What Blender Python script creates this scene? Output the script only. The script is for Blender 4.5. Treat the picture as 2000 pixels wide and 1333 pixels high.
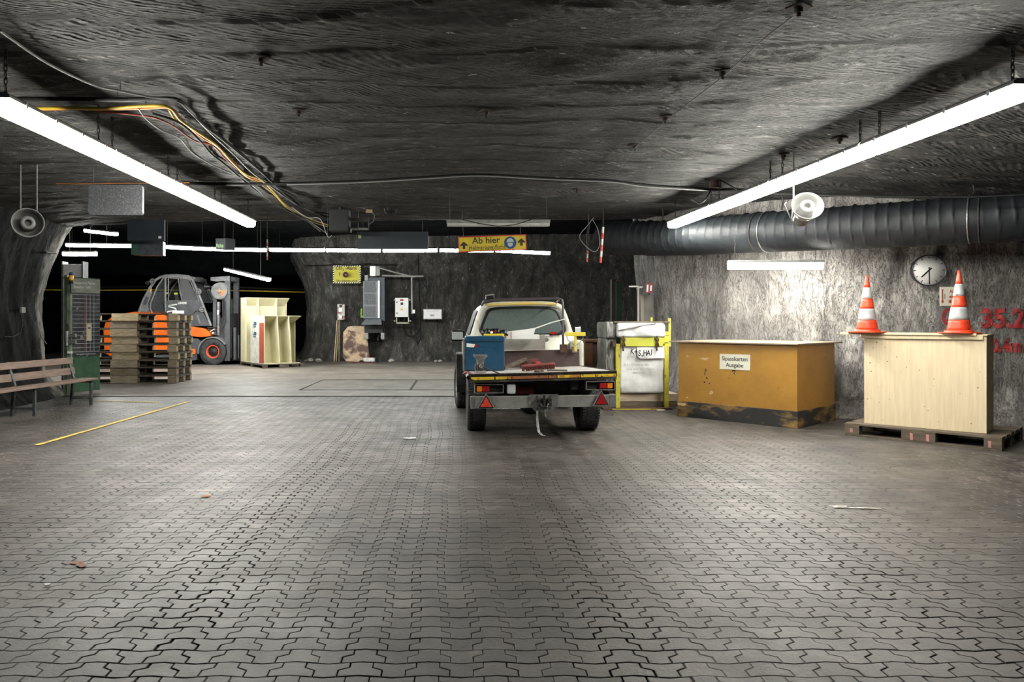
import bpy, bmesh, math, random
import numpy as np
from mathutils import Vector, Matrix
from mathutils.bvhtree import BVHTree
R = math.radians
random.seed(7)
rng = np.random.default_rng(11)
scene = bpy.context.scene
C = scene.collection
for o in list(bpy.data.objects):
    bpy.data.objects.remove(o)

# ---------------------------------------------------------------- camera, world, exposure
EYE = 1.385; FL = 1400.0; VX = 890.0; VY = 630.0        # focal length in pixels of the 2000 px wide frame
cam_d = bpy.data.cameras.new('camera')
cam_d.sensor_width = 36.0
cam_d.lens = FL / 2000 * 36.0
cam_d.shift_x = (1000 - VX) / 2000
cam_d.shift_y = -(666.5 - VY) / 2000
cam_d.clip_start = 0.05; cam_d.clip_end = 200
cam = bpy.data.objects.new('camera', cam_d); C.objects.link(cam)
cam.location = (0, 0, EYE); cam.rotation_euler = (R(90), 0, 0)
scene.camera = cam
w = bpy.data.worlds.new('world'); scene.world = w; w.use_nodes = True
w.node_tree.nodes['Background'].inputs[0].default_value = (0.35, 0.62, 0.7, 1)
w.node_tree.nodes['Background'].inputs[1].default_value = 0.035
scene.view_settings.view_transform = 'Standard'
scene.view_settings.look = 'None'
scene.view_settings.gamma = 1.0
scene.view_settings.use_curve_mapping = False
scene.view_settings.exposure = 0.0
scene.cycles.max_bounces = 6
scene.cycles.diffuse_bounces = 4
scene.cycles.use_light_tree = True
LAMP_NEAR = 96.0      # emission of the tube diffusers in the hall
LAMP_FAR = 110.0       # emission of the tube diffusers in the cross drift

def at(px, py, d):
    """point of the place seen at a photo pixel, d metres in front of the camera plane"""
    return Vector(((px - VX) / FL * d, d, EYE - (py - VY) / FL * d))

# ---------------------------------------------------------------- materials
MATS = {}
def mat(name, c1, c2=None, rough=0.6, metal=0.0, scale=4.0, detail=5.0, bump=0.0, bscale=30.0,
        stretch=(1, 1, 1), lo=0.35, hi=0.65, spec=0.5, coords='Object', c3=None, s3=1.5, lo3=0.55, hi3=0.7, rvar=0.0):
    if name in MATS: return MATS[name]
    m = bpy.data.materials.new(name); m.use_nodes = True; MATS[name] = m
    nt = m.node_tree; N = nt.nodes; L = nt.links
    b = N['Principled BSDF']
    b.inputs['Base Color'].default_value = (*c1, 1)
    b.inputs['Roughness'].default_value = rough
    b.inputs['Metallic'].default_value = metal
    b.inputs['Specular IOR Level'].default_value = spec
    tc = N.new('ShaderNodeTexCoord'); mp = N.new('ShaderNodeMapping')
    mp.inputs['Scale'].default_value = stretch
    if coords == 'Object':
        oi = N.new('ShaderNodeObjectInfo'); mu = N.new('ShaderNodeVectorMath'); mu.operation = 'SCALE'
        cb = N.new('ShaderNodeCombineXYZ')
        for k in range(3): L.new(oi.outputs['Random'], cb.inputs[k])
        L.new(cb.outputs[0], mu.inputs[0]); mu.inputs['Scale'].default_value = 37.0
        ad = N.new('ShaderNodeVectorMath'); ad.operation = 'ADD'
        L.new(tc.outputs['Object'], ad.inputs[0]); L.new(mu.outputs[0], ad.inputs[1])
        L.new(ad.outputs[0], mp.inputs[0])
    else:
        g = N.new('ShaderNodeNewGeometry'); L.new(g.outputs['Position'], mp.inputs[0])
    def noise(s, d=detail):
        n = N.new('ShaderNodeTexNoise'); n.inputs['Scale'].default_value = s; n.inputs['Detail'].default_value = d
        n.inputs['Roughness'].default_value = 0.62
        L.new(mp.outputs[0], n.inputs['Vector']); return n
    def ramp(src, lo, hi):
        r = N.new('ShaderNodeMapRange'); r.inputs['From Min'].default_value = lo; r.inputs['From Max'].default_value = hi
        L.new(src, r.inputs['Value']); return r.outputs[0]
    col = None
    if c2 is not None:
        n = noise(scale); f = ramp(n.outputs['Fac'], lo, hi)
        mx = N.new('ShaderNodeMix'); mx.data_type = 'RGBA'
        mx.inputs[6].default_value = (*c1, 1); mx.inputs[7].default_value = (*c2, 1)
        L.new(f, mx.inputs[0]); col = mx.outputs[2]
        if c3 is not None:
            n3 = noise(s3); f3 = ramp(n3.outputs['Fac'], lo3, hi3)
            m3 = N.new('ShaderNodeMix'); m3.data_type = 'RGBA'
            L.new(col, m3.inputs[6]); m3.inputs[7].default_value = (*c3, 1); L.new(f3, m3.inputs[0]); col = m3.outputs[2]
        L.new(col, b.inputs['Base Color'])
        if rvar:
            rr = N.new('ShaderNodeMapRange'); rr.inputs['To Min'].default_value = rough - rvar; rr.inputs['To Max'].default_value = rough + rvar
            L.new(f, rr.inputs['Value']); L.new(rr.outputs[0], b.inputs['Roughness'])
    if bump:
        nb = noise(bscale, 6.0); bp = N.new('ShaderNodeBump'); bp.inputs['Strength'].default_value = bump
        bp.inputs['Distance'].default_value = 0.02
        L.new(nb.outputs['Fac'], bp.inputs['Height']); L.new(bp.outputs[0], b.inputs['Normal'])
    return m

def emis(name, col, strength):
    if name in MATS: return MATS[name]
    m = bpy.data.materials.new(name); m.use_nodes = True; MATS[name] = m
    b = m.node_tree.nodes['Principled BSDF']
    b.inputs['Base Color'].default_value = (0.8, 0.8, 0.8, 1)
    b.inputs['Emission Color'].default_value = (*col, 1)
    b.inputs['Emission Strength'].default_value = strength
    return m

def glass(name, col, rough=0.05, ior=1.45, mixd=0.0, dcol=(0.3, 0.33, 0.33)):
    m = bpy.data.materials.new(name); m.use_nodes = True; MATS[name] = m
    nt = m.node_tree; N = nt.nodes; L = nt.links; N.remove(N['Principled BSDF'])
    out = N['Material Output']
    gl = N.new('ShaderNodeBsdfGlossy'); gl.inputs['Roughness'].default_value = rough; gl.inputs['Color'].default_value = (0.9, 0.95, 0.95, 1)
    tr = N.new('ShaderNodeBsdfTransparent'); tr.inputs['Color'].default_value = (*col, 1)
    fr = N.new('ShaderNodeFresnel'); fr.inputs['IOR'].default_value = ior
    mx = N.new('ShaderNodeMixShader'); L.new(fr.outputs[0], mx.inputs[0]); L.new(tr.outputs[0], mx.inputs[1]); L.new(gl.outputs[0], mx.inputs[2])
    df = N.new('ShaderNodeBsdfDiffuse'); df.inputs['Color'].default_value = (*dcol, 1)
    m2 = N.new('ShaderNodeMixShader'); tc = N.new('ShaderNodeTexCoord'); n = N.new('ShaderNodeTexNoise'); n.inputs['Scale'].default_value = 30; n.inputs['Detail'].default_value = 6
    L.new(tc.outputs['Object'], n.inputs['Vector'])
    mr = N.new('ShaderNodeMapRange'); mr.inputs['To Min'].default_value = mixd * 0.8; mr.inputs['To Max'].default_value = mixd * 1.2
    L.new(n.outputs['Fac'], mr.inputs['Value']); L.new(mr.outputs[0], m2.inputs[0])
    L.new(mx.outputs[0], m2.inputs[1]); L.new(df.outputs[0], m2.inputs[2]); L.new(m2.outputs[0], out.inputs['Surface'])
    return m

# ---------------------------------------------------------------- mesh builder
class MB:
    def __init__(self, M=None):
        self.v = []; self.f = []; self.M = M or Matrix.Identity(4); self.smooth = []
    def add(self, vs, fs, smooth=False, M=None):
        T = self.M @ M if M is not None else self.M
        n = len(self.v)
        self.v += [T @ Vector(p) for p in vs]
        self.f += [tuple(i + n for i in f) for f in fs]
        self.smooth += [smooth] * len(fs)
        return self
    def box(self, c, s, rz=0, ry=0, rx=0, taper=1.0):
        x, y, z = s[0] / 2, s[1] / 2, s[2] / 2; t = taper
        vs = [(-x, -y, -z), (x, -y, -z), (x, y, -z), (-x, y, -z), (-x*t, -y*t, z), (x*t, -y*t, z), (x*t, y*t, z), (-x*t, y*t, z)]
        fs = [(0, 3, 2, 1), (4, 5, 6, 7), (0, 1, 5, 4), (1, 2, 6, 5), (2, 3, 7, 6), (3, 0, 4, 7)]
        M = Matrix.Translation(c) @ Matrix.Rotation(rz, 4, 'Z') @ Matrix.Rotation(ry, 4, 'Y') @ Matrix.Rotation(rx, 4, 'X')
        return self.add(vs, fs, False, M)
    def bx(self, x0, x1, y0, y1, z0, z1):
        return self.box(((x0+x1)/2, (y0+y1)/2, (z0+z1)/2), (abs(x1-x0), abs(y1-y0), abs(z1-z0)))
    def cyl(self, p0, p1, r0, r1=None, n=16, caps=True):
        r1 = r0 if r1 is None else r1
        p0 = Vector(p0); p1 = Vector(p1); d = (p1 - p0)
        q = d.to_track_quat('Z', 'Y').to_matrix()
        vs = []
        for p, r in ((p0, r0), (p1, r1)):
            for k in range(n):
                a = 2*math.pi*k/n; vs.append(p + q @ Vector((r*math.cos(a), r*math.sin(a), 0)))
        fs = [(k, (k+1) % n, n + (k+1) % n, n + k) for k in range(n)]
        self.add(vs, fs, True)
        if caps: self.add(vs, [tuple(reversed(range(n))), tuple(range(n, 2*n))])
        return self
    def tube(self, pts, r, n=8, closed=False):
        pts = [Vector(p) for p in pts]; m = len(pts); vs = []; up = None
        for i, p in enumerate(pts):
            if closed: t = pts[(i+1) % m] - pts[i-1]
            else: t = pts[min(i+1, m-1)] - pts[max(i-1, 0)]
            t.normalize()
            if up is None:
                up = t.orthogonal().normalized()
            up = (up - t * up.dot(t)).normalized()
            s = t.cross(up)
            rr = r[i] if isinstance(r, (list, tuple)) else r
            for k in range(n):
                a = 2*math.pi*k/n; vs.append(p + rr*(math.cos(a)*up + math.sin(a)*s))
        fs = []
        for i in range(m if closed else m-1):
            for k in range(n):
                j = (i+1) % m
                fs.append((i*n+k, i*n+(k+1) % n, j*n+(k+1) % n, j*n+k))
        self.add(vs, fs, True)
        if not closed: self.add(vs, [tuple(reversed(range(n))), tuple(range((m-1)*n, m*n))])
        return self
    def lathe(self, prof, n=24, M=None, smooth=True):
        vs = [];
        for r, z in prof:
            for k in range(n):
                a = 2*math.pi*k/n; vs.append((r*math.cos(a), r*math.sin(a), z))
        fs = [(i*n+k, i*n+(k+1) % n, (i+1)*n+(k+1) % n, (i+1)*n+k) for i in range(len(prof)-1) for k in range(n)]
        return self.add(vs, fs, smooth, M)
    def prism(self, poly, y0, y1, axis='Y'):
        """poly of (a,b): for axis Y it is (x,z), for X it is (y,z), for Z it is (x,y)"""
        def p3(a, b, c):
            return {'Y': (a, c, b), 'X': (c, a, b), 'Z': (a, b, c)}[axis]
        n = len(poly)
        vs = [p3(a, b, y0) for a, b in poly] + [p3(a, b, y1) for a, b in poly]
        fs = [tuple(range(n)), tuple(reversed(range(n, 2*n)))] + [(k, n+k, n+(k+1) % n, (k+1) % n) for k in range(n)]
        return self.add(vs, fs)
    def build(self, name, m, parent=None, bevel=0, smooth=False, seg=2):
        me = bpy.data.meshes.new(name); me.from_pydata([tuple(v) for v in self.v], [], self.f)
        me.polygons.foreach_set('use_smooth', [bool(s or smooth) for s in self.smooth])
        me.materials.append(m); me.validate(); me.update()
        bm = bmesh.new(); bm.from_mesh(me); bmesh.ops.recalc_face_normals(bm, faces=bm.faces); bm.to_mesh(me); bm.free()
        o = bpy.data.objects.new(name, me); C.objects.link(o)
        if parent is not None: o.parent = parent
        if bevel:
            b = o.modifiers.new('bevel', 'BEVEL'); b.width = bevel; b.segments = seg; b.limit_method = 'ANGLE'; b.angle_limit = R(40)
        return o

def tag(o, label=None, cat=None, group=None, kind=None):
    if label: o['label'] = label
    if cat: o['category'] = cat
    if group: o['group'] = group
    if kind: o['kind'] = kind
    return o
def thing(name, label, cat, loc=(0, 0, 0), rz=0, group=None):
    o = bpy.data.objects.new(name, None); C.objects.link(o); o.empty_display_size = 0.1
    o.location = loc; o.rotation_euler = (0, 0, rz)
    return tag(o, label, cat, group)
def copy_tree(o, parent=None):
    c = o.copy(); C.objects.link(c)
    if parent is not None: c.parent = parent
    for ch in [x for x in C.objects if x.parent == o]: copy_tree(ch, c)
    return c
def text_verts(s, size, bold=0.0, align='CENTER', width=1.0, space=1.0):
    cu = bpy.data.curves.new('t', 'FONT'); cu.body = s; cu.size = size; cu.align_x = align; cu.align_y = 'CENTER'
    cu.offset = bold; cu.space_character = space; cu.resolution_u = 3; cu.extrude = 0.0006
    ob = bpy.data.objects.new('t', cu); C.objects.link(ob)
    dg = bpy.context.evaluated_depsgraph_get(); dg.update()
    me = bpy.data.meshes.new_from_object(ob.evaluated_get(dg))
    bpy.data.objects.remove(ob); bpy.data.curves.remove(cu)
    vs = [(v.co.x*width, v.co.y, v.co.z) for v in me.vertices]; fs = [tuple(p.vertices) for p in me.polygons]
    bpy.data.meshes.remove(me)
    return vs, fs
def text(mb, s, size, loc, bold=0.0, align='CENTER', width=1.0, rot=0.0, M=None):
    """flat lettering in the local XZ plane facing -Y"""
    vs, fs = text_verts(s, size, bold, align, width)
    T = Matrix.Translation(loc) @ Matrix.Rotation(R(90), 4, 'X') @ Matrix.Rotation(rot, 4, 'Z')
    if M is not None: T = M @ T
    mb.add(vs, fs, False, T); return mb

# ---------------------------------------------------------------- noise for rock surfaces
def vnoise(x, y, seed=0):
    r = np.random.default_rng(seed).random((256, 256))
    xi = np.floor(x).astype(int); yi = np.floor(y).astype(int); fx = x - xi; fy = y - yi
    fx = fx*fx*(3-2*fx); fy = fy*fy*(3-2*fy)
    a = r[xi % 256, yi % 256]; b = r[(xi+1) % 256, yi % 256]; c = r[xi % 256, (yi+1) % 256]; d = r[(xi+1) % 256, (yi+1) % 256]
    return (a*(1-fx)+b*fx)*(1-fy) + (c*(1-fx)+d*fx)*fy - 0.5
def fbm(x, y, o=4, seed=0):
    s = 0; a = 1
    for k in range(o):
        s = s + a*vnoise(x*2**k + 17*k, y*2**k + 31*k, seed+k); a *= 0.5
    return s
def grid_mesh(name, X, Y, Z, m, kind='structure', smooth=True, parent=None):
    h, wd = X.shape
    co = np.stack([X, Y, Z], -1).reshape(-1, 3).astype(np.float32)
    i = np.arange(h*wd).reshape(h, wd)
    q = np.stack([i[:-1, :-1], i[:-1, 1:], i[1:, 1:], i[1:, :-1]], -1).reshape(-1, 4)
    me = bpy.data.meshes.new(name)
    me.vertices.add(len(co)); me.vertices.foreach_set('co', co.ravel())
    me.loops.add(q.size); me.loops.foreach_set('vertex_index', q.ravel().astype(np.int32))
    me.polygons.add(len(q)); me.polygons.foreach_set('loop_start', np.arange(0, q.size, 4, dtype=np.int32))
    me.polygons.foreach_set('loop_total', np.full(len(q), 4, dtype=np.int32))
    me.polygons.foreach_set('use_smooth', np.full(len(q), smooth))
    me.materials.append(m); me.update(calc_edges=True); me.validate()
    o = bpy.data.objects.new(name, me); C.objects.link(o)
    if parent is None: o['kind'] = kind
    else: o.parent = parent
    return o

# rock: dark salt rock, streaked along the given stretch
def rock_mat(name, dark, mid, light, stretch, s1=1.6, lo=0.38, hi=0.62, l_lo=0.56, l_hi=0.70, bump=1.0, bscale=9.0, bdist=0.03, crack=0.0, pick=0.0, fleck=0.0, spec=0.35):
    m = bpy.data.materials.new(name); m.use_nodes = True; MATS[name] = m
    nt = m.node_tree; N = nt.nodes; L = nt.links; b = N['Principled BSDF']
    b.inputs['Roughness'].default_value = 0.68; b.inputs['Specular IOR Level'].default_value = spec
    g = N.new('ShaderNodeNewGeometry'); mp = N.new('ShaderNodeMapping'); mp.inputs['Scale'].default_value = stretch
    L.new(g.outputs['Position'], mp.inputs[0])
    def noise(s, d, vec=mp, dist=0.0):
        n = N.new('ShaderNodeTexNoise'); n.inputs['Scale'].default_value = s; n.inputs['Detail'].default_value = d
        n.inputs['Roughness'].default_value = 0.68; n.inputs['Distortion'].default_value = dist
        L.new(vec.outputs[0], n.inputs['Vector']); return n.outputs['Fac']
    def rng_(src, a, bb):
        r = N.new('ShaderNodeMapRange'); r.inputs['From Min'].default_value = a; r.inputs['From Max'].default_value = bb; L.new(src, r.inputs['Value']); return r.outputs[0]
    def mix(f, a, bcol):
        x = N.new('ShaderNodeMix'); x.data_type = 'RGBA'; L.new(f, x.inputs[0])
        if isinstance(a, tuple): x.inputs[6].default_value = (*a, 1)
        else: L.new(a, x.inputs[6])
        if isinstance(bcol, tuple): x.inputs[7].default_value = (*bcol, 1)
        else: L.new(bcol, x.inputs[7])
        return x.outputs[2]
    c = mix(rng_(noise(s1, 9, mp, 0.4), lo, hi), dark, mid)
    c = mix(rng_(noise(s1*2.3, 11, mp, 0.6), l_lo, l_hi), c, light)
    mp2 = N.new('ShaderNodeMapping'); L.new(g.outputs['Position'], mp2.inputs[0])
    c = mix(rng_(noise(0.5, 5, mp2), 0.42, 0.75), c, tuple(0.55*x for x in dark))
    cr = None
    if crack:
        mpc = N.new('ShaderNodeMapping'); mpc.inputs['Scale'].default_value = tuple(q*1.5 for q in stretch); L.new(g.outputs['Position'], mpc.inputs[0])
        for sc_, w_, cc in ((2.2, 0.013, 1.0), (5.5, 0.016, 0.75)):
            a1 = N.new('ShaderNodeMath'); a1.operation = 'SUBTRACT'; L.new(noise(sc_, 8, mpc, 0.8), a1.inputs[0]); a1.inputs[1].default_value = 0.5
            a2 = N.new('ShaderNodeMath'); a2.operation = 'ABSOLUTE'; L.new(a1.outputs[0], a2.inputs[0])
            r_ = N.new('ShaderNodeMapRange'); r_.inputs['From Max'].default_value = w_; r_.inputs['To Min'].default_value = crack*cc; r_.inputs['To Max'].default_value = 0; L.new(a2.outputs[0], r_.inputs['Value'])
            c = mix(r_.outputs[0], c, tuple(0.45*x for x in dark)); cr = r_.outputs[0]
    if crack:
        mp3 = N.new('ShaderNodeMapping'); mp3.inputs['Scale'].default_value = (1.5, 1.5, 0.16); L.new(g.outputs['Position'], mp3.inputs[0])
        bnd = N.new('ShaderNodeMapRange'); bnd.inputs['From Min'].default_value = 0.50; bnd.inputs['From Max'].default_value = 0.66; bnd.inputs['To Max'].default_value = 0.75; L.new(noise(1.2, 6, mp3), bnd.inputs['Value'])
        c = mix(bnd.outputs[0], c, tuple(0.5*x for x in dark))
    if fleck:
        c = mix(rng_(noise(7, 9, mp, 0.2), 0.66, 0.70), c, tuple(min(0.9, x*fleck) for x in light))
    L.new(c, b.inputs['Base Color'])
    n1 = noise(bscale, 10, mp, 0.3)
    if pick:
        pa_ = N.new('ShaderNodeAttribute'); pa_.attribute_name = 'pick'
        jit = N.new('ShaderNodeMath'); jit.operation = 'MULTIPLY_ADD'; L.new(noise(3.0, 4, mp), jit.inputs[0]); jit.inputs[1].default_value = 1.1; L.new(pa_.outputs['Fac'], jit.inputs[2])
        fr = N.new('ShaderNodeMath'); fr.operation = 'PINGPONG'; fr.inputs[1].default_value = 0.5; L.new(jit.outputs[0], fr.inputs[0])
        am = N.new('ShaderNodeMath'); am.operation = 'MULTIPLY'; L.new(fr.outputs[0], am.inputs[0]); am2 = N.new('ShaderNodeMath'); am2.operation = 'MULTIPLY'; L.new(rng_(noise(1.3, 5), 0.30, 0.55), am2.inputs[0]); L.new(rng_(noise(6.5, 4), 0.38, 0.60), am2.inputs[1]); L.new(am2.outputs[0], am.inputs[1])
        pm = N.new('ShaderNodeMapRange'); pm.inputs['From Min'].default_value = 0.36; pm.inputs['From Max'].default_value = 0.5; pm.inputs['To Max'].default_value = 0.22; L.new(am.outputs[0], pm.inputs['Value'])
        L.new(mix(pm.outputs[0], c, tuple(0.8*x for x in light)), b.inputs['Base Color'])
        ad0 = N.new('ShaderNodeMath'); ad0.operation = 'MULTIPLY_ADD'; L.new(am.outputs[0], ad0.inputs[0]); ad0.inputs[1].default_value = pick; L.new(n1, ad0.inputs[2]); n1 = ad0.outputs[0]
    if cr is not None:
        ad1 = N.new('ShaderNodeMath'); ad1.operation = 'MULTIPLY_ADD'; L.new(cr, ad1.inputs[0]); ad1.inputs[1].default_value = -0.35; L.new(n1, ad1.inputs[2]); n1 = ad1.outputs[0]
    n2 = noise(38, 5, mp2)
    ad = N.new('ShaderNodeMath'); ad.operation = 'MULTIPLY_ADD'; L.new(n2, ad.inputs[0]); ad.inputs[1].default_value = 0.45; L.new(n1, ad.inputs[2])
    bp = N.new('ShaderNodeBump'); bp.inputs['Strength'].default_value = bump; bp.inputs['Distance'].default_value = bdist
    L.new(ad.outputs[0], bp.inputs['Height']); L.new(bp.outputs[0], b.inputs['Normal'])
    return m
# ================================================================ the setting
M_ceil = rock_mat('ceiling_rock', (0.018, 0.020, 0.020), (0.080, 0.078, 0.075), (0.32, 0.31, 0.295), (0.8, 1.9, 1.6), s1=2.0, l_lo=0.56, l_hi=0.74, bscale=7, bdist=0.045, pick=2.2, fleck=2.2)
M_wall = rock_mat('wall_rock', (0.20, 0.188, 0.178), (0.38, 0.36, 0.342), (0.60, 0.58, 0.55), (1.5, 1.5, 0.5), s1=2.0, lo=0.34, hi=0.56, l_lo=0.50, l_hi=0.70, bscale=9, bdist=0.045, crack=0.8, spec=0.2)
M_back = rock_mat('back_wall_rock', (0.04, 0.041, 0.038), (0.14, 0.133, 0.12), (0.34, 0.325, 0.30), (1.6, 1.6, 0.6), s1=2.0, l_lo=0.54, l_hi=0.70, bscale=5, bdist=0.07, crack=0.7, fleck=1.6)
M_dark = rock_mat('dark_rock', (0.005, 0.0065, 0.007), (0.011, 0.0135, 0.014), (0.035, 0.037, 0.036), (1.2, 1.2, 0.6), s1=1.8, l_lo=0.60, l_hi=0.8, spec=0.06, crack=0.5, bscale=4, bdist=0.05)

def ceil_base(x, y):
    z = 3.30 + 0.10*fbm(x*0.25, y*0.25, 3, 3)
    z = z - 0.30*np.clip((x - 4.0)/3.5, 0, 1)**1.5            # dips towards the right wall
    z = z - 0.16*np.clip((-x - 4.2)/3.4, 0, 1)**1.6           # and towards the left wall
    return z
def ceil_z(x, y):
    return float(ceil_base(np.array([float(x)]), np.array([float(y)]))[0])
# ceiling of the hall, cut by a roadheader: bands of curved pick marks
xs = np.arange(-9.6, 10.2, 0.032); ys = np.arange(0.6, 13.7, 0.032)
X, Y = np.meshgrid(xs, ys)
wob = 0.35*fbm(X*0.5, Y*0.5, 3, 21)
band = (Y + wob + 0.06*X)/0.62; kb = np.floor(band); vb = band - kb
ph = (X*0.85 - 0.55*(vb-0.0)**2*1.3 - 0.30*vb + vnoise(kb*3.7+.5, kb*1.3+.5, 5)*2 + 0.05*fbm(X*3, Y*3, 2, 8))
sc = np.clip((X - 3.9)/0.8, 0, 1)                           # big scallops right of the lamp row
r1 = np.abs(np.mod(ph/0.085, 1)-0.5)*2
a1 = 0.0*(1-sc)*(0.4+1.2*np.clip(fbm(X*0.9, Y*1.1, 3, 40)+0.4, 0, 1))
big = (Y*0.95 + 0.34*np.abs(X-4.0)**1.3 + 0.35*vnoise(X*0.9, Y*0.5, 61))/0.33
fb = big - np.floor(big)
a2 = sc*0.024
Z = ceil_base(X, Y) + a1*r1 - a2*(fb**1.7) + 0.007*(1-sc)*(vb**2) + 0.035*fbm(X*1.3, Y*2.4, 4, 50) + 0.008*fbm(X*7, Y*16, 3, 52)
Z = Z + 1.3*np.clip((Y-13.52)/0.1, 0, 1)                      # steps up into the cross drift
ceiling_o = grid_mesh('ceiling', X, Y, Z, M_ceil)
at_ = ceiling_o.data.attributes.new('pick', 'FLOAT', 'POINT'); at_.data.foreach_set('value', (ph/0.085).astype(np.float32).ravel())
# ceiling of the cross drift
xs = np.arange(-19, 9, 0.12); ys = np.arange(13.5, 37, 0.12); X, Y = np.meshgrid(xs, ys)
Z = 4.40 + 0.12*fbm(X*0.3, Y*0.3, 3, 4) + 0.03*fbm(X*1.1, Y*3.0, 4, 6) - 1.2*np.clip((Y-26)/1.5, 0, 1)
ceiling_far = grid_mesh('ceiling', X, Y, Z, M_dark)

def resample(path, ds):
    P = [np.array(p, float) for p in path]
    # Catmull-Rom through the points
    out = []
    for i in range(len(P)-1):
        p0 = P[max(i-1, 0)]; p1 = P[i]; p2 = P[i+1]; p3 = P[min(i+2, len(P)-1)]
        n = max(2, int(np.linalg.norm(p2-p1)/ds))
        for k in range(n):
            t = k/n
            out.append(0.5*((2*p1) + (-p0+p2)*t + (2*p0-5*p1+4*p2-p3)*t*t + (-p0+3*p1-3*p2+p3)*t**3))
    out.append(P[-1]); return np.array(out)
def rock_wall(name, path, z1, prof, m, ds=0.04, side=1, amp=0.05, seed=0, vs=1.0, z0=-0.05):
    """wall along a plan path; prof(z, s) pushes it into the room (side = +1: to the left of the path direction)"""
    P = resample(path, ds); T = np.gradient(P, axis=0); T /= np.linalg.norm(T, axis=1)[:, None]
    Nn = np.stack([-T[:, 1], T[:, 0]], 1)*side
    s = np.concatenate([[0], np.cumsum(np.linalg.norm(np.diff(P, axis=0), axis=1))])
    zs = np.arange(z0, z1+ds, ds)
    S, Zz = np.meshgrid(s, zs)
    off = prof(Zz, S) + amp*1.5*fbm(S*0.8, Zz*0.5, 3, seed) + amp*1.1*fbm(S*4.5*vs + 1.2*Zz, Zz*0.9, 4, seed+9) + amp*0.3*fbm(S*14, Zz*8, 3, seed+19)
    X = P[:, 0][None, :] + Nn[:, 0][None, :]*off; Y = P[:, 1][None, :] + Nn[:, 1][None, :]*off
    return grid_mesh(name, X, Y, Zz, m)
# right wall of the hall (behind the counters)
PR = [(12.5, 7.4), (9.5, 8.95), (7.46, 9.75), (5.6, 10.6), (4.55, 11.7), (3.85, 12.9), (3.72, 13.9), (4.1, 15.4), (6.5, 16.4)]
wall_right = rock_wall('wall_right', PR, 3.5, lambda z, s: 0.30*np.clip(0.5-z, 0, 1)**1.4/0.4 + 0.05*np.clip(z-1.2, 0, 3), M_wall, ds=0.035, side=1, amp=0.05, seed=100)
# left wall of the hall with the rounded pillar at its end
PL = [(-7.9, 2.0), (-7.6, 7.0), (-7.45, 10.5), (-7.55, 12.4), (-7.85, 13.6), (-8.5, 14.5), (-9.8, 15.0), (-13, 15.2), (-18.5, 15.2)]
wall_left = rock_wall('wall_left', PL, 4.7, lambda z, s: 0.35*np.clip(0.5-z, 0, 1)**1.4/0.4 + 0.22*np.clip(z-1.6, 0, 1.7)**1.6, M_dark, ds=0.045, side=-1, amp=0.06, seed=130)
pale = rock_mat('wall_rock_painted_light', (0.12, 0.112, 0.10), (0.3, 0.285, 0.26), (0.55, 0.52, 0.48), (1.7, 1.7, 0.42), s1=1.6, l_lo=0.5, l_hi=0.7, bscale=6, bdist=0.05)  # paler rock colour stands in for lamplight falling on the pillar
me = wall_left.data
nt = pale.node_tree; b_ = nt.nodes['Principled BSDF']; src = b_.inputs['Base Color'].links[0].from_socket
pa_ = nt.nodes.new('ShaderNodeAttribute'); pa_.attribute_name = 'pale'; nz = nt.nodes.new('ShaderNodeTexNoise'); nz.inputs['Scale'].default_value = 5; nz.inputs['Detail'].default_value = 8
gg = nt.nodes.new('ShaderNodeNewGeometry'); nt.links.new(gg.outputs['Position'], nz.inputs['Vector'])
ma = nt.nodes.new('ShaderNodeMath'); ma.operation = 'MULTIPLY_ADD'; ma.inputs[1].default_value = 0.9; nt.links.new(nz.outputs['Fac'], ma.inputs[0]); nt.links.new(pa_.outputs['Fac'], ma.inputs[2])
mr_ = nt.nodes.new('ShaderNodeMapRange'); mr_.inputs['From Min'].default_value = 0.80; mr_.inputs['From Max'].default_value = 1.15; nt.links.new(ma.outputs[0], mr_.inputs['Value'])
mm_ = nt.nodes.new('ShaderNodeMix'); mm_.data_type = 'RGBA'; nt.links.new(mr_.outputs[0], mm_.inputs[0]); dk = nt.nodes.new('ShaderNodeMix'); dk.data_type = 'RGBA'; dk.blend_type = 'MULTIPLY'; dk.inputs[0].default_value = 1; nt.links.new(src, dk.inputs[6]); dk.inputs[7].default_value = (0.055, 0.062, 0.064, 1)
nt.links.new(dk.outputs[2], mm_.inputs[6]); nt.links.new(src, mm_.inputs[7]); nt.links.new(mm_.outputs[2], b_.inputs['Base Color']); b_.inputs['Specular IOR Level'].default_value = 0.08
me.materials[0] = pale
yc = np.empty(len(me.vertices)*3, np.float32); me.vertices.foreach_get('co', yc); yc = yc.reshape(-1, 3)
mi = np.clip((yc[:, 1] - 12.75)/1.1 + 0.35*fbm(yc[:, 2]*1.6, yc[:, 1]*1.2, 3, 44), 0, 1)  # mask of the painted lamplight, rising towards the pillar
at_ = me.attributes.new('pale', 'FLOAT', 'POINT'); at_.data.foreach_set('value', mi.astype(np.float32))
# back wall across the cross drift, its left end curving into the next drift
PB = [(7.6, 23.6), (5.6, 24.9), (3.5, 25.4), (0, 25.5), (-3.6, 25.5), (-4.9, 25.9), (-5.6, 27.0), (-5.9, 29.5), (-6.0, 34.5)]
wall_back = rock_wall('wall_back', PB, 4.7, lambda z, s: 0.55*np.clip(1.1-z, 0, 2)**2*0.45 + 0.30*np.clip(z-2.0, 0, 1.8)**1.7*0.8, M_back, ds=0.08, side=1, amp=0.09, seed=160)
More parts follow.
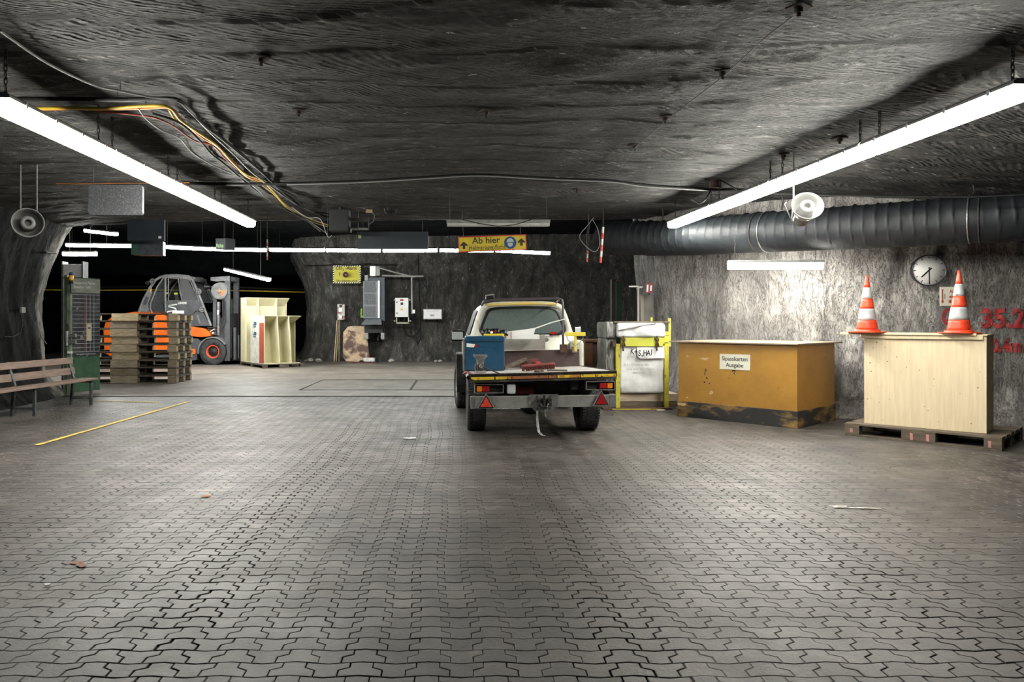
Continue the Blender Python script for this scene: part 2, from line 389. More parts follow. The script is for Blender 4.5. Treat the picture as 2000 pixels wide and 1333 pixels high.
# far end of the dark drift, closing walls
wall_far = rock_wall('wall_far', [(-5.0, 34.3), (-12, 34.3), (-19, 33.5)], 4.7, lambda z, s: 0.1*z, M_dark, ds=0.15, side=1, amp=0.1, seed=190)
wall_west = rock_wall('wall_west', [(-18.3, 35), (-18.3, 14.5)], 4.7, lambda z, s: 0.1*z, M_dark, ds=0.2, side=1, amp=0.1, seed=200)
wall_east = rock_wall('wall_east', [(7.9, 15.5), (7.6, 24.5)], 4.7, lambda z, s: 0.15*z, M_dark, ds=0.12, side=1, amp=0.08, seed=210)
# rock face above the edge of the hall ceiling, right of the drift mouth
rock_wall('wall_lintel', [(3.6, 14.3), (8.2, 15.2)], 4.7, lambda z, s: 0.0*z, M_dark, ds=0.12, side=-1, amp=0.06, seed=220, z0=2.75)

# ---- floor: zigzag interlocking pavers as real stones
M_pave = bpy.data.materials.new('concrete_pavers'); M_pave.use_nodes = True
def floor_shader(m, base, tone_attr, dark, rough, bumpd, bscale, lines=False, yellowish=None):
    nt = m.node_tree; N = nt.nodes; L = nt.links; b = N['Principled BSDF']
    g = N.new('ShaderNodeNewGeometry')
    def noise(s, d, r=0.6, st=None):
        n = N.new('ShaderNodeTexNoise'); n.inputs['Scale'].default_value = s; n.inputs['Detail'].default_value = d; n.inputs['Roughness'].default_value = r
        if st:
            mp = N.new('ShaderNodeMapping'); mp.inputs['Scale'].default_value = st; L.new(g.outputs['Position'], mp.inputs[0]); L.new(mp.outputs[0], n.inputs['Vector'])
        else: L.new(g.outputs['Position'], n.inputs['Vector'])
        return n.outputs['Fac']
    def mr(src, a, bb, c=0.0, d=1.0):
        r = N.new('ShaderNodeMapRange'); r.inputs['From Min'].default_value = a; r.inputs['From Max'].default_value = bb
        r.inputs['To Min'].default_value = c; r.inputs['To Max'].default_value = d; L.new(src, r.inputs['Value']); return r.outputs[0]
    def mix(f, a, bcol, mode='MIX'):
        x = N.new('ShaderNodeMix'); x.data_type = 'RGBA'; x.blend_type = mode
        if isinstance(f, float): x.inputs[0].default_value = f
        else: L.new(f, x.inputs[0])
        for i, q in ((6, a), (7, bcol)):
            if isinstance(q, tuple): x.inputs[i].default_value = (*q, 1)
            else: L.new(q, x.inputs[i])
        return x.outputs[2]
    c = mix(mr(noise(0.8, 6), 0.35, 0.65), base, dark)
    c = mix(mr(noise(2.6, 8, 0.7), 0.52, 0.72), c, tuple(1.35*x for x in base))
    c = mix(mr(noise(1.1, 8, 0.7, (1, 0.35, 1)), 0.55, 0.75), c, tuple(0.62*x for x in base))
    c = mix(mr(noise(60, 3), 0.5, 0.8, 0, 0.5), c, tuple(0.5*x for x in base))
    if tone_attr:
        at_ = N.new('ShaderNodeAttribute'); at_.attribute_name = 'tone'
        gm = N.new('ShaderNodeCombineColor')
        v = mr(at_.outputs['Fac'], 0, 1, 0.72, 1.25)
        for k in range(3): L.new(v, gm.inputs[k])
        c = mix(1.0, c, gm.outputs[0], 'MULTIPLY')
    L.new(c, b.inputs['Base Color'])
    L.new(mr(noise(2.2, 6), 0.3, 0.7, rough-0.08, rough+0.1), b.inputs['Roughness'])
    b.inputs['Specular IOR Level'].default_value = 0.40
    bp = N.new('ShaderNodeBump'); bp.inputs['Distance'].default_value = bumpd; bp.inputs['Strength'].default_value = 0.8
    L.new(noise(bscale, 8, 0.7), bp.inputs['Height']); L.new(bp.outputs[0], b.inputs['Normal'])
floor_shader(M_pave, (0.088, 0.077, 0.0675), True, (0.048, 0.043, 0.0385), 0.44, 0.004, 55)
M_conc = bpy.data.materials.new('dusty_concrete'); M_conc.use_nodes = True
floor_shader(M_conc, (0.20, 0.178, 0.15), False, (0.12, 0.106, 0.092), 0.5, 0.006, 20)
M_joint = mat('joint_dirt', (0.008, 0.0075, 0.007), (0.068, 0.061, 0.054), 0.9, scale=1.1, lo=0.42, hi=0.58, coords='World', detail=6)

PER = 0.27; ROW = 0.113; HW = 0.0885; HN = 0.0465
def wave(u):                                                  # u: 0 at the centre of an A stone, PER/2 at the centre of a B stone
    t = abs(((u + PER/2) % PER) - PER/2)/(PER/2); return -0.0095 + 0.019*t
def outline(kind, g=0.0022):
    top = ROW/2; bot = -ROW/2
    if kind == 0: half_t, half_b = HW, HN; c0 = 0.0; ym = 0.006
    else: half_t, half_b = PER/2 - HW, PER/2 - HN; c0 = PER/2; ym = 0.006
    s = 1
    pts = [(-half_t, top), (0, top), (half_t, top), (half_t, ym + s*0.012), (half_b, ym - s*0.012), (half_b, bot), (0, bot), (-half_b, bot), (-half_b, ym - s*0.012), (-half_t, ym + s*0.012)]
    out = []
    for k, (x, y) in enumerate(pts):
        yy = y + (wave(c0 + x) if abs(y) > 0.05 else 0)
        out.append((x, yy))
    return np.array(out[::-1])                                  # counter-clockwise
def inset(P, g):
    n = len(P); Q = np.zeros_like(P)
    for i in range(n):
        a = P[i-1]; b = P[i]; c = P[(i+1) % n]
        e1 = (b-a)/np.linalg.norm(b-a); e2 = (c-b)/np.linalg.norm(c-b)
        n1 = np.array([-e1[1], e1[0]]); n2 = np.array([-e2[1], e2[0]]); m_ = n1+n2; m_ /= max(1e-6, np.dot(m_, n1))
        Q[i] = b + g*m_
    return Q
V = []; tones = []; nst = 0
tmpl = []
for kind in (0, 1):
    P = outline(kind); g0 = inset(P, 0.0016); g1 = inset(P, 0.0038)
    tmpl.append((np.concatenate([g1, g0, g0]), np.concatenate([np.zeros(10), np.full(10, -0.002), np.full(10, -0.02)])))
rr = np.random.default_rng(5)
trk = lambda x: max(math.exp(-((x+1.28)/0.22)**2), 0.8*math.exp(-((x-0.72)/0.2)**2), 0.5*math.exp(-((x+2.9)/0.25)**2), 0.5*math.exp(-((x-2.3)/0.25)**2), 0.35*math.exp(-((x+0.35)/0.2)**2))
for j in range(int((13.4-1.0)/ROW)):
    yc_ = 1.05 + j*ROW
    if yc_ > 13.36: break
    xl = -(890/1400)*yc_ - 1.2; xr = (1110/1400)*yc_ + 1.2
    xr = min(xr, 9.5); xl = max(xl, -8.2)
    i0 = int(xl/(PER/2)); i1 = int(xr/(PER/2))
    drift = 0.02*math.sin(j*0.13) + 0.012*math.sin(j*0.37+1)
    for i in range(i0, i1+1):
        xc_ = i*PER/2
        t2, tz = tmpl[i % 2]
        wr = trk(xc_); s = 1 - 0.012*rr.random() - 0.075*wr*rr.random()
        a = rr.normal(0, 0.004 + 0.010*wr)
        ca, sa = math.cos(a), math.sin(a)
        tx, ty = rr.normal(0, 0.003 + 0.006*wr), rr.normal(0, 0.003 + 0.006*wr)
        dz = rr.normal(0, 0.0004) - 0.002*wr
        p = t2*s
        x = p[:, 0]*ca - p[:, 1]*sa; y = p[:, 0]*sa + p[:, 1]*ca
        z = tz + dz + x*tx + y*ty
        V.append(np.stack([x + xc_ + drift + rr.normal(0, 0.0008), y + yc_ + rr.normal(0, 0.0008), z], 1)); tones += [rr.random()]*30; nst += 1
V = np.concatenate(V).astype(np.float32)
base_loops = list(range(10)); starts = [0]; tot = [10]
for k in range(10):
    for lv in (0, 1):
        starts.append(len(base_loops)); tot.append(4)
        k2 = (k+1) % 10
        base_loops += [lv*10+k, lv*10+10+k, lv*10+10+k2, lv*10+k2]
bl = np.array(base_loops); bs = np.array(starts); bt = np.array(tot)
loops = (bl[None, :] + 30*np.arange(nst)[:, None]).ravel(); ls = (bs[None, :] + len(bl)*np.arange(nst)[:, None]).ravel(); lt = np.tile(bt, nst)
me = bpy.data.meshes.new('floor'); me.vertices.add(len(V)); me.vertices.foreach_set('co', V.ravel())
me.loops.add(len(loops)); me.loops.foreach_set('vertex_index', loops.astype(np.int32))
me.polygons.add(len(ls)); me.polygons.foreach_set('loop_start', ls.astype(np.int32)); me.polygons.foreach_set('loop_total', lt.astype(np.int32))
at_ = me.attributes.new('tone', 'FLOAT', 'POINT'); at_.data.foreach_set('value', np.array(tones, np.float32))
me.polygons.foreach_set('use_smooth', np.zeros(len(ls), bool)); me.materials.append(M_pave); me.update(calc_edges=True); me.validate()
fl = bpy.data.objects.new('floor', me); C.objects.link(fl); fl['kind'] = 'structure'
xs = np.arange(-8.6, 10.4, 0.07); ys = np.arange(0.9, 13.5, 0.07); X, Y = np.meshgrid(xs, ys)
Z = -0.0045 + 0.010*np.clip(fbm(X*0.9, Y*0.9, 4, 77), -0.4, 0.35)
tr = np.vectorize(trk)(xs)[None, :]
Z = np.minimum(Z - 0.009*tr, -0.0020)
grid_mesh('floor', X, Y, Z, M_joint)
# concrete slab of the cross drift
xs = np.arange(-19, 9, 0.14); ys = np.concatenate([[13.39, 13.395], np.arange(13.4, 36, 0.14)]); X, Y = np.meshgrid(xs, ys)
Z = 0.006*fbm(X*0.8, Y*0.8, 3, 90); Z[0, :] = -0.05
slab = grid_mesh('floor', X, Y, Z, M_conc)
# dark seams round the long cover slabs set into the concrete
M_seam = mat('dark_seam', (0.03, 0.028, 0.026), (0.09, 0.08, 0.07), 0.9, scale=6)
mb = MB()
def seam(x0, x1, y0, y1, wd=0.03):
    for a, b, c, d in ((x0, x1, y0, y0+wd), (x0, x1, y1, y1+wd), (x0, x0+wd, y0, y1), (x1, x1+wd, y0, y1)):
        mb.bx(a, b, c, d, 0.0, 0.009)
seam(-3.2, -0.95, 14.6, 17.2); seam(-0.93, 3.4, 14.6, 17.2)
mb.bx(-9, 6, 13.39, 13.43, -0.01, 0.006)
s_ = mb.build('trim_1', M_seam); s_['kind'] = 'structure'
# painted yellow lines on the floor, worn
M_yl = mat('worn_yellow_paint', (0.62, 0.44, 0.06), (0.28, 0.22, 0.12), 0.7, scale=9, lo=0.45, hi=0.7)
mb = MB()
def stripe(p, q, wd, h=0.0075):
    p = Vector((p[0], p[1], 0)); q = Vector((q[0], q[1], 0)); t = (q-p).normalized(); n = Vector((-t.y, t.x, 0))*wd/2; u = Vector((0, 0, h))
    mb.add([p-n+u, q-n+u, q+n+u, p+n+u], [(0, 1, 2, 3)])
a = at(72, 871, 1939/241); b = at(370, 785, 1939/155)
stripe((a.x, a.y), (b.x, b.y), 0.065)
a = at(190, 784, 1939/154); b = at(312, 787, 1939/157); stripe((a.x, a.y), (b.x, b.y), 0.07)
s_ = mb.build('trim_2', M_yl); s_['kind'] = 'structure'
# scuffs and chalk marks on the pavers
M_chalk = mat('chalk_dust', (0.62, 0.6, 0.57), (0.3, 0.27, 0.25), 0.9, scale=14, lo=0.4, hi=0.6)
M_brick = mat('red_brick_dust', (0.34, 0.13, 0.07), (0.22, 0.16, 0.13), 0.9, scale=14, lo=0.4, hi=0.6)
def splat(name, mt, pts, seed):
    mb = MB(); rn = random.Random(seed)
    for cx, cy, rx, ry, rot in pts:
        n = 16; vs = []
        for k in range(n):
            a_ = 2*math.pi*k/n; f = rn.uniform(0.45, 1.1)
            x = rx*f*math.cos(a_); y = ry*f*math.sin(a_)
            vs.append((cx + x*math.cos(rot)-y*math.sin(rot), cy + x*math.sin(rot)+y*math.cos(rot), 0.0065))
        mb.add(vs, [tuple(range(n))])
    o = mb.build(name, mt); o['kind'] = 'structure'
sp = []
for px, py, rx, ry, rot in ((1640, 991, .09, .055, 0), (1680, 994, .16, .018, -.1)):
    p = at(px, py, 1939/(py-VY)); sp.append((p.x, p.y, rx, ry, rot))
splat('trim_3', M_chalk, sp, 3)
sp = []
for px, py, rx, ry, rot in ((148, 1101, .06, .035, .4), (160, 1106, .04, .05, .9), (401, 971, .05, .05, .3)):
    p = at(px, py, 1939/(py-VY)); sp.append((p.x, p.y, rx, ry, rot))
splat('trim_4', M_brick, sp, 9)

# ---- things mounted on rock need the rock's surface
def bvh_of(o):
    me = o.data
    co = np.empty(len(me.vertices)*3, np.float32); me.vertices.foreach_get('co', co); co = co.reshape(-1, 3)
    return BVHTree.FromPolygons([tuple(c) for c in co.tolist()], [tuple(p.vertices) for p in me.polygons])
BV = {k: bvh_of(o) for k, o in (('r', wall_right), ('b', wall_back), ('l', wall_left), ('c', ceiling_o))}
def hit(key, px, py):
    """where the view line through a photo pixel meets that rock face"""
    d = at(px, py, 1.0) - Vector((0, 0, EYE)); loc, nrm, i, dist = BV[key].ray_cast(Vector((0, 0, EYE)), d.normalized())
    return loc
def up(x, y):
    loc, n, i, d = BV['c'].ray_cast(Vector((x, y, 1.5)), Vector((0, 0, 1)))
    return loc.z if loc is not None else 3.8
# ================================================================ materials of things
M_galv = mat('galvanised_steel', (0.34, 0.34, 0.33), (0.16, 0.155, 0.15), 0.45, 0.6, scale=7, bump=0.15, bscale=60)
M_grey = mat('grey_housing', (0.22, 0.22, 0.21), (0.13, 0.13, 0.125), 0.55, scale=9)
M_black = mat('black_rubber', (0.005, 0.0055, 0.006), (0.012, 0.012, 0.012), 0.6, scale=12, spec=0.25)
M_chain = mat('chain_steel', (0.06, 0.057, 0.054), (0.03, 0.027, 0.025), 0.55, 0.5, scale=20)
M_rust = mat('rusty_brown_steel', (0.12, 0.055, 0.035), (0.05, 0.03, 0.022), 0.75, 0.1, scale=6)
M_orange = mat('orange_plastic', (0.85, 0.09, 0.025), (0.6, 0.06, 0.02), 0.45, scale=5, c3=(0.16, 0.05, 0.03), s3=9, lo3=0.62, hi3=0.75)
M_whitep = mat('white_sheeting', (0.78, 0.78, 0.78), (0.62, 0.62, 0.61), 0.4, scale=5, c3=(0.2, 0.16, 0.13), s3=12, lo3=0.68, hi3=0.74)
M_diff = emis('tube_diffuser', (1.0, 0.985, 0.90), LAMP_NEAR)
M_difff = emis('tube_diffuser_far', (0.98, 0.99, 0.95), LAMP_FAR)
M_enam = mat('white_enamel', (0.86, 0.86, 0.84), (0.78, 0.78, 0.76), 0.35, scale=3)

# ---------------------------------------------------------------- fluorescent fixtures
LL = 1.6
def make_fixture(diffmat, clips=True, length=LL, dead=False):
    """fixture along local X, its underside at z = 0, origin at its middle"""
    t = thing('fluorescent_lamp', 'x', 'lamp')
    hl = length/2 - 0.008
    MB().prism([(-0.100, 0.086), (-0.100, 0.104), (-0.075, 0.125), (0.075, 0.125), (0.100, 0.104), (0.100, 0.086)], -hl, hl, 'X').build('housing', M_grey, t, 0.003)
    MB().prism([(-0.076, 0.086), (-0.086, 0.062), (-0.082, 0.02), (-0.058, 0.0), (0.058, 0.0), (0.082, 0.02), (0.086, 0.062), (0.076, 0.086)], -hl+0.01, hl-0.01, 'X').build('diffuser', diffmat, t, 0.004)
    if clips:
        for k in range(4):
            x = -hl + 0.2 + k*(2*hl-0.4)/3
            MB().bx(x-0.012, x+0.012, -0.106, -0.099, 0.070, 0.108).build('clip', M_galv, t); MB().bx(x-0.012, x+0.012, 0.099, 0.106, 0.070, 0.108).build('clip', M_galv, t)
    return t
def chain_mb(h, z0=0.12, x=0.0):
    mb = MB(); n = max(2, int(h/0.045))
    for k in range(n):
        z = z0 + h*(k+0.5)/n; L_ = h/n*0.62; wd = 0.011
        pts = []
        for a in range(8):
            an = 2*math.pi*a/8
            u, v = wd*math.cos(an), L_*math.sin(an)
            pts.append((x+u, 0, z+v) if k % 2 else (x, u, z+v))
        mb.tube(pts, 0.0035, 5, closed=True)
    return mb
proto = make_fixture(M_diff); first = [True]
def lamp(p0, p1, label, group, diff=M_diff, chains=True, hang=None, proto=proto):
    """fixture whose underside centre line runs from p0 to p1"""
    p0 = Vector(p0); p1 = Vector(p1); d = p1 - p0
    o = proto if first[0] and proto is PROTO0 else copy_tree(proto)
    if proto is PROTO0: first[0] = False
    o.location = (p0+p1)/2
    o.rotation_euler = (0, -math.asin(d.z/d.length), math.atan2(d.y, d.x))
    s = d.length/LL; o.scale = (s, 1, 1)
    o['label'] = label; o['group'] = group
    if chains:
        for fx in (-0.42, 0.42):
            p = p0 + d*(0.5+fx); zt = (up(p.x, p.y) if hang is None else hang)
            h = max(0.05, zt - p.z - 0.108 + 0.02)
            chain_mb(h, 0.12, fx*LL).build('chain', M_chain, o)
    return o
PROTO0 = proto
farproto = make_fixture(M_difff, clips=False)
def far_hang(f):
    f_m = Matrix.LocRotScale(f.location, f.rotation_euler, f.scale); inv = f_m.inverted()
    for sx in (-0.5, 0.5):
        p = f_m @ Vector((sx, 0, 0.09)); q = Vector((p.x, p.y, 3.3 if p.y > 26 else 4.42)); MB().cyl(inv @ p, inv @ q, 0.006, n=6).build('hanger', M_chain, f)
for ch in [o for o in C.objects if o.parent == farproto]: ch.scale = (1, 0.8, 0.85)
# left row
def row(pa, pb, n, labels, group):
    pa = Vector(pa); pb = Vector(pb); d = (pb-pa).normalized(); L1 = (pb-pa).length/n
    for k in range(n):
        a = pa + d*(k*L1); lamp(a, a + d*(L1-0.006), labels[k], group)
eL = at(489, 444, 11.35); nL = at(-12, 214, 4.92)
eR = at(1313, 446, 11.5); nR = at(2012, 188, 4.72)
row(eL, nL, 4, ['lit fluorescent batten at the far end of the left ceiling row', 'lit fluorescent batten, second from the far end of the left ceiling row',
    'lit fluorescent batten in the middle of the left ceiling row, beside the loose yellow cables', 'lit fluorescent batten of the left ceiling row, reaching the left edge of the photo'], 'battens of the left ceiling row')
row(eR, nR, 4, ['lit fluorescent batten at the far end of the right ceiling row, near the red box', 'lit fluorescent batten, second from the far end of the right ceiling row',
    'lit fluorescent batten in the middle of the right ceiling row, above the horn loudspeaker', 'lit fluorescent batten of the right ceiling row, reaching the right edge of the photo'], 'battens of the right ceiling row')
# row across the cross drift
xs_ = [(130, 477), (187, 478), (308, 480), (418, 485), (525, 486), (635, 486), (746, 487), (857, 487), (966, 488), (1075, 493)]
FAR = 19.3; fb_ = None
names = ['leftmost lit tube of the long far row, against the rock pillar', 'second lit tube from the left in the far row, ending at the green sign box', 'lit tube of the far row between the green sign box and the green lettered sign',
         'lit tube of the far row just right of the green lettered sign', 'lit tube of the far row above the hanging forklift lamp', 'lit tube of the far row left of the dark sign panel',
         'lit tube of the far row half hidden under the dark sign panel', 'lit tube of the far row between the dark panel and the yellow sign', 'rightmost lit tube of the long far row, below the yellow helmet sign']
far_seg = [(130, 477, 186, 478), (188, 478, 298, 479.5), (306, 480, 415, 485), (417, 485, 523, 486.5), (526, 486, 634, 487), (636, 487, 744, 487.5), (747, 488, 855, 487), (858, 487, 965, 488), (967, 487.5, 1075, 493)]
for (a, b, c, d), nm in zip(far_seg, names):
    f = farproto if fb_ is None else copy_tree(farproto); fb_ = f
    p0 = at(a, b+5, FAR); p1 = at(c, d+5, FAR); dd = p1-p0
    f.location = (p0+p1)/2; f.rotation_euler = (0, -math.asin(dd.z/dd.length), math.atan2(dd.y, dd.x)); f.scale = (dd.length/LL, 1, 1.0)
    f['label'] = nm; f['group'] = 'tubes of the far row'
    far_hang(f)
def farlamp(p0, p1, label, z_up=None):
    f = copy_tree([o for o in C.objects if o.get('label') == names[0]][0])
    d = Vector(p1) - Vector(p0); f.location = (Vector(p0)+Vector(p1))/2
    f.rotation_euler = (0, -math.asin(d.z/d.length), math.atan2(d.y, d.x)); f.scale = (d.length/LL, 1, 1)
    f['label'] = label; f['group'] = 'single tubes of the cross drift'
    for ch in [o for o in C.objects if o.parent == f and o.name.startswith('hanger')]: bpy.data.objects.remove(ch)
    bpy.context.view_layer.update(); far_hang(f)
    return f
farlamp(at(168, 454, 18.2), at(226, 461, 17.2), 'short slanting lit tube under the roof, above the far row at its left end')
fw_ = farlamp(at(124, 500, 15.4), at(188, 500, 15.4), 'short lit tube with a white reflector just above the green notice door')
farlamp(at(440, 529, 22.5), at(526, 550, 20.5), 'tilted lit tube hanging by itself above the forklift mast')
lamp(at(1420, 526, 10.45), at(1608, 526, 10.15), 'lit fluorescent batten on the pale right wall, under the black air duct', 'battens of the right wall', hang=at(1420, 476, 10.45).z)
# the dead fixture
t = thing('unlit_lamp', 'switched off fluorescent fitting hung above the yellow helmet sign', 'lamp')
p0 = at(872, 443, 10.9); p1 = at(1074, 443, 10.9); t.location = (p0+p1)/2
L_ = (p1-p0).length/2
M_dead = mat('unlit_diffuser', (0.45, 0.44, 0.42), (0.3, 0.3, 0.29), 0.4, scale=10)
MB().bx(-L_, L_, -0.06, 0.06, 0.05, 0.1).build('housing', M_grey, t, 0.004)
MB().prism([(-0.055, 0.05), (-0.05, 0.015), (-0.035, 0.0), (0.035, 0.0), (0.05, 0.015), (0.055, 0.05)], -L_+.01, L_-.01, 'X').build('diffuser', M_dead, t, 0.004)
MB().cyl((-L_+.05, 0, 0.1), (-L_+.05, 0, up(t.location.x-L_, 10.9)-t.location.z+.03), 0.004, n=6).cyl((L_-.05, 0, 0.1), (L_-.05, 0, up(t.location.x+L_, 10.9)-t.location.z+.03), 0.004, n=6).build('hanger', M_chain, t)
MB().tube([(-0.55, -0.065, 0.1), (-0.3, -0.066, 0.04), (0, -0.07, -0.005), (0.25, -0.068, 0.02), (0.5, -0.066, 0.1)], 0.006, 6).build('cable', M_black, t)

# ---------------------------------------------------------------- ventilation duct
M_duct = mat('black_duct_fabric', (0.008, 0.010, 0.0125), (0.014, 0.017, 0.021), 0.58, scale=3, bump=0.45, bscale=8, spec=0.4)
pa = at(1180, 462, 11.9); pts = [at(1180, 463, 13.1), at(1300, 465, 12.15), at(1450, 456, 11.0), at(1600, 447, 10.1), at(1800, 435, 9.25), at(2000, 421, 8.6), at(2250, 402, 8.15), at(2500, 380, 7.7)]
path = []
P = [np.array(p) for p in pts]
for i in range(len(P)-1):
    p0_ = P[max(i-1, 0)]; p1_ = P[i]; p2_ = P[i+1]; p3_ = P[min(i+2, len(P)-1)]
    for k in range(60):
        t_ = k/60; path.append(0.5*((2*p1_)+(-p0_+p2_)*t_+(2*p0_-5*p1_+4*p2_-p3_)*t_*t_+(-p0_+3*p1_-3*p2_+p3_)*t_**3))
path = np.array(path); sl = np.concatenate([[0], np.cumsum(np.linalg.norm(np.diff(path, axis=0), axis=1))])
tot_ = sl[-1]; ns = int(tot_/0.0145); ss = np.linspace(0, tot_, ns)
PX = np.stack([np.interp(ss, sl, path[:, k]) for k in range(3)], 1)
T = np.gradient(PX, axis=0); T /= np.linalg.norm(T, axis=1)[:, None]
Sd = np.cross(T, [0, 0, 1]); Sd /= np.linalg.norm(Sd, axis=1)[:, None]; U = np.cross(Sd, T)
na = 72; ang = np.linspace(0, 2*np.pi, na+1)
A, S_ = np.meshgrid(ang, ss)
ringp = 0.140
u = (S_ + 0.02*np.sin(A))/ringp; uf = np.abs((u - np.floor(u)) - 0.5)*2     # 1 at the wire
rad = 0.292 + 0.018*uf**14 - 0.007*(1-uf**2) + 0.007*fbm(A*2.2+S_*3, S_*6, 3, 300)
rad = rad - 0.02*np.clip(-np.sin(A), 0, 1)*0 + 0.02*np.clip(-np.sin(A), 0, 1)*(1-uf**4)
for cpos in (3.05, 5.65):
    g_ = np.exp(-((S_-cpos)/0.09)**2); rad = rad*(1-g_) + 0.295*g_
co = PX[:, None, :] + rad[..., None]*(np.cos(A)[..., None]*Sd[:, None, :] + np.sin(A)[..., None]*U[:, None, :])
duct = thing('air_duct', 'fat black corrugated fabric ventilation duct slung along the right wall', 'duct')
grid_mesh('duct_hose', co[..., 0], co[..., 1], co[..., 2], M_duct, parent=duct)
M_clamp = mat('bright_clamp_steel', (0.6, 0.6, 0.6), (0.3, 0.3, 0.3), 0.3, 0.9, scale=12)
for cpos in (2.98, 3.12, 5.60, 5.70):
    i = int(cpos/tot_*ns); ring = [tuple(PX[i] + 0.30*(math.cos(a)*Sd[i] + math.sin(a)*U[i])) for a in np.linspace(0, 2*np.pi, 40, endpoint=False)]
    MB().tube(ring, 0.009, 6, closed=True).build('clamp_ring', M_clamp if cpos in (3.12, 5.6) else M_chain, duct)
for cpos in (1.2, 3.3, 5.6):
    i = int(cpos/tot_*ns); p = Vector(PX[i]); zt = up(p.x, p.y)
    MB(Matrix.Translation(p + Vector((0, -0.05, 0)))).tube([(0, 0, 0.30), (0.02, 0, (zt-p.z)*0.6+0.1), (0, 0, max(0.34, zt-p.z+0.03))], 0.008, 6).build('hanging_strap', M_chain, duct)
# suspension cable above the duct
mb = MB(); pts_ = []
for px, py, d in ((1505, 378, 9.4), (1600, 381, 9.0), (1750, 385, 8.5), (1900, 385, 8.0), (2060, 378, 7.6)): pts_.append(at(px, py, d))
tag(mb.tube(pts_, 0.012, 6).build('cable', M_black), 'thin black cable with a yellow stripe running along the roof above the black duct', 'cable')

# ---------------------------------------------------------------- horn loudspeakers
def horn(p, aim, label, col, s=1.0, bracket=True):
    t = thing('horn_loudspeaker', label, 'loudspeaker', p)
    d = Vector(aim).normalized(); q = d.to_track_quat('Z', 'Y').to_matrix().to_4x4()
    t.rotation_euler = q.to_euler(); t.scale = (s, s, s)
    mb = MB(); mb.lathe([(0.165, 0.10), (0.170, 0.098), (0.174, 0.105), (0.170, 0.112), (0.160, 0.10), (0.150, 0.06), (0.135, 0.0), (0.115, -0.05), (0.085, -0.08), (0.0, -0.085)], 40)
    mb.build('horn_bell', col, t)
    MB().lathe([(0.0, 0.035), (0.034, 0.036), (0.036, 0.05), (0.036, 0.105), (0.046, 0.112), (0.073, 0.108), (0.079, 0.10), (0.080, 0.02), (0.088, -0.03), (0.092, -0.078), (0, -0.08)], 32).build('inner_horn', col, t)
    MB().cyl((0, 0, -0.075), (0, 0, -0.23), 0.088, 0.086, 28).build('driver_housing', col, t, 0.006)
    return t
M_horn = mat('pale_grey_plastic', (0.27, 0.27, 0.26), (0.22, 0.22, 0.21), 0.4, scale=5)
M_hornd = mat('dusty_dark_plastic', (0.10, 0.10, 0.10), (0.06, 0.06, 0.06), 0.6, scale=9)
p = at(1573, 411, 7.6)
h1 = horn(p, (-0.22, -1, 0.40), 'pale grey horn loudspeaker pointing down the hall in front of the black duct', M_horn, 0.92)
Mi = h1.matrix_basis.inverted()
MB().tube([Mi @ at(1545, 430, 7.8), Mi @ at(1532, 399, 7.75), Mi @ at(1536, 396, 7.75)], 0.008, 6).tube([Mi @ at(1546, 431, 7.75), Mi @ at(1550, 385, 7.75), Mi @ Vector((at(1550, 385, 7.75).x, 7.75, up(at(1550, 385, 7.75).x, 7.75)+.03))], 0.009, 6).build('bracket', M_horn, h1)
p = at(55, 437, 8.4)
h2 = horn(p, (0.55, -1, -0.02), 'dark dusty horn loudspeaker hanging by the left rock wall', M_hornd, 0.98)
Mi = h2.matrix_basis.inverted()
MB().tube([Mi @ at(40, 415, 8.5), Mi @ Vector((at(40, 415, 8.5).x, 8.5, up(at(40, 415, 8.5).x, 8.5)+.03))], 0.009, 6).tube([Mi @ at(72, 415, 8.5), Mi @ Vector((at(72, 415, 8.5).x, 8.5, up(at(72, 415, 8.5).x, 8.5)+.03))], 0.009, 6).build('bracket', M_hornd, h2)

# ---------------------------------------------------------------- signs and panels hanging from the roof
M_navy = mat('dark_blue_panel', (0.015, 0.022, 0.03), (0.022, 0.03, 0.038), 0.6, scale=4)
M_dust = mat('dusty_grey_panel', (0.055, 0.058, 0.065), (0.16, 0.16, 0.16), 0.7, scale=60, detail=2, lo=0.5, hi=0.75)
def hung_panel(name, label, cat, px0, py0, px1, py1, d, m, thick=0.03, rz=0.0, roll=0.0, bevel=0.004, rounded=0.0, hangers=True, part='board'):
    a = at(px0, py0, d); b = at(px1, py1, d); c = (a+b)/2; wd = abs(b.x-a.x); h = abs(a.z-b.z)
    t = thing(name, label, cat, c, rz); t.rotation_euler = (0, roll, rz)
    if rounded:
        poly = []
        for cx, cz, a0 in ((wd/2-rounded, h/2-rounded, 0), (-wd/2+rounded, h/2-rounded, 90), (-wd/2+rounded, -h/2+rounded, 180), (wd/2-rounded, -h/2+rounded, 270)):
            for k in range(5): poly.append((cx+rounded*math.cos(R(a0+k*22.5)), cz+rounded*math.sin(R(a0+k*22.5))))
        MB().prism(poly, -thick/2, thick/2).build(part, m, t, bevel)
    else: MB().box((0, 0, 0), (wd, thick, h)).build(part, m, t, bevel)
    if hangers:
        for sx in (-0.42, 0.42):
            x = sx*wd; X_ = c.x + x*math.cos(rz); Y_ = c.y + x*math.sin(rz)
            top = up(X_, Y_) - c.z + 0.04
            MB().cyl((x, 0, h/2-0.01), (x, 0, max(h/2+0.02, top)), 0.005, n=6).build('hanger', M_chain, t)
    return t, wd, h
hung_panel('hanging_panel', 'blank grey dusty sign panel with rounded corners hanging at upper left', 'sign', 174, 362, 280, 421, 8.8, M_dust, 0.05, rounded=0.04)
t, wd, h = hung_panel('hanging_panel', 'wide plain dark blue sign panel hanging left of the yellow helmet sign', 'sign', 698, 453, 836, 487, 12.6, M_navy, 0.06)
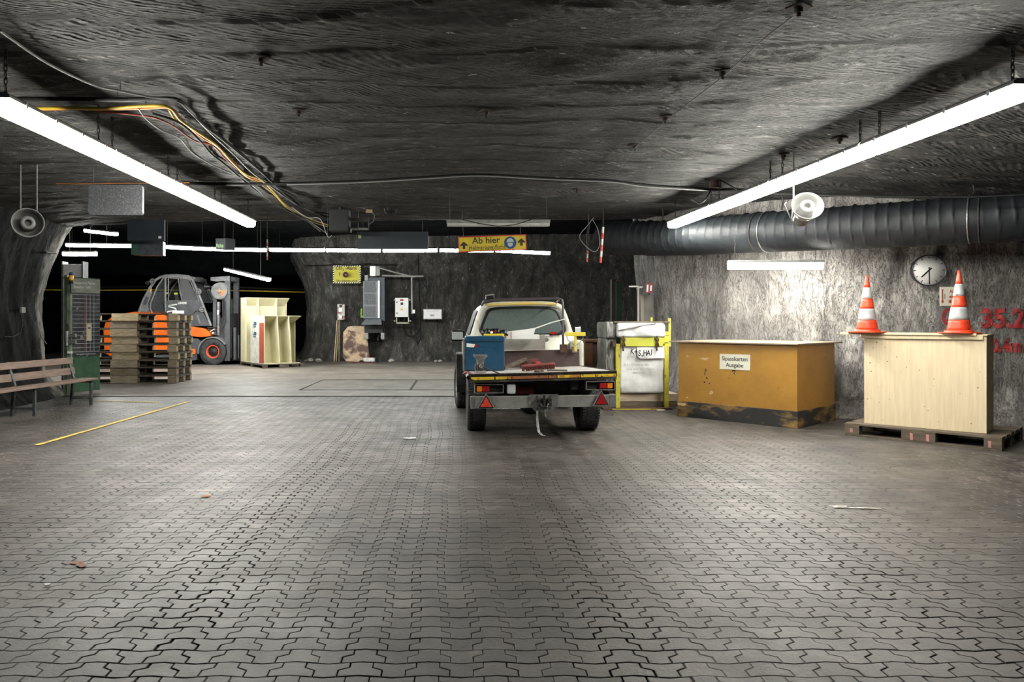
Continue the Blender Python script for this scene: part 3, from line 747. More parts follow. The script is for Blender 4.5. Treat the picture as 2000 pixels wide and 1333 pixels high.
MB().bx(-wd/2+.02, -wd/2+.07, -0.034, -0.03, h/2-.12, h/2-.06).build('sticker', mat('pale_green_paper', (0.3, 0.36, 0.15), rough=.8), t)
t, wd, h = hung_panel('hanging_panel', 'plain dark blue sign panel hanging under the left end of the roof', 'sign', 250, 430, 322, 471, 12.6, M_navy, 0.06)
MB().bx(wd/2-.1, wd/2-.05, -0.034, -0.03, -h/2+.04, -h/2+.08).build('sticker', M_whitep, t)
# yellow helmet sign
M_sy = mat('sign_yellow', (0.52, 0.40, 0.015), (0.42, 0.32, 0.02), 0.6, scale=4)
M_sr = mat('sign_red', (0.45, 0.04, 0.03), rough=.5)
M_ink = mat('sign_black', (0.012, 0.013, 0.015), rough=.6)
M_sb = mat('sign_blue', (0.01, 0.05, 0.16), rough=.5)
M_cream = mat('sign_cream', (0.72, 0.70, 0.58), (0.64, 0.62, 0.52), 0.5, scale=5)
t, wd, h = hung_panel('helmet_sign', 'yellow sign edged in red reading Ab hier Helmtragepflicht with a blue helmet symbol', 'sign', 895, 460.5, 1028, 491, 12.2, M_sr, 0.02, roll=R(-2.2))
MB().box((0, -0.012, 0), (wd-0.035, 0.006, h-0.035)).build('yellow_face', M_sy, t)
mb = MB(); text(mb, 'Ab hier', 0.155, (-0.045*wd/1.15-0.06, -0.0165, 0.052), 0.002); text(mb, 'Helmtragepflicht', 0.118, (-0.09, -0.0165, -0.068), 0.0, width=0.80)
mb.build('lettering', M_ink, t)
def arrow(mb, x, z, s, y):
    mb.prism([(x-0.18*s, z-0.5*s), (x+0.18*s, z-0.5*s), (x+0.18*s, z+0.0*s), (x+0.5*s, z-0.12*s), (x+0.5*s, z+0.12*s), (x, z+0.55*s), (x-0.5*s, z+0.12*s), (x-0.5*s, z-0.12*s), (x-0.18*s, z+0.0*s)], y, y+0.001)
mb = MB(); arrow(mb, -wd/2+0.095, -0.02, 0.12, -0.0165); mb.build('arrow', M_ink, t)
mb = MB(); arrow(mb, wd/2-0.085, 0.0, 0.12, -0.0165); mb.build('arrow', M_ink, t)
MB().cyl((wd/2-0.275, -0.015, 0.0), (wd/2-0.275, -0.0165, 0.0), 0.105, n=32).build('blue_disc', M_sb, t)
mb = MB(); cx = wd/2-0.275
mb.prism([(cx-0.065, 0.01), (cx-0.05, 0.05), (cx-0.02, 0.075), (cx+0.02, 0.075), (cx+0.05, 0.05), (cx+0.065, 0.01)], -0.0172, -0.0168)
mb.prism([(cx-0.045, 0.0), (cx+0.045, 0.0), (cx+0.04, -0.05), (cx, -0.075), (cx-0.04, -0.05)], -0.0172, -0.0168)
mb.build('helmet_symbol', mat('pale_blue', (0.32, 0.36, 0.36), rough=.5), t)
# dark green box sign and escape route sign in the far row
M_gfr = mat('green_frame', (0.02, 0.09, 0.06), (0.03, 0.06, 0.05), 0.5, scale=6)
M_fog = mat('dull_plastic_face', (0.07, 0.08, 0.09), (0.035, 0.04, 0.045), 0.4, scale=12)
c_ = at(293, 486, 13.1)
t = thing('box_sign', 'dark box sign with a green end seen from below between two far tubes', 'sign', c_, R(8))
MB().bx(-0.20, 0.25, -0.09, 0.09, -0.13, 0.13).build('face', M_fog, t, 0.006)
MB().bx(-0.30, -0.20, -0.1, 0.1, -0.12, 0.15).build('green_end', M_gfr, t, 0.004)
MB().cyl((-0.15, 0, .13), (-0.15, 0, up(c_.x, c_.y)-c_.z+.05), 0.006, n=6).cyl((0.15, 0, .13), (0.15, 0, up(c_.x, c_.y)-c_.z+.05), 0.006, n=6).build('hanger', M_chain, t)
c_ = at(439, 479, 12.9)
t = thing('exit_light', 'angled silvery box light with green symbols hanging in front of the far row', 'sign', c_, R(-38))
MB().prism([(-0.13, 0.125), (0.17, 0.105), (0.17, -0.10), (-0.13, -0.075)], -0.10, 0.10, 'Y').build('case', mat('dark_case', (0.04, 0.045, 0.055), rough=.5), t, 0.004)
MB().prism([(-0.12, 0.115), (0.16, 0.095), (0.16, -0.09), (-0.12, -0.065)], -0.104, -0.10, 'Y').build('face', mat('light_face', (0.42, 0.43, 0.45), rough=.4), t)
mb = MB(); mb.bx(-.11, -.06, -.106, -.1045, -.04, .02).bx(-.045, .0, -.106, -.1045, -.055, .0).bx(.015, .04, -.106, -.1045, -.05, .01).bx(.055, .11, -.106, -.1045, -.06, -.01).build('green_symbols', emis('green_glow', (0.35, 0.9, 0.22), 0.5), t)
MB().cyl((0, 0, .11), (0, 0, up(c_.x, c_.y)-c_.z+.05), 0.006, n=6).build('hanger', M_chain, t)

# ---------------------------------------------------------------- cables under the roof
def roofcable(name, label, pts, r, m, group=None, n=6, cat='cable'):
    """pts are (photo x, photo y, distance)"""
    P = [at(*p) for p in pts]; out = []
    for i in range(len(P)-1):
        p0_ = P[max(i-1, 0)]; p1_ = P[i]; p2_ = P[i+1]; p3_ = P[min(i+2, len(P)-1)]
        for k in range(6):
            t_ = k/6; out.append(0.5*((2*p1_)+(p2_-p0_)*t_+(2*p0_-5*p1_+4*p2_-p3_)*t_*t_+(3*p1_-p0_-3*p2_+p3_)*t_**3))
    out.append(P[-1])
    o = tag(MB().tube(out, r, n).build(name, m), label, cat, group)
    if group and group.startswith(('cables strung', 'cables crossing')):
        for i in range(3, len(P)-1, 4):
            zt = up(P[i].x, P[i].y)
            if 0.02 < zt - P[i].z < 0.6: MB().cyl(P[i], (P[i].x, P[i].y, zt+0.02), 0.003, n=5).build('cable_tie', M_wire, o)
    return o
M_wire = mat('thin_wire', (0.02, 0.02, 0.02), rough=.5)
M_cy = mat('yellow_cable_jacket', (0.62, 0.42, 0.03), (0.4, 0.28, 0.03), 0.5, scale=8)
M_co = mat('orange_cable_jacket', (0.65, 0.22, 0.03), rough=.5)
M_cr = mat('red_cable_jacket', (0.28, 0.035, 0.03), rough=.5)
M_cs = mat('grey_cable_jacket', (0.22, 0.22, 0.215), rough=.5)
def dz(y): return FL*(3.24-EYE)/(VY-y)
def bundle(pix, off=0.0): return [(x, y, min(14.5, dz(y) + off)) for x, y in pix]
G = 'cables strung along the roof'
base = [(20, 212), (112, 211), (200, 212), (285, 207), (330, 210), (352, 234), (392, 262), (425, 285), (455, 318), (480, 340), (510, 352), (535, 375), (560, 402), (600, 425), (640, 440)]
roofcable('cable', 'bright yellow cable, uppermost of the bundle above the left lamps', bundle(base), 0.013, M_cy, G)
roofcable('cable', 'orange cable twisted round the yellow one above the left lamps', bundle([(x+2+3*math.sin(i*1.7), y+3+2*math.cos(i*2.1)) for i, (x, y) in enumerate(base[:11])], 0.03), 0.010, M_co, G)
roofcable('cable', 'second yellow cable ending near the black junction block', bundle([(x-3*math.sin(i*1.3), y+5+2*math.sin(i*2.4)) for i, (x, y) in enumerate(base[4:])], 0.05), 0.009, M_cy, G)
roofcable('cable', 'thick black cable rising from the left over the yellow cables', bundle([(0, 194), (60, 193), (150, 194), (230, 195), (300, 193), (345, 195), (370, 215), (400, 245), (430, 268), (475, 305), (510, 335), (545, 368), (590, 405), (640, 425), (670, 430)]), 0.018, M_black, G)
roofcable('cable', 'grey cable with a bright glint sagging right of the yellow cables', bundle([(0, 60), (90, 122), (180, 165), (235, 178), (300, 191), (345, 196), (375, 218), (392, 240), (420, 268), (455, 300), (490, 335), (530, 365), (580, 400), (625, 420)], -0.02), 0.009, M_cs, G)
roofcable('cable', 'dark red cable below the yellow cables above the left lamps', bundle([(190, 218), (260, 224), (305, 231), (340, 247), (360, 262), (385, 277), (415, 284), (440, 310), (470, 335), (500, 350)]), 0.008, M_cr, G)
roofcable('cable', 'thin black cable looping lowest under the bundle', bundle([(270, 212), (285, 232), (315, 255), (350, 270), (375, 298), (410, 320), (450, 338), (480, 352), (520, 385), (560, 410), (600, 430), (640, 458)]), 0.006, M_cs, G)
roofcable('cable', 'black cable nearest the lamp row under the bundle', bundle([(300, 222), (350, 240), (390, 275), (412, 300), (440, 322), (470, 348), (500, 372), (550, 405), (590, 425), (625, 452)]), 0.012, M_black, G)
roofcable('cable', 'black cable among the tangle at the end of the bundle', bundle([(540, 366), (575, 385), (600, 412), (640, 418), (668, 428), (680, 437)]), 0.014, M_black, G)
roofcable('cable', 'pale cable hanging down in a hook at the end of the bundle', [(570, 405, 11.5), (600, 425, 11.5), (625, 428, 11.5), (640, 462, 11.5), (648, 460, 11.5)], 0.006, M_cs, G)
# cross cables
roofcable('cable', 'thick black cable crossing the roof from the bundle to the red junction box', [(360, 358, 9.6), (440, 360, 9.55), (560, 359, 9.5), (640, 357, 9.45), (740, 353, 9.35), (850, 346, 9.2), (930, 342, 9.1), (1000, 345, 9.15), (1100, 351, 9.3), (1180, 353, 9.35), (1250, 361, 9.5), (1330, 367, 9.7), (1392, 371, 9.8), (1440, 371, 9.85), (1478, 377, 9.9)], 0.022, M_black, 'cables crossing the roof')
roofcable('cable', 'thin grey cable tied along the thick crossing cable', [(560, 361, 9.45), (700, 357, 9.35), (840, 349, 9.15), (935, 344, 9.05), (1050, 350, 9.2), (1190, 356, 9.3), (1260, 365, 9.45), (1390, 373, 9.7)], 0.008, M_cs, 'cables crossing the roof')
roofcable('cable', 'thin yellow and red cable along the roof above the blank grey panel', [(110, 359, 9.5), (170, 359, 9.5), (240, 358, 9.5), (300, 358, 9.5), (370, 357, 9.55)], 0.004, M_co, 'cables crossing the roof')
roofcable('cable', 'grey cable hooking down below the red junction box', [(1388, 372, 9.7), (1378, 390, 9.6), (1365, 398, 9.6), (1355, 392, 9.6), (1348, 387, 9.6)], 0.010, M_black, 'cables at the red junction box')
roofcable('cable', 'black cable loop at the left of the red junction box', [(1386, 353, 9.65), (1376, 350, 9.65), (1375, 345, 9.65), (1386, 343, 9.65)], 0.008, M_black, 'cables at the red junction box')
roofcable('cable', 'black cables leaving the right of the red junction box', [(1408, 353, 9.65), (1425, 362, 9.7), (1440, 371, 9.8)], 0.010, M_black, 'cables at the red junction box')
p = at(1397, 355, 9.8)
t = thing('junction_box', 'rusty red round junction box on the roof near the end of the right lamp row', 'junction box', p)
zt = up(p.x, p.y) - p.z
MB().cyl((0, 0, -0.085), (0, 0, max(0.08, zt+.03)), 0.078, n=20).build('case', mat('dull_red_paint', (0.10, 0.045, 0.035), (0.06, 0.03, 0.025), 0.6, scale=6), t, 0.005)
MB().cyl((0, 0, -0.095), (0, 0, -0.083), 0.083, n=20).build('lid', M_rust, t)
# wire held by rock bolts
M_bolt = mat('dark_rusty_bolt', (0.035, 0.018, 0.014), (0.015, 0.01, 0.009), 0.8, scale=9)
M_wire = mat('thin_wire', (0.02, 0.02, 0.02), rough=.5)
wpx = [(1545, 18), (1490, 62), (1412, 137), (1300, 225), (1240, 280), (1205, 330)]
pts_ = []
for x, y in wpx:
    h_ = hit('c', x, y); pts_.append(h_ - Vector((0, 0, 0.05)))
tag(MB().tube(pts_, 0.004, 5).build('wire', M_wire), 'thin straight wire stretched under the roof between the rusty bolt plates', 'wire')
for i, (px, py, lb) in enumerate([(1560, 10, 'rusty rock bolt plate at the top edge of the photo, on the wire'), (1412, 137, 'rusty rock bolt plate on the wire, second from the top'), (1300, 226, 'dark rock bolt plate midway along the wire'),
        (1240, 282, 'small dark rock bolt plate near the lower end of the wire'), (510, 110, 'dark rock bolt plate in the roof above the left lamp row'), (583, 213, 'dark rock bolt plate right of the yellow cables'),
        (950, 215, 'dark rock bolt plate at the middle of the roof'), (1128, 368, 'dark rock bolt plate below the crossing cable'), (1640, 268, 'dark rock bolt plate in the shadow beside the right lamp row'), (1530, 300, 'rock bolt plate with a chain above the right lamp row')]):
    h_ = hit('c', px, py)
    t = thing('rock_bolt', lb, 'rock bolt', h_, rng.uniform(0, 1.5), 'rock bolts in the roof')
    MB().box((0, 0, -0.012), (0.11, 0.11, 0.012), rz=0.4).build('plate', M_bolt, t, 0.002)
    MB().cyl((0, 0, 0.02), (0, 0, -0.07), 0.013, n=8).cyl((0, 0, -0.02), (0, 0, -0.045), 0.026, n=6).build('bolt', M_bolt, t)
# junction block and loose gear at the mouth of the hall
p = at(664, 433, 12.0)
t = thing('junction_block', 'black cable block hanging at the roof end where the yellow cables stop', 'junction box', p)
MB().bx(-0.16, 0.16, -0.12, 0.12, -0.17, 0.19).build('case', mat('matt_black', (0.006, 0.007, 0.008), rough=.7), t, 0.01)
MB().cyl((0, 0, .18), (0, 0, up(p.x, p.y)-p.z+.04), 0.02, n=8).build('hanger', M_chain, t)
p = at(700, 437, 12.2)
t = thing('emergency_light', 'small open wire frame with lamp gear hanging beside the black cable block', 'light fitting', p, R(6))
MB().bx(-0.17, 0.17, -0.05, 0.05, 0.03, 0.09).bx(-0.18, -0.16, -0.05, 0.05, -0.12, 0.1).bx(0.16, 0.18, -0.05, 0.05, -0.1, 0.1).bx(-0.02, 0.0, -0.05, 0.05, -0.1, 0.08).build('frame', M_chain, t)
MB().bx(-0.17, 0.18, -0.04, 0.04, -0.11, -0.075).build('tray', M_galv, t, 0.003)
MB().cyl((-0.18, -0.05, -0.13), (-0.11, -0.05, -0.13), 0.03, n=12).build('lamp_head', M_enam, t)
MB().tube([(-0.17, 0, 0.1), (-0.25, 0, 0.2), (-0.2, 0, 0.3)], 0.005, 5).tube([(0.17, 0, -0.02), (0.26, 0, 0.05), (0.27, 0, 0.16), (0.2, 0, 0.2)], 0.005, 5).tube([(0, 0, .08), (0, 0, up(p.x, p.y)-p.z+.04)], 0.006, 5).build('cable', M_cs, t)
p = at(721, 409, 12.1)
t = thing('cardboard_tag', 'small tan square plate hanging over the loose lamp gear', 'plate', p)
MB().box((0, 0, 0), (0.11, 0.008, 0.12)).build('plate', mat('tan_card', (0.36, 0.29, 0.15), (0.28, 0.22, 0.12), 0.8), t)
MB().cyl((0, 0, .05), (0, 0, up(p.x, p.y)-p.z+.04), 0.004, n=6).build('hanger', M_chain, t)
p = at(763, 408, 12.0)
tag(MB(Matrix.Translation(p)).lathe([(0.0, -0.09), (0.09, -0.07), (0.12, 0.02), (0.06, 0.1), (0.03, up(p.x, p.y)-p.z+.03)], 12).build('rock_anchor', M_black), 'dark hanging anchor head left of the centre under the roof edge', 'anchor')
# red and white striped hanging rods
def rod(px0, py0, px1, py1, d, label, r=0.02):
    a = at(px0, py0, d); b = at(px1, py1, d); t = thing('warning_rod', label, 'rod', b, 0, 'striped warning rods'); v = a - b
    n = 6
    for k in range(n):
        MB().cyl(v*k/n, v*(k+1)/n, r, n=12).build('red_band' if k % 2 == 0 else 'white_band', M_sr if k % 2 == 0 else mat('dull_white', (0.45, 0.43, 0.4), rough=.6), t)
    top = up(a.x, a.y) - b.z
    MB().cyl(v, (v.x, v.y, max(top+.04, v.z+0.05)), 0.006, n=6).build('wire', M_chain, t)
rod(1178, 444, 1173, 514, 12.0, 'red and white striped rod hanging at the right end of the roof')
rod(1149, 465, 1147, 512, 13.0, 'darker striped rod hanging left of the bright one', 0.016)
rod(522, 468, 522, 508, 12.9, 'short striped rod hanging over the far lamp row', 0.014)
roofcable('cable', 'loose cable loop hanging beside the striped rods', [(1160, 425, 12.6), (1148, 440, 12.6), (1132, 462, 12.6), (1145, 482, 12.6), (1162, 492, 12.6), (1171, 478, 12.6), (1168, 450, 12.6), (1158, 430, 12.6)], 0.006, M_cs, 'loose cables at the roof end')
roofcable('cable', 'thicker black loose cable hanging beside the striped rods', [(1148, 400, 12.7), (1152, 430, 12.7), (1148, 460, 12.7), (1149, 490, 12.7)], 0.022, M_black, 'loose cables at the roof end')

# ---------------------------------------------------------------- clock and wall notices on the right wall
hc = hit('r', 1806, 530); nrm = Vector((-0.38, -1, 0)).normalized(); rzw = math.atan2(nrm.x, -nrm.y)*1.0
hc = hc + Vector((-0.05, -0.16, 0))
t = thing('wall_clock', 'round white station clock showing half past seven on the right wall', 'clock', hc, R(-14))
rr_ = 30.5/FL*hc.y
T90 = Matrix.Rotation(R(90), 4, 'X')
MB(T90).lathe([(0, -0.06), (rr_*0.97, -0.06), (rr_, -0.03), (rr_, 0.015), (rr_*0.985, 0.028), (rr_*0.945, 0.028), (rr_*0.935, 0.012), (0, 0.012)], 56).build('case', mat('black_enamel', (0.02, 0.022, 0.025), rough=.3), t)
MB(T90).lathe([(0, 0.0125), (rr_*0.94, 0.0125), (rr_*0.94, 0.014), (0, 0.014)], 56).build('dial', M_enam, t)
mb = MB()
for k in range(60):
    a = 2*math.pi*k/60; L0, wd = (0.16, 0.045) if k % 5 == 0 else (0.05, 0.014)
    mb.add([(-wd/2*rr_, -0.0155, 0.90*rr_), (wd/2*rr_, -0.0155, 0.90*rr_), (wd/2*rr_, -0.0155, (0.90-L0)*rr_), (-wd/2*rr_, -0.0155, (0.90-L0)*rr_)], [(0, 1, 2, 3)], False, Matrix.Rotation(a, 4, 'Y'))
mb.build('minute_marks', M_ink, t)
mb = MB(); mb.prism([(-0.05*rr_, -0.2*rr_), (0.05*rr_, -0.2*rr_), (0.04*rr_, 0.62*rr_), (-0.04*rr_, 0.62*rr_)], -0.018, -0.0165)
for v in (mb,): v.v = [Matrix.Rotation(R(225), 4, 'Y') @ q for q in v.v]
mb.build('hour_hand', M_ink, t)
mb = MB(); mb.prism([(-0.035*rr_, -0.2*rr_), (0.035*rr_, -0.2*rr_), (0.03*rr_, 0.9*rr_), (-0.03*rr_, 0.9*rr_)], -0.0195, -0.0182)
mb.v = [Matrix.Rotation(R(179), 4, 'Y') @ q for q in mb.v]; mb.build('minute_hand', M_ink, t)
MB().cyl((0, 0.05, 0), (0.0, 0.30, 0.02), 0.03, n=10).build('wall_mount', M_chain, t)
hc = hit('r', 1850, 580) + Vector((-0.03, -0.14, 0))
t = thing('warning_notice', 'cream notice with red writing and a red down arrow, half hidden by a cone', 'sign', hc, R(-12))
sw, sh = 0.295, 0.262
MB().bx(-sw/2, sw/2, 0, 0.012, -sh/2, sh/2).build('board', M_cream, t, 0.003)
MB().bx(-0.1, -0.06, 0.01, 0.25, -0.02, 0.02).build('wall_mount', M_chain, t)
mb = MB()
for k, s_ in enumerate(('Achtung', 'wichtiger', 'Meßpunkt')): text(mb, s_, 0.067, (0.040, -0.001, 0.068-0.07*k), 0.0018, width=0.60)
mb.build('lettering', M_sr, t)
x = -sw/2+0.032
MB().prism([(x-0.007, 0.1), (x+0.007, 0.1), (x+0.007, -0.06), (x+0.019, -0.06), (x, -0.10), (x-0.019, -0.06), (x-0.007, -0.06)], -0.0014, -0.0004).build('arrow', M_sr, t)
MB().bx(x+0.018, x+0.034, -0.0012, -0.0002, -0.035, 0.035).build('grey_bar', mat('mid_grey', (0.35, 0.35, 0.33)), t)
# red measuring marks sprayed on the rock
M_spray = mat('red_spray_paint', (0.40, 0.03, 0.03), (0.17, 0.04, 0.04), 0.7, scale=14, lo=0.45, hi=0.65, coords='World')
def sprayed(s, px, py, size, bold, width=1.0, key='r', parent=wall_right, m=M_spray, rot=0.0, name='sprayed_number'):
    cu = bpy.data.curves.new('t', 'FONT'); cu.body = s; cu.size = size; cu.align_x = 'LEFT'; cu.align_y = 'CENTER'; cu.offset = bold; cu.resolution_u = 4
    ob = bpy.data.objects.new('t', cu); C.objects.link(ob); dg = bpy.context.evaluated_depsgraph_get(); dg.update()
    me = bpy.data.meshes.new_from_object(ob.evaluated_get(dg)); bpy.data.objects.remove(ob); bpy.data.curves.remove(cu)
    bm = bmesh.new(); bm.from_mesh(me)
    for k in range(5):
        bmesh.ops.triangulate(bm, faces=bm.faces)
        es = [e for e in bm.edges if e.calc_length() > 4.0]
        if not es: break
        bmesh.ops.subdivide_edges(bm, edges=es, cuts=1)
    n = 0; rn = random.Random(4)
    for v in bm.verts:
        h_ = hit(key, px + v.co.x*width + rn.uniform(-.5, .5), py - v.co.y + rn.uniform(-.5, .5))
        if h_ is None: continue
        d = (h_ - Vector((0, 0, EYE))).normalized(); v.co = h_ - d*0.02
    bm.to_mesh(me); bm.free(); me.materials.clear(); me.materials.append(m)
    o = bpy.data.objects.new(name, me); C.objects.link(o); o.parent = parent
    return o
sprayed('G', 1839, 621, 46, 1.6, 0.8)
sprayed('35.2', 1915, 624, 50, 2.2, 1.0)
sprayed('0.4m', 1934, 677, 34, 1.6, 0.9)

# ---------------------------------------------------------------- chipboard style counter with notice
M_och = mat('ochre_painted_board', (0.40, 0.205, 0.028), (0.31, 0.15, 0.022), 0.42, scale=2.2, lo=0.35, hi=0.7, c3=(0.13, 0.07, 0.025), s3=7, lo3=0.63, hi3=0.72, bump=0.12, bscale=25, spec=0.5)
M_och2 = mat('blackened_ochre_board', (0.27, 0.16, 0.045), (0.018, 0.018, 0.018), 0.7, scale=2.6, lo=0.36, hi=0.52, stretch=(1, 1, 2.5), bump=0.2, bscale=30)
M_top = mat('old_plywood', (0.30, 0.235, 0.165), (0.20, 0.155, 0.11), 0.6, scale=5, stretch=(1, 6, 1))
M_bare = mat('torn_bare_board', (0.62, 0.42, 0.22), (0.5, 0.33, 0.16), 0.8, scale=14)
ang_c = R(-48); pc = at(1325, 815, 1939/185); pr = at(1557, 838, 1939/208)
LW = 1.715; DW = 1.25
t = thing('issue_counter', 'ochre painted board counter with a blackened base and a small notice', 'counter', (pr.x, pr.y, 0), ang_c)
# local x runs along the front from -LW (left) to 0 (right front corner), y goes back
MB().bx(-LW, 0, 0, DW, 0.2, 1.085).build('body', M_och, t, 0.004)
MB().bx(-LW-0.012, 0.012, -0.012, DW+0.012, 0, 0.225).build('base', M_och2, t, 0.004)
MB().bx(-LW-0.12, 0.03, -0.06, DW+0.22, 1.088, 1.108).build('tabletop', M_top, t, 0.003)
nx = -LW + (1438-1325)/(1557-1325)*LW*1.04; nz = 1.385 - (708-630)/FL*9.9
MB().box((nx, -0.003, nz), (0.44, 0.006, 0.215)).build('notice', M_cream, t, 0.001)
mb = MB(); text(mb, 'Sipasskarten', 0.082, (nx, -0.0072, nz+0.042), 0.0006, width=0.92); text(mb, 'Ausgabe', 0.082, (nx, -0.0072, nz-0.045), 0.0006, width=0.92); mb.build('notice_lettering', M_ink, t)
def patch(mb, x, z, rx, rz_, y=-0.0015, seed=0, n=14):
    rn = random.Random(seed); pts = []
    for k in range(n):
        a = 2*math.pi*k/n; f = rn.uniform(0.5, 1.1); pts.append((x+rx*f*math.cos(a), y, z+rz_*f*math.sin(a)))
    mb.add(pts, [tuple(range(n))])
for x_, z_, a_, b_, y_, s_ in ((.42, .86, .085, .025, -.0015, 1), (.15, .89, .03, .012, -.0015, 2), (.52, .38, .035, .03, -.0015, 5), (.14, .285, .03, .012, -.0015, 3), (.08, .18, .09, .03, -.0135, 4)):
    mb = MB(); patch(mb, -LW+x_, z_, a_, b_, y=y_, seed=s_); mb.build('torn_spot', M_bare, t)
mb = MB(); rn = random.Random(8)
for k in range(16): patch(mb, -LW+0.45+rn.uniform(-.04, .04)+(0.42 if k > 9 else 0), 0.62+rn.uniform(-.16, .1) if k < 10 else 0.70+rn.uniform(-.03, .03), 0.012, 0.014, seed=k)
mb.build('scuff', M_ink, t)

# ---------------------------------------------------------------- pallets
M_pal = mat('weathered_pallet_wood', (0.15, 0.12, 0.085), (0.07, 0.052, 0.036), 0.85, scale=5, stretch=(1, 5, 5), bump=0.5, bscale=12)
M_pald = mat('dark_pallet_wood', (0.115, 0.092, 0.066), (0.045, 0.038, 0.03), 0.85, scale=5, stretch=(1, 5, 5), bump=0.5, bscale=12)
def make_pallet(L_, D_, H_, mid, end, m, label, cat='pallet', group=None, loc=(0, 0, 0), rz=0, mm=None, solid=False):
    """front along local x (0..L_), depth along y; z from 0"""
    t = thing('wooden_pallet', label, cat, loc, rz, group); tb = 0.022; nb = 5
    blk = [(0, end), (L_/2-mid/2, L_/2+mid/2), (L_-end, L_)]
    bw = D_/nb*0.80
    if solid:
        for x0, x1 in ((0, end), (L_/2-mid/2, L_/2+mid/2), (L_-end, L_)): MB().bx(x0, x1, -0.03, -0.001, 0.004, H_-0.004).build('block_face', mm or m, t, 0.004)
    for k in range(nb):
        y0 = k*(D_-bw)/(nb-1); MB().bx(0, L_, y0, y0+bw, H_-tb, H_-0.0005).build('deck_board', m, t, 0.002)
    for x0, x1 in blk:
        MB().bx(x0, x1, 0, D_, H_-2*tb, H_-tb-0.0005).build('cross_board', m, t, 0.002)
        for y0, y1 in ((0, 0.12), (D_/2-0.07, D_/2+0.07), (D_-0.12, D_)):
            MB().bx(x0, x1, y0, y1, tb*0.9, H_-2*tb-0.0005).build('block', mm or m, t, 0.003)
    for y0, y1 in ((0, 0.12), (D_/2-0.07, D_/2+0.07), (D_-0.12, D_)):
        MB().bx(0, L_, y0, y1, 0, tb*0.9-0.0005).build('runner', m, t, 0.002)
    return t
pp = at(1650, 850, 1939/220)
crp = make_pallet(1.56, 1.15, 0.150, 0.34, 0.16, M_pal, 'weathered wooden pallet with pink marks carrying the pale wooden crate', loc=(pp.x, pp.y, 0.0), rz=R(-47))
M_pink = mat('pink_marker', (0.62, 0.22, 0.22), (0.35, 0.18, 0.16), 0.8, scale=25)
for x0 in (0.70, 0.86): MB().bx(x0, x0+0.03, -0.0035, -0.0005, 0.025, 0.105).build('pink_mark', M_pink, crp)
MB().bx(0.06, 0.09, -0.0035, -0.0005, 0.04, 0.09).build('pink_mark', M_pink, crp); MB().bx(1.44, 1.465, -0.0035, -0.0005, 0.03, 0.1).build('pink_mark', M_pink, crp)
# pale crate
M_pine = mat('pale_glued_pine', (0.72, 0.60, 0.41), (0.66, 0.53, 0.35), 0.42, scale=3.5, stretch=(9, 9, 0.6), lo=0.4, hi=0.6, c3=(0.34, 0.21, 0.1), s3=10, lo3=0.80, hi3=0.82)
M_pine2 = mat('rough_chipboard_edge', (0.80, 0.66, 0.42), (0.58, 0.45, 0.26), 0.8, scale=22, bump=0.4)
pcr = at(1687, 828, FL*1.241/198.0)
CW, CD, CH = 1.215, 0.50, 1.085
t = thing('wooden_crate', 'tall pale pine crate standing on the marked pallet with two cones on top', 'crate', (pcr.x+.005, pcr.y+.0, 0.151), R(-44))
MB().bx(0, CW, 0, 0.02, 0, CH).build('front_panel', M_pine, t, 0.002)
MB().bx(CW-0.02, CW, 0.0205, CD, 0, CH).build('side_panel', M_pine2, t, 0.002)
MB().bx(0, 0.02, 0.0205, CD, 0, CH).build('side_panel', M_pine, t, 0.002)
MB().bx(0.0205, CW-0.0205, CD-0.02, CD, 0, CH).build('back_panel', M_pine, t, 0.002)
MB().bx(0.0205, CW-0.0205, 0.0205, CD-0.0205, 0.0, 0.02).build('bottom', M_pine, t)
MB().bx(-0.03, CW-0.03, -0.03, 0.0, CH-0.045, CH).build('batten', M_pine, t, 0.002)
MB().bx(-0.26, CW-0.085, -0.05, 0.36, CH, CH+0.025).build('top_board', M_pine, t, 0.002)
MB().bx(CW-0.084, CW+0.01, -0.02, CD, CH, CH+0.012).build('top_board', M_pine2, t, 0.002)
Mc = Matrix.Translation((pcr.x+.005, pcr.y, 0.151)) @ Matrix.Rotation(R(-44), 4, 'Z')
knots = MB(); rn = random.Random(12)
for k in range(34):
    cx, cz = rn.uniform(0.03, CW-0.03), rn.uniform(0.04, CH-0.08); r_ = rn.uniform(0.002, 0.007); pts = [(cx+r_*1.4*math.cos(a), -0.0008, cz+r_*math.sin(a)) for a in np.linspace(0, 2*np.pi, 8, endpoint=False)]
    knots.add(pts, [tuple(range(8))])
knots.build('knot', mat('knot_brown', (0.22, 0.14, 0.07), rough=.7), t)

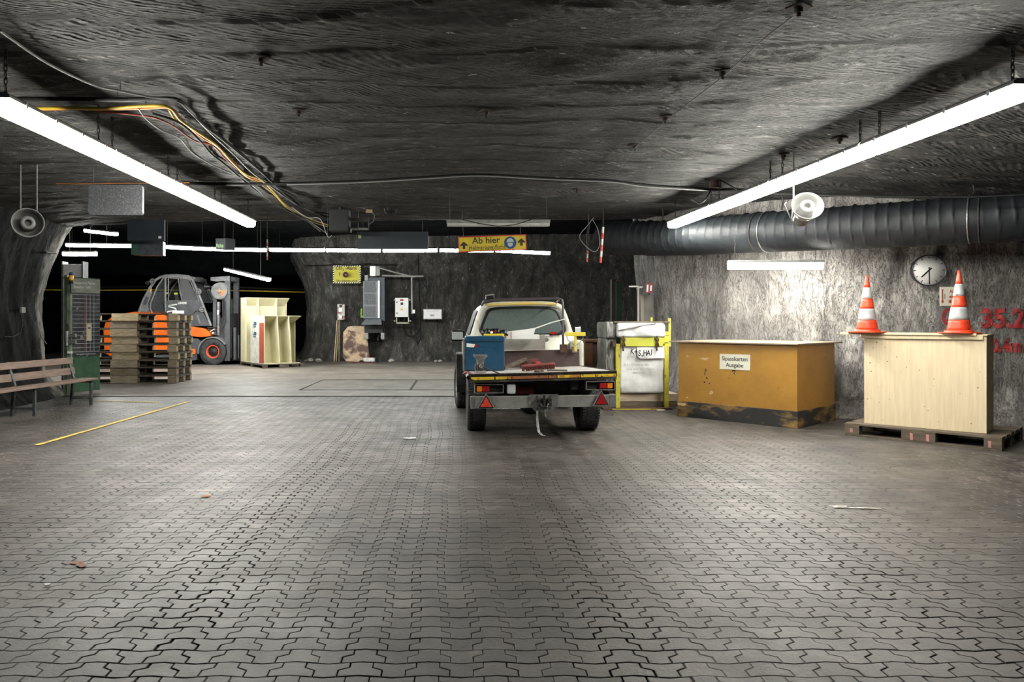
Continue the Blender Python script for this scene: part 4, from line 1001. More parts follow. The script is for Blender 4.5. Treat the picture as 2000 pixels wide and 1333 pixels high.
# ---------------------------------------------------------------- traffic cones
def cone(px, h, d_base_y, label, dirty, seed):
    topz = 0.151 + CH + 0.025
    d = (pcr.y + d_base_y); x = (px-VX)/FL*d
    t = thing('traffic_cone', label, 'traffic cone', (x, d, topz), R(-30), 'traffic cones on the crate')
    rn = random.Random(seed)
    def rad(z): return 0.012 + (0.126-0.012)*(1 - z/h)**1.0*0.98 + 0.006*0
    def band(z0, z1, nm, m, o=0.0):
        zz = np.linspace(z0, z1, 5); MB().lathe([(0.0, z0)]+[(rad(z)+o, z) for z in zz]+[(0.0, z1)], 36).build(nm, m, t)
    b = [0.035, 0.215*h, 0.415*h, 0.59*h, 0.785*h, h]
    MO = mat('cone_orange_dirty' if dirty else 'cone_orange', (0.90, 0.085, 0.028), (0.62, 0.055, 0.02), 0.38, scale=7, c3=(0.2, 0.05, 0.03), s3=16, lo3=0.62 if dirty else 0.70, hi3=0.7 if dirty else 0.8)
    MW = mat('cone_white_dirty' if dirty else 'cone_white', (0.52, 0.52, 0.53), (0.38, 0.38, 0.39), 0.35, scale=9, c3=(0.26, 0.06, 0.04) if dirty else (0.42, 0.4, 0.4), s3=12, lo3=0.63 if dirty else 0.68, hi3=0.66 if dirty else 0.78)
    band(b[0], b[1], 'orange_band', MO); band(b[1], b[2], 'white_band', MW, 0.0015); band(b[2], b[3], 'orange_band', MO); band(b[3], b[4], 'white_band', MW, 0.0015); band(b[4], b[5], 'orange_band', MO)
    mb = MB(); mb.lathe([(0.0, 0.03), (0.148, 0.010), (0.140, 0.030), (0.124, 0.038), (0, 0.038)], 36)
    pts = []
    for k in range(8):
        a = R(22.5+45*k); pts.append((0.205*math.cos(a)*1.08, 0.205*math.sin(a)*1.08))
    mb.prism(pts, 0.0, 0.012, 'Z'); mb.build('base_plate', MO, t, 0.004)
    return t
cone(1693.5, 0.70, -0.02, 'clean orange and white striped traffic cone at the left end of the crate', False, 1)
cone(1873, 0.715, -0.60, 'scratched orange and white traffic cone in front of the red lettered notice', True, 2)
# ================================================================ pickup truck with flat tray
M_cream_paint = mat('cream_car_paint', (0.55, 0.54, 0.46), (0.42, 0.41, 0.35), 0.35, scale=3, c3=(0.14, 0.125, 0.1), s3=5, lo3=0.60, hi3=0.75)
M_seal = mat('window_rubber', (0.008, 0.009, 0.010), rough=0.35)
M_glass = glass('dusty_glass', (0.55, 0.62, 0.60), 0.03, 1.5, 0.50, (0.21, 0.26, 0.25))
M_clear = glass('clear_glass', (0.6, 0.66, 0.66), 0.03, 1.45, 0.10, (0.25, 0.28, 0.28))
M_tyre = mat('tyre_rubber', (0.012, 0.013, 0.015), (0.05, 0.05, 0.05), 0.75, scale=9, bump=0.2, bscale=60)
M_rim = mat('dull_steel_rim', (0.30, 0.30, 0.30), (0.16, 0.155, 0.15), 0.4, 0.5, scale=8)
M_under = mat('dirty_chassis', (0.008, 0.009, 0.010), (0.02, 0.02, 0.02), 0.7, scale=5)
M_bump = mat('scuffed_grey_steel', (0.33, 0.33, 0.31), (0.19, 0.185, 0.175), 0.5, 0.3, scale=6, c3=(0.09, 0.08, 0.07), s3=14, lo3=0.62, hi3=0.72, bump=0.15, bscale=60)
M_tray = mat('worn_tray_plywood', (0.48, 0.46, 0.44), (0.30, 0.28, 0.26), 0.55, scale=4, c3=(0.13, 0.08, 0.06), s3=7, lo3=0.64, hi3=0.75)
M_brown = mat('brown_phenolic_ply', (0.092, 0.055, 0.048), (0.06, 0.038, 0.035), 0.5, scale=4, c3=(0.30, 0.25, 0.22), s3=16, lo3=0.74, hi3=0.78)
M_stripe = mat('chipped_stripe', (0.76, 0.52, 0.03), (0.50, 0.22, 0.03), 0.5, scale=3.5, lo=0.56, hi=0.62, c3=(0.03, 0.025, 0.02), s3=11, lo3=0.58, hi3=0.64, stretch=(1, 1, 1))
M_stripe2 = mat('rusty_orange_stripe', (0.42, 0.15, 0.04), (0.25, 0.09, 0.04), 0.6, scale=7, c3=(0.03, 0.025, 0.02), s3=11, lo3=0.58, hi3=0.64)
M_rail = mat('dark_tray_rail', (0.035, 0.028, 0.025), (0.12, 0.11, 0.10), 0.5, 0.3, scale=9, lo=0.5, hi=0.75)
M_lo = mat('amber_lens', (0.85, 0.25, 0.02), rough=0.2); M_lr = mat('red_lens', (0.42, 0.015, 0.02), (0.3, 0.012, 0.015), 0.25, scale=30)
M_refl = mat('bright_red_reflector', (0.85, 0.09, 0.05), (0.7, 0.06, 0.04), 0.3, scale=20)
M_redtank = mat('red_cylinder_paint', (0.22, 0.018, 0.018), (0.13, 0.014, 0.014), 0.45, scale=6)
M_pole = mat('dull_purple_steel', (0.10, 0.085, 0.095), (0.06, 0.05, 0.055), 0.45, 0.4, scale=9)
M_ybr = mat('bright_yellow_foam', (0.78, 0.62, 0.06), (0.68, 0.54, 0.05), 0.5, scale=5)

RX, RY, RYAW = 1.023, 8.35, R(1.2)
truck = thing('pickup_truck', 'cream pickup truck seen from behind with a cluttered flat tray', 'truck', (RX, RY, 0), RYAW)
TW = Matrix.Translation((RX, RY, 0)) @ Matrix.Rotation(RYAW, 4, 'Z'); TI = TW.inverted()
def Lt(px, py, d): return TI @ at(px, py, d)
BODY = Matrix.Translation((0, 0, .795)) @ Matrix.Rotation(-0.024, 4, 'Y') @ Matrix.Rotation(-0.034, 4, 'X') @ Matrix.Translation((0, 0, -.795))
CABM = Matrix.Translation((0, 0, .9)) @ Matrix.Rotation(-0.010, 4, 'Y') @ Matrix.Translation((0, 0, -.9))
W2 = 0.855; BL = 2.15
# tray
MB(BODY).bx(-W2+.02, W2-.02, 0.03, BL, .765, .795).build('tray_floor', M_tray, truck, 0.002)
MB(BODY).bx(-W2, W2, 0.0, 0.03, .785, .802).bx(-W2, W2, 0.0, 0.03, .700, .722).bx(-W2, W2, 0.012, 0.03, .722, .785).build('rear_rail', M_rail, truck, 0.002)
xs0 = -W2+0.01
for i, (a, b, m) in enumerate([(0.0, 0.27, M_stripe), (0.285, 0.47, M_stripe), (0.48, 0.90, M_stripe2), (0.91, 1.0, M_stripe2), (1.01, 1.27, M_stripe), (1.28, 1.45, M_stripe), (1.46, 1.69, M_stripe)]):
    MB(BODY).bx(xs0+a, xs0+b, 0.004, 0.0125, .732, .765).build('reflective_stripe', m, truck)
for s in (-1, 1):
    MB(BODY).bx(s*W2-0.012, s*W2+0.012, 0.03, BL, .73, .802).build('side_rail', M_rail, truck, 0.002)
MB(BODY).bx(-W2+.02, W2-.02, BL-0.03, BL, .796, 1.045).build('headboard', M_brown, truck, 0.003)
a = Lt(985, 655, 10.35); b = Lt(1066, 684, 10.35)
MB(CABM).bx(a.x-.18, b.x, a.y+.02, a.y+.05, b.z, a.z).build('backing_sheet', mat('stained_grey_sheet', (0.36, 0.355, 0.33), (0.24, 0.22, 0.19), 0.5, scale=4, c3=(0.08, 0.07, 0.05), s3=3, lo3=0.58, hi3=0.75), truck, 0.002)
# chassis, axle, tanks
MB(BODY).bx(-0.42, -0.34, 0.12, 4.2, .58, .70).bx(0.34, 0.42, 0.12, 4.2, .58, .70).bx(-0.42, 0.42, 0.30, 0.38, .58, .68).bx(-.8, .8, 0.25, 2.0, .705, .735).build('chassis_frame', M_under, truck, 0.004)
MB().cyl((-.66, .93, .35), (.60, .93, .35), .045, n=14).lathe([(0, -.16), (.10, -.13), (.16, 0), (.10, .13), (0, .16)], 16, Matrix.Translation((-.03, .93, .35)) @ Matrix.Rotation(R(90), 4, 'X')).build('rear_axle', M_under, truck)
MB().bx(-.62, -.40, .72, 1.15, .60, .66).bx(.34, .56, .72, 1.15, .60, .66).build('leaf_spring', M_under, truck)
MB().bx(-.75, .72, 1.5, 1.55, .28, .70).build('rear_guard', M_under, truck)
pa = Lt(1010, 761, 8.65); pb = Lt(1042, 761, 8.65)
MB().cyl((pa.x-.02, pa.y, pa.z), (pb.x, pb.y, pb.z), .058, n=20).build('red_cylinder', M_redtank, truck, 0.004)
a = Lt(990, 750, 8.40); b = Lt(1007, 770, 8.40)
MB().bx(a.x, b.x, a.y-.02, a.y+.03, b.z, a.z).build('reversing_lamp', mat('white_lens', (0.6, 0.61, 0.64), rough=.25), truck, 0.02)
# tail light frames
def tailframe(px0, py0, px1, py1, lens):
    a = Lt(px0, py0, 8.36); b = Lt(px1, py1, 8.36); t_ = 0.009
    fr = MB().bx(a.x, b.x, a.y, a.y+.07, a.z-t_, a.z).bx(a.x, b.x, a.y, a.y+.07, b.z, b.z+t_).bx(a.x, a.x+t_, a.y, a.y+.07, b.z, a.z).bx(b.x-t_, b.x, a.y, a.y+.07, b.z, a.z).bx(a.x, b.x, a.y+.07, a.y+.075, b.z, a.z).build('light_frame', M_galv, truck)
    MB().bx(a.x+t_, b.x-t_, a.y+.062, a.y+.069, b.z+t_, a.z-t_).build('backplate', M_under, fr)
    for x0, x1, m, nm in lens:
        p = Lt(x0, py0+4, 8.36); q = Lt(x1, py1-3, 8.36); MB().bx(p.x, q.x, a.y+.01, a.y+.06, q.z, p.z).build(nm, m, fr, 0.006)
tailframe(927, 751, 984, 769, [(931, 941.5, M_lo, 'indicator_lens'), (942, 956, M_lr, 'brake_lens')])
tailframe(1145, 745, 1202, 762.5, [(1172, 1186, M_lr, 'brake_lens'), (1187, 1197.5, M_lo, 'indicator_lens')])
# bumper beam
BU = Matrix.Translation((0, 0, .46)) @ Matrix.Rotation(-0.012, 4, 'Y') @ Matrix.Translation((0, 0, -.46))
zt, zb = 1.385-(774-630)/FL*8.33, 1.385-(797-630)/FL*8.33
MB(BU).bx(-W2+.01, W2-.015, -.02, .06, zb, zt).build('bumper', M_bump, truck, 0.006)
MB(BU).bx(-W2+.005, -W2+.06, -.023, .065, zb-.003, zt+.003).build('bumper_end', M_galv, truck, 0.003); MB(BU).bx(W2-.09, W2-.01, -.023, .065, zb-.003, zt+.003).build('bumper_end', M_galv, truck, 0.003)
c = Lt(1062, 788, 8.3); hw, hh = 0.168, 0.098
MB(BU).prism([(c.x-hw, c.z+hh), (c.x+hw, c.z+hh), (c.x+hw, c.z-hh*.2), (c.x+hw*.55, c.z-hh*1.05), (c.x-hw*.55, c.z-hh*1.05), (c.x-hw, c.z-hh*.2)], -.036, -.0205).build('tow_plate', M_galv, truck, 0.002)
cp = MB(BU); cp.lathe([(0, -.10), (.055, -.09), (.06, -.03), (.05, .0), (.05, .03)], 16, Matrix.Translation((c.x, 0, c.z+.01)) @ Matrix.Rotation(R(90), 4, 'X') @ Matrix.Translation((0, 0, .06)))
cp.bx(c.x-.08, c.x-.045, -.11, -.036, c.z-.035, c.z+.06).bx(c.x+.045, c.x+.085, -.11, -.036, c.z-.03, c.z+.06).cyl((c.x, -.09, c.z-.06), (c.x, -.09, c.z+.10), .014, n=10).bx(c.x-.085, c.x+.09, -.09, -.05, c.z+.02, c.z+.045)
cp.tube([(c.x-.04, -.1, c.z+.0), (c.x-.03, -.13, c.z-.03), (c.x, -.14, c.z-.035), (c.x+.03, -.13, c.z-.03), (c.x+.04, -.1, c.z)], .012, 8)
cp.build('tow_coupling', mat('greasy_steel', (0.02, 0.02, 0.02), (0.12, 0.115, 0.11), 0.35, 0.6, scale=22), truck, 0.003)
mb = MB(BU)
for sx in (-1, 1):
    for sz in (-.06, .075): mb.cyl((c.x+sx*.075, -.035, c.z+sz), (c.x+sx*.075, -.046, c.z+sz), .010, n=6)
mb.build('bolts', M_under, truck)
MB(BU).tube([(c.x+.01, -.1, c.z-.07), (c.x+.005, -.11, c.z-.12), (c.x+.015, -.1, c.z-.15)], .008, 6).build('safety_pin', M_galv, truck)
st = [Lt(1050, 803, 8.28), Lt(1049.5, 818, 8.28), Lt(1050, 832, 8.26), Lt(1053, 845, 8.2), Lt(1059, 851, 8.13), Lt(1064, 852.5, 8.05)]
smb = MB(); wv = Vector((.014, 0, 0)); vs = []
for i, p in enumerate(st):
    p = Vector(p); p.z = max(p.z, 0.012); vs += [p-wv, p+wv, p+wv+Vector((0, .004, .003)), p-wv+Vector((0, .004, .003))]
fs = []
for i in range(len(st)-1):
    for k in range(4): fs.append((i*4+k, i*4+(k+1) % 4, i*4+4+(k+1) % 4, i*4+4+k))
smb.add(vs, fs, True); smb.build('earth_strap', mat('braided_strap', (0.36, 0.37, 0.37), (0.22, 0.22, 0.22), 0.5, scale=30), truck)
# reflector triangles
def triangle(pxc, pyb, pyt, half, m):
    c_ = Lt(pxc, pyb, 8.29); tp = Lt(pxc, pyt, 8.29); hw = half/FL*8.29
    P = [(c_.x-hw, c_.z), (c_.x+hw, c_.z), (c_.x, tp.z)]
    tr_ = MB().prism(P, c_.y-.004, c_.y+.014).build('reflector_triangle', M_galv, truck, 0.002)
    g = Vector((c_.x, 0, (2*c_.z+tp.z)/3))
    P1 = [(g.x+(x-g.x)*.86, g.z+(z-g.z)*.86) for x, z in P]
    MB().prism(P1, c_.y-.0055, c_.y-.0045).build('black_border', M_ink, tr_)
    P2 = [(g.x+(x-g.x)*.70, g.z+(z-g.z)*.70) for x, z in P]
    def sub(A, B, C_):
        cx, cz = (A[0]+B[0]+C_[0])/3, (A[1]+B[1]+C_[1])/3; return [(cx+(x-cx)*.93, cz+(z-cz)*.93) for x, z in (A, B, C_)]
    mid = lambda A, B: ((A[0]+B[0])/2, (A[1]+B[1])/2)
    a_, b_, t_ = P2; ab, bt, ta = mid(a_, b_), mid(b_, t_), mid(t_, a_)
    for tri in (sub(a_, ab, ta), sub(ab, b_, bt), sub(ta, bt, t_), sub(ab, bt, ta)):
        MB().prism(tri, c_.y-.009, c_.y-.006).build('red_reflector', m, tr_)
triangle(949.5, 798.5, 769, 17, M_refl); triangle(1174.5, 793, 762, 16.5, M_lr)
# wheels
def wheel(x, y, r, wd, rim_m, steer=0.0, side=-1, rimr=0.56, parent=truck, hub=True, nm='wheel', blocks=True):
    M0 = Matrix.Translation((x, y, r)) @ Matrix.Rotation(steer, 4, 'Z') @ Matrix.Rotation(R(90)*side, 4, 'Y')
    h = wd/2
    prof = [(r*rimr, -h*.85), (r*.72, -h*1.02), (r*.90, -h*1.0), (r*.965, -h*.88), (r*.995, -h*.6), (r*1.0, -h*.1), (r*1.0, h*.1), (r*.995, h*.6), (r*.965, h*.88), (r*.90, h*1.0), (r*.72, h*1.02), (r*rimr, h*.85), (r*rimr, -h*.85)]
    t_ = MB(M0).lathe(prof, 48).build(nm, M_tyre, parent)
    if blocks:
        mb = MB(M0); n = 56
        for k in range(n):
            a = 2*math.pi*k/n
            for zc in (-.72, -.25, .25, .72):
                aa = a + (0.5*2*math.pi/n if zc in (-.25, .72) else 0)
                mb.add([(r*(1.012)*math.cos(aa+da), r*1.012*math.sin(aa+da), h*(zc+dz_)) for da, dz_ in ((-.035, -.19), (.035, -.19), (.035, .19), (-.035, .19))] + [(r*.97*math.cos(aa+da), r*.97*math.sin(aa+da), h*(zc+dz_)) for da, dz_ in ((-.035, -.19), (.035, -.19), (.035, .19), (-.035, .19))], [(0, 1, 2, 3), (0, 4, 5, 1), (1, 5, 6, 2), (2, 6, 7, 3), (3, 7, 4, 0)])
        mb.build('tread', M_tyre, t_)
    rm = MB(M0); rm.lathe([(r*rimr, h*.85), (r*(rimr-.03), h*.90), (r*(rimr-.07), h*.80), (r*(rimr-.09), h*.2)], 40)
    rm.build('rim', rim_m, t_)
    MB(M0).lathe([(r*(rimr-.09), h*.2), (r*.30, h*.1), (r*.26, h*.4), (r*.14, h*.45), (r*.12, h*.6), (0, h*.62)], 40).build('wheel_disc', M_under if rim_m is not M_rim else M_rim, t_)
    mb = MB(M0)
    for k in range(8):
        a = 2*math.pi*k/8; mb.cyl((r*.38*math.cos(a), r*.38*math.sin(a), h*.1), (r*.38*math.cos(a), r*.38*math.sin(a), h*.22), r*.04, n=10)
    mb.build('rim_holes', M_under, t_)
    return t_
wheel(-.745, .93, .355, .235, M_rim, 0, -1); wheel(.685, .93, .355, .235, M_rim, 0, 1)
fwd = Lt(900, 760, 11.7)
wheel(fwd.x+.03, fwd.y, .36, .225, M_rim, R(4), -1); wheel(.78, fwd.y, .36, .225, M_rim, R(4), 1)
# cab: hollow shell
def closed_resample(P, n):
    P = [Vector((x, z)) for x, z in P]; m = len(P); out = []; seg = [(P[(i+1) % m]-P[i]).length for i in range(m)]; tot_ = sum(seg); acc = 0; i = 0
    for k in range(n):
        t_ = tot_*k/n
        while acc + seg[i] < t_: acc += seg[i]; i += 1
        out.append(P[i] + (P[(i+1) % m]-P[i])*((t_-acc)/seg[i]))
    return out
CY = 10.78 - RY
cxo = Lt(1021.5, 600, 10.78).x
outer_h = [(0, 1.70), (.30, 1.70), (.48, 1.688), (.57, 1.668), (.63, 1.62), (.68, 1.50), (.735, 1.33), (.785, 1.17), (.825, 1.0), (.835, .85), (.835, .55), (.5, .55), (0, .55)]
inner_h = [(0, 1.625), (.35, 1.618), (.49, 1.60), (.55, 1.56), (.60, 1.45), (.645, 1.33), (.655, 1.27), (.63, 1.215), (.575, 1.19), (.3, 1.185), (0, 1.18)]
def full(h): return [(x, z) for x, z in h] + [(-x, z) for x, z in reversed(h[1:-1])]
N_ = 120
O = closed_resample(full(outer_h), N_); I = closed_resample(full(inner_h), N_)
# match the inner ring to the outer ring by direction from the window centre
cz = 1.40
def byangle(ring, n=N_):
    pts = sorted(((math.atan2(p.y-cz, p.x), p) for p in closed_resample([(q.x, q.y) for q in ring], 2000)), key=lambda q: q[0]); angs = [2*math.pi*k/n - math.pi for k in range(n)]
    A_ = np.array([q[0] for q in pts]); XX = np.array([q[1].x for q in pts]); ZZ = np.array([q[1].y for q in pts])
    A3 = np.concatenate([A_-2*math.pi, A_, A_+2*math.pi]); return [(float(np.interp(a, A3, np.tile(XX, 3))), float(np.interp(a, A3, np.tile(ZZ, 3)))) for a in angs]
O = byangle(O); I = byangle(I)
vs = []; fs = []
def ring(pts, y, sx=1.0, zf=lambda z: z, yf=lambda x, z: 0): vs.extend([(cxo + x*sx, y + yf(x, z), zf(z)) for x, z in pts])
yr = lambda x, z: 0.05*max(0, z-1.15) + 0.03*(x/.8)**2      # rear face leans and curves a little
ring(I, CY+.02, yf=yr); ring(I, CY-.002, yf=yr); ring([(x*1.0, z) for x, z in O], CY+0.0, .985, yf=yr); ring(O, CY+.03, 1.0, yf=yr)
ring(O, CY+.9, 1.04); ring(O, CY+1.25, 1.04, zf=lambda z: z if z < 1.3 else 1.3 + (z-1.3)*.86)
for l in range(5):
    for k in range(N_):
        fs.append((l*N_+k, l*N_+(k+1) % N_, (l+1)*N_+(k+1) % N_, (l+1)*N_+k))
cab = MB(CABM).add(vs, fs, True).build('cab_shell', M_cream_paint, truck)
# rubber seal and glass
S1 = [(x*.99, cz+(z-cz)*.985) for x, z in I]; S2 = [(x*.915, cz+(z-cz)*.86) for x, z in I]
vs = [(cxo+x, CY+.001+yr(x, z), z) for x, z in [(x*1.012, cz+(z-cz)*1.03) for x, z in I]] + [(cxo+x, CY-.012+yr(x, z), z) for x, z in S1] + [(cxo+x, CY-.004+yr(x, z), z) for x, z in S2]
fs = [(l*N_+k, l*N_+(k+1) % N_, (l+1)*N_+(k+1) % N_, (l+1)*N_+k) for l in range(2) for k in range(N_)]
MB(CABM).add(vs, fs, True).build('window_seal', M_seal, cab)
MB(CABM).add([(cxo+x, CY+.0+yr(x, z), z) for x, z in S2], [tuple(range(N_))]).build('rear_window', M_glass, cab)
MB(CABM).add([(cxo-.62, CY+1.26, 1.2), (cxo+.62, CY+1.26, 1.2), (cxo+.56, CY+1.15, 1.6), (cxo-.56, CY+1.15, 1.6)], [(0, 1, 2, 3)]).build('windscreen', M_clear, truck)
for s in (-1, 1):
    MB(CABM).add([(cxo+s*.80, CY+.2, 1.21), (cxo+s*.825, CY+.85, 1.21), (cxo+s*.70, CY+.8, 1.58), (cxo+s*.675, CY+.2, 1.58)], [(0, 1, 2, 3)]).build('side_window', M_seal, cab)
# bonnet and wings (hidden behind the cab, the left wing shows)
MB(CABM).bx(cxo-.78, cxo+.78, CY+1.2, CY+2.05, .55, 1.10).build('bonnet', M_cream_paint, truck, 0.06, seg=3)
for s in (-1, 1):
    x0 = cxo+s*.80
    MB().box((cxo+s*.80, CY+.55, .86), (.17, 1.5, .52)).build('wing', M_cream_paint, truck, 0.05, seg=3)
    pts = [(fwd.y + .50*math.cos(a), .38 + .52*math.sin(a)) for a in np.linspace(R(-10), R(190), 16)] + [(fwd.y + .41*math.cos(a), .38 + .44*math.sin(a)) for a in np.linspace(R(190), R(-10), 16)]
    vs = [(cxo+s*.85, y, z) for y, z in pts] + [(cxo+s*.985, y, z) for y, z in pts]; n = len(pts)
    MB().add(vs, [tuple(range(n)), tuple(range(2*n-1, n-1, -1))] + [(k, (k+1) % n, n+(k+1) % n, n+k) for k in range(n)]).build('wheel_arch', M_seal, truck, 0.004)
# interior
M_seat = mat('seat_fabric', (0.04, 0.045, 0.045), (0.06, 0.065, 0.065), 0.9, scale=20)
for px in (971, 1068):
    p = Lt(px, 630, 11.1)
    MB(CABM).box((p.x, p.y, 1.0), (.44, .12, .62)).build('seat', M_seat, truck, 0.05, seg=3)
    MB(CABM).box((p.x, p.y, 1.39), (.25, .10, .20), taper=.82).build('headrest', M_seat, truck, 0.045, seg=3)
p = Lt(1005, 622, 11.85); MB(CABM).box((p.x, p.y, p.z), (.27, .03, .075)).build('rear_view_mirror', M_seal, truck, 0.02)
MB(CABM).bx(cxo-.7, cxo+.7, CY+1.0, CY+1.2, .95, 1.14).build('dashboard', M_seat, truck, 0.03)
MB(CABM).bx(cxo+.42, cxo+.50, CY-.012, CY-.006, 1.20, 1.235).build('red_sticker', M_lr, cab); MB(CABM).bx(cxo+.27, cxo+.40, CY-.0135, CY-.009, 1.178, 1.196).build('white_sticker', M_enam, cab)
# fuel cap, wing mirrors
p = Lt(1067, 664, 10.74); MB().cyl((p.x, p.y+.02, p.z), (p.x, p.y-.02, p.z), .032, n=18).cyl((p.x, p.y-.02, p.z), (p.x, p.y-.025, p.z), .018, n=12).build('lock_cap', M_clamp, cab, 0.003)
def mirror(px, py, d, s, wd, h):
    p = Lt(px, py, d)
    mm = MB().box((p.x, p.y, p.z), (wd, .10, h), rz=s*.15).build('wing_mirror', M_seal, truck, 0.045, seg=4)
    MB().box((p.x-.006, p.y-.052, p.z), (wd*.78, .006, h*.66), rz=s*.15).build('mirror_glass', mat('mirror_silver', (0.8, 0.84, 0.85), rough=0.35, metal=1.0), mm, 0.002)
    MB().cyl((p.x-s*wd*.3, p.y+.02, p.z-h*.4), (cxo+s*.78, p.y+.1, 1.12), .02, n=8).build('mirror_arm', M_seal, mm)
mirror(894, 656, 11.35, -1, .225, .185); mirror(1128, 646, 11.35, 1, .12, .16)
# roof bars, pole, lamp, striped bar
def tb(nm, pts, r, m, par=truck, n=10): return MB().tube([Lt(*p) for p in pts], r, n).build(nm, m, par)
tb('roof_bar', [(941, 597, 10.55), (946, 590, 10.55), (955, 587.5, 10.55), (1020, 585.5, 10.5), (1092, 583.5, 10.5), (1098, 586, 10.5), (1099.5, 600, 10.48), (1099.5, 640, 10.46), (1100, 686, 10.44)], .017, M_pole)
tb('roof_bar', [(941, 597, 10.6), (944, 589, 10.9), (950, 586, 11.2), (1090, 582, 11.2), (1092, 586, 10.9), (1086, 592, 10.6)], .014, M_pole)
tb('striped_bar', [(951, 596.5, 10.6), (985, 594.5, 10.55), (1020, 593.5, 10.53), (1055, 593.2, 10.55), (1086, 594.5, 10.6)], .021, mat('yellow_white_tape', (0.66, 0.45, 0.06), (0.6, 0.5, 0.2), 0.5, scale=3))
p = Lt(1100, 681, 10.43); MB().box((p.x, p.y, p.z), (.10, .05, .12)).build('pole_clamp', M_rust, truck, 0.006)
p = Lt(1122, 683, 10.43); MB().box((p.x, p.y, p.z), (.075, .05, .09)).build('pole_clamp', mat('dusty_pink_steel', (0.26, 0.2, 0.18), rough=.7), truck, 0.006)
p = Lt(956.5, 581, 10.8)
wl = MB().box((p.x, p.y, p.z), (.15, .12, .07), ry=-.12, taper=.8).build('work_lamp', M_seal, truck, 0.02, seg=3)
MB().box((p.x, p.y-.0, p.z+.032), (.13, .10, .02), ry=-.12).build('lamp_cap', M_horn, wl, 0.008)
tb('lamp_bracket', [(962, 583, 10.8), (966, 590, 10.75)], .010, M_galv)
# clutter at the front-left corner of the tray
tb('tray_hose', [(905, 731, 8.5), (912, 727, 8.45), (918, 730, 8.4), (922, 737, 8.35)], .012, M_redtank)
p = Lt(915.5, 738, 8.36); MB().cyl((p.x, p.y+.3, p.z), (p.x, p.y-.01, p.z), .026, .026, 14, caps=False).cyl((p.x, p.y+.1, p.z), (p.x, p.y+.09, p.z), .024, n=14).build('tube_end', M_horn, truck)

def tray_z(xw, yw):
    p = TI @ Vector((xw, yw, 0)); q = BODY @ Vector((p.x, p.y, .7955)); return q.z
# toolbox on the tray
a = at(909, 722, 9.42); b = at(985, 722, 9.42)
zb_ = tray_z(.4, 9.5)-.004
box_h = at(0, 658, 9.42).z - zb_
t = thing('tool_chest', 'blue steel tool chest standing on the left of the truck tray', 'chest', (a.x, 9.42, zb_+.004), 0)
WB = b.x-a.x
M_blue = mat('blue_hammered_paint', (0.012, 0.07, 0.14), (0.009, 0.052, 0.105), 0.4, scale=7, c3=(0.2, 0.28, 0.32), s3=22, lo3=0.77, hi3=0.8, bump=0.1, bscale=40)
MB().bx(0, WB, 0, .42, 0.012, box_h-.075).build('body', M_blue, t, 0.008)
MB().bx(-.006, WB+.006, -.008, .428, box_h-.072, box_h).build('lid', M_blue, t, 0.018, seg=3)
MB().bx(.01, WB-.01, .01, .41, 0, .012).build('base', M_ink, t)
MB().bx(-.03, -.004, .02, .40, .0, box_h-.03).build('side_plate', M_galv, t, 0.003)
MB().bx(.19, .34, -.006, .004, box_h-.14, box_h-.128).build('pressed_rib', M_blue, t, 0.002)
MB().bx(.43, .437, -.003, .004, .12, .28).build('pressed_rib', M_blue, t, 0.002)
MB().prism([(.015, box_h-.09), (.13, box_h-.104), (.11, box_h-.145), (.015, box_h-.14)], -.0016, -.0004).build('white_sticker', M_enam, t)
MB().prism([(.13, box_h-.104), (.155, box_h-.108), (.155, box_h-.148), (.11, box_h-.145)], -.0018, -.0004).build('red_sticker', M_lr, t)
# vice on the tray edge
p = at(938, 722, 8.55); z0 = tray_z(p.x, 8.55)
t = thing('bench_vice', 'dusty steel bench vice clamped at the rear left of the tray', 'vice', (p.x, 8.55, z0), R(4))
MVc = mat('dusty_vice_steel', (0.34, 0.32, 0.30), (0.18, 0.16, 0.15), 0.5, 0.35, scale=12)
MB().lathe([(0, 0), (.115, 0.0), (.12, .012), (.09, .03), (.05, .038), (0, .038)], 24).build('base', MVc, t)
MB().prism([(-.035, .03), (.035, .03), (.04, .10), (.028, .13), (-.028, .13), (-.04, .10)], -.04, .06).build('column', mat('dark_vice_iron', (0.05, 0.045, 0.04), (0.1, 0.09, 0.085), 0.5, 0.4, scale=14), t, 0.008)
MB().prism([(-.036, .115), (.036, .115), (.042, .165), (.075, .205), (.082, .225), (-.082, .225), (-.075, .205), (-.042, .165)], -.06, -.015).build('front_jaw', MVc, t, 0.004)
MB().prism([(-.036, .115), (.036, .115), (.042, .165), (.075, .205), (.082, .225), (-.082, .225), (-.075, .205), (-.042, .165)], -.006, .05).build('rear_jaw', MVc, t, 0.004)
MB().cyl((0, -.13, .095), (0, .05, .095), .022, n=14).build('screw', MVc, t, 0.003)
MB().cyl((-.015, -.12, .10), (.235, -.135, .003), .008, n=8).build('handle', M_pole, t)
MB().tube([(-.05, .0, .04), (-.06, -.02, .08), (-.05, -.03, .12)], .012, 6).build('clamp_lever', MVc, t)
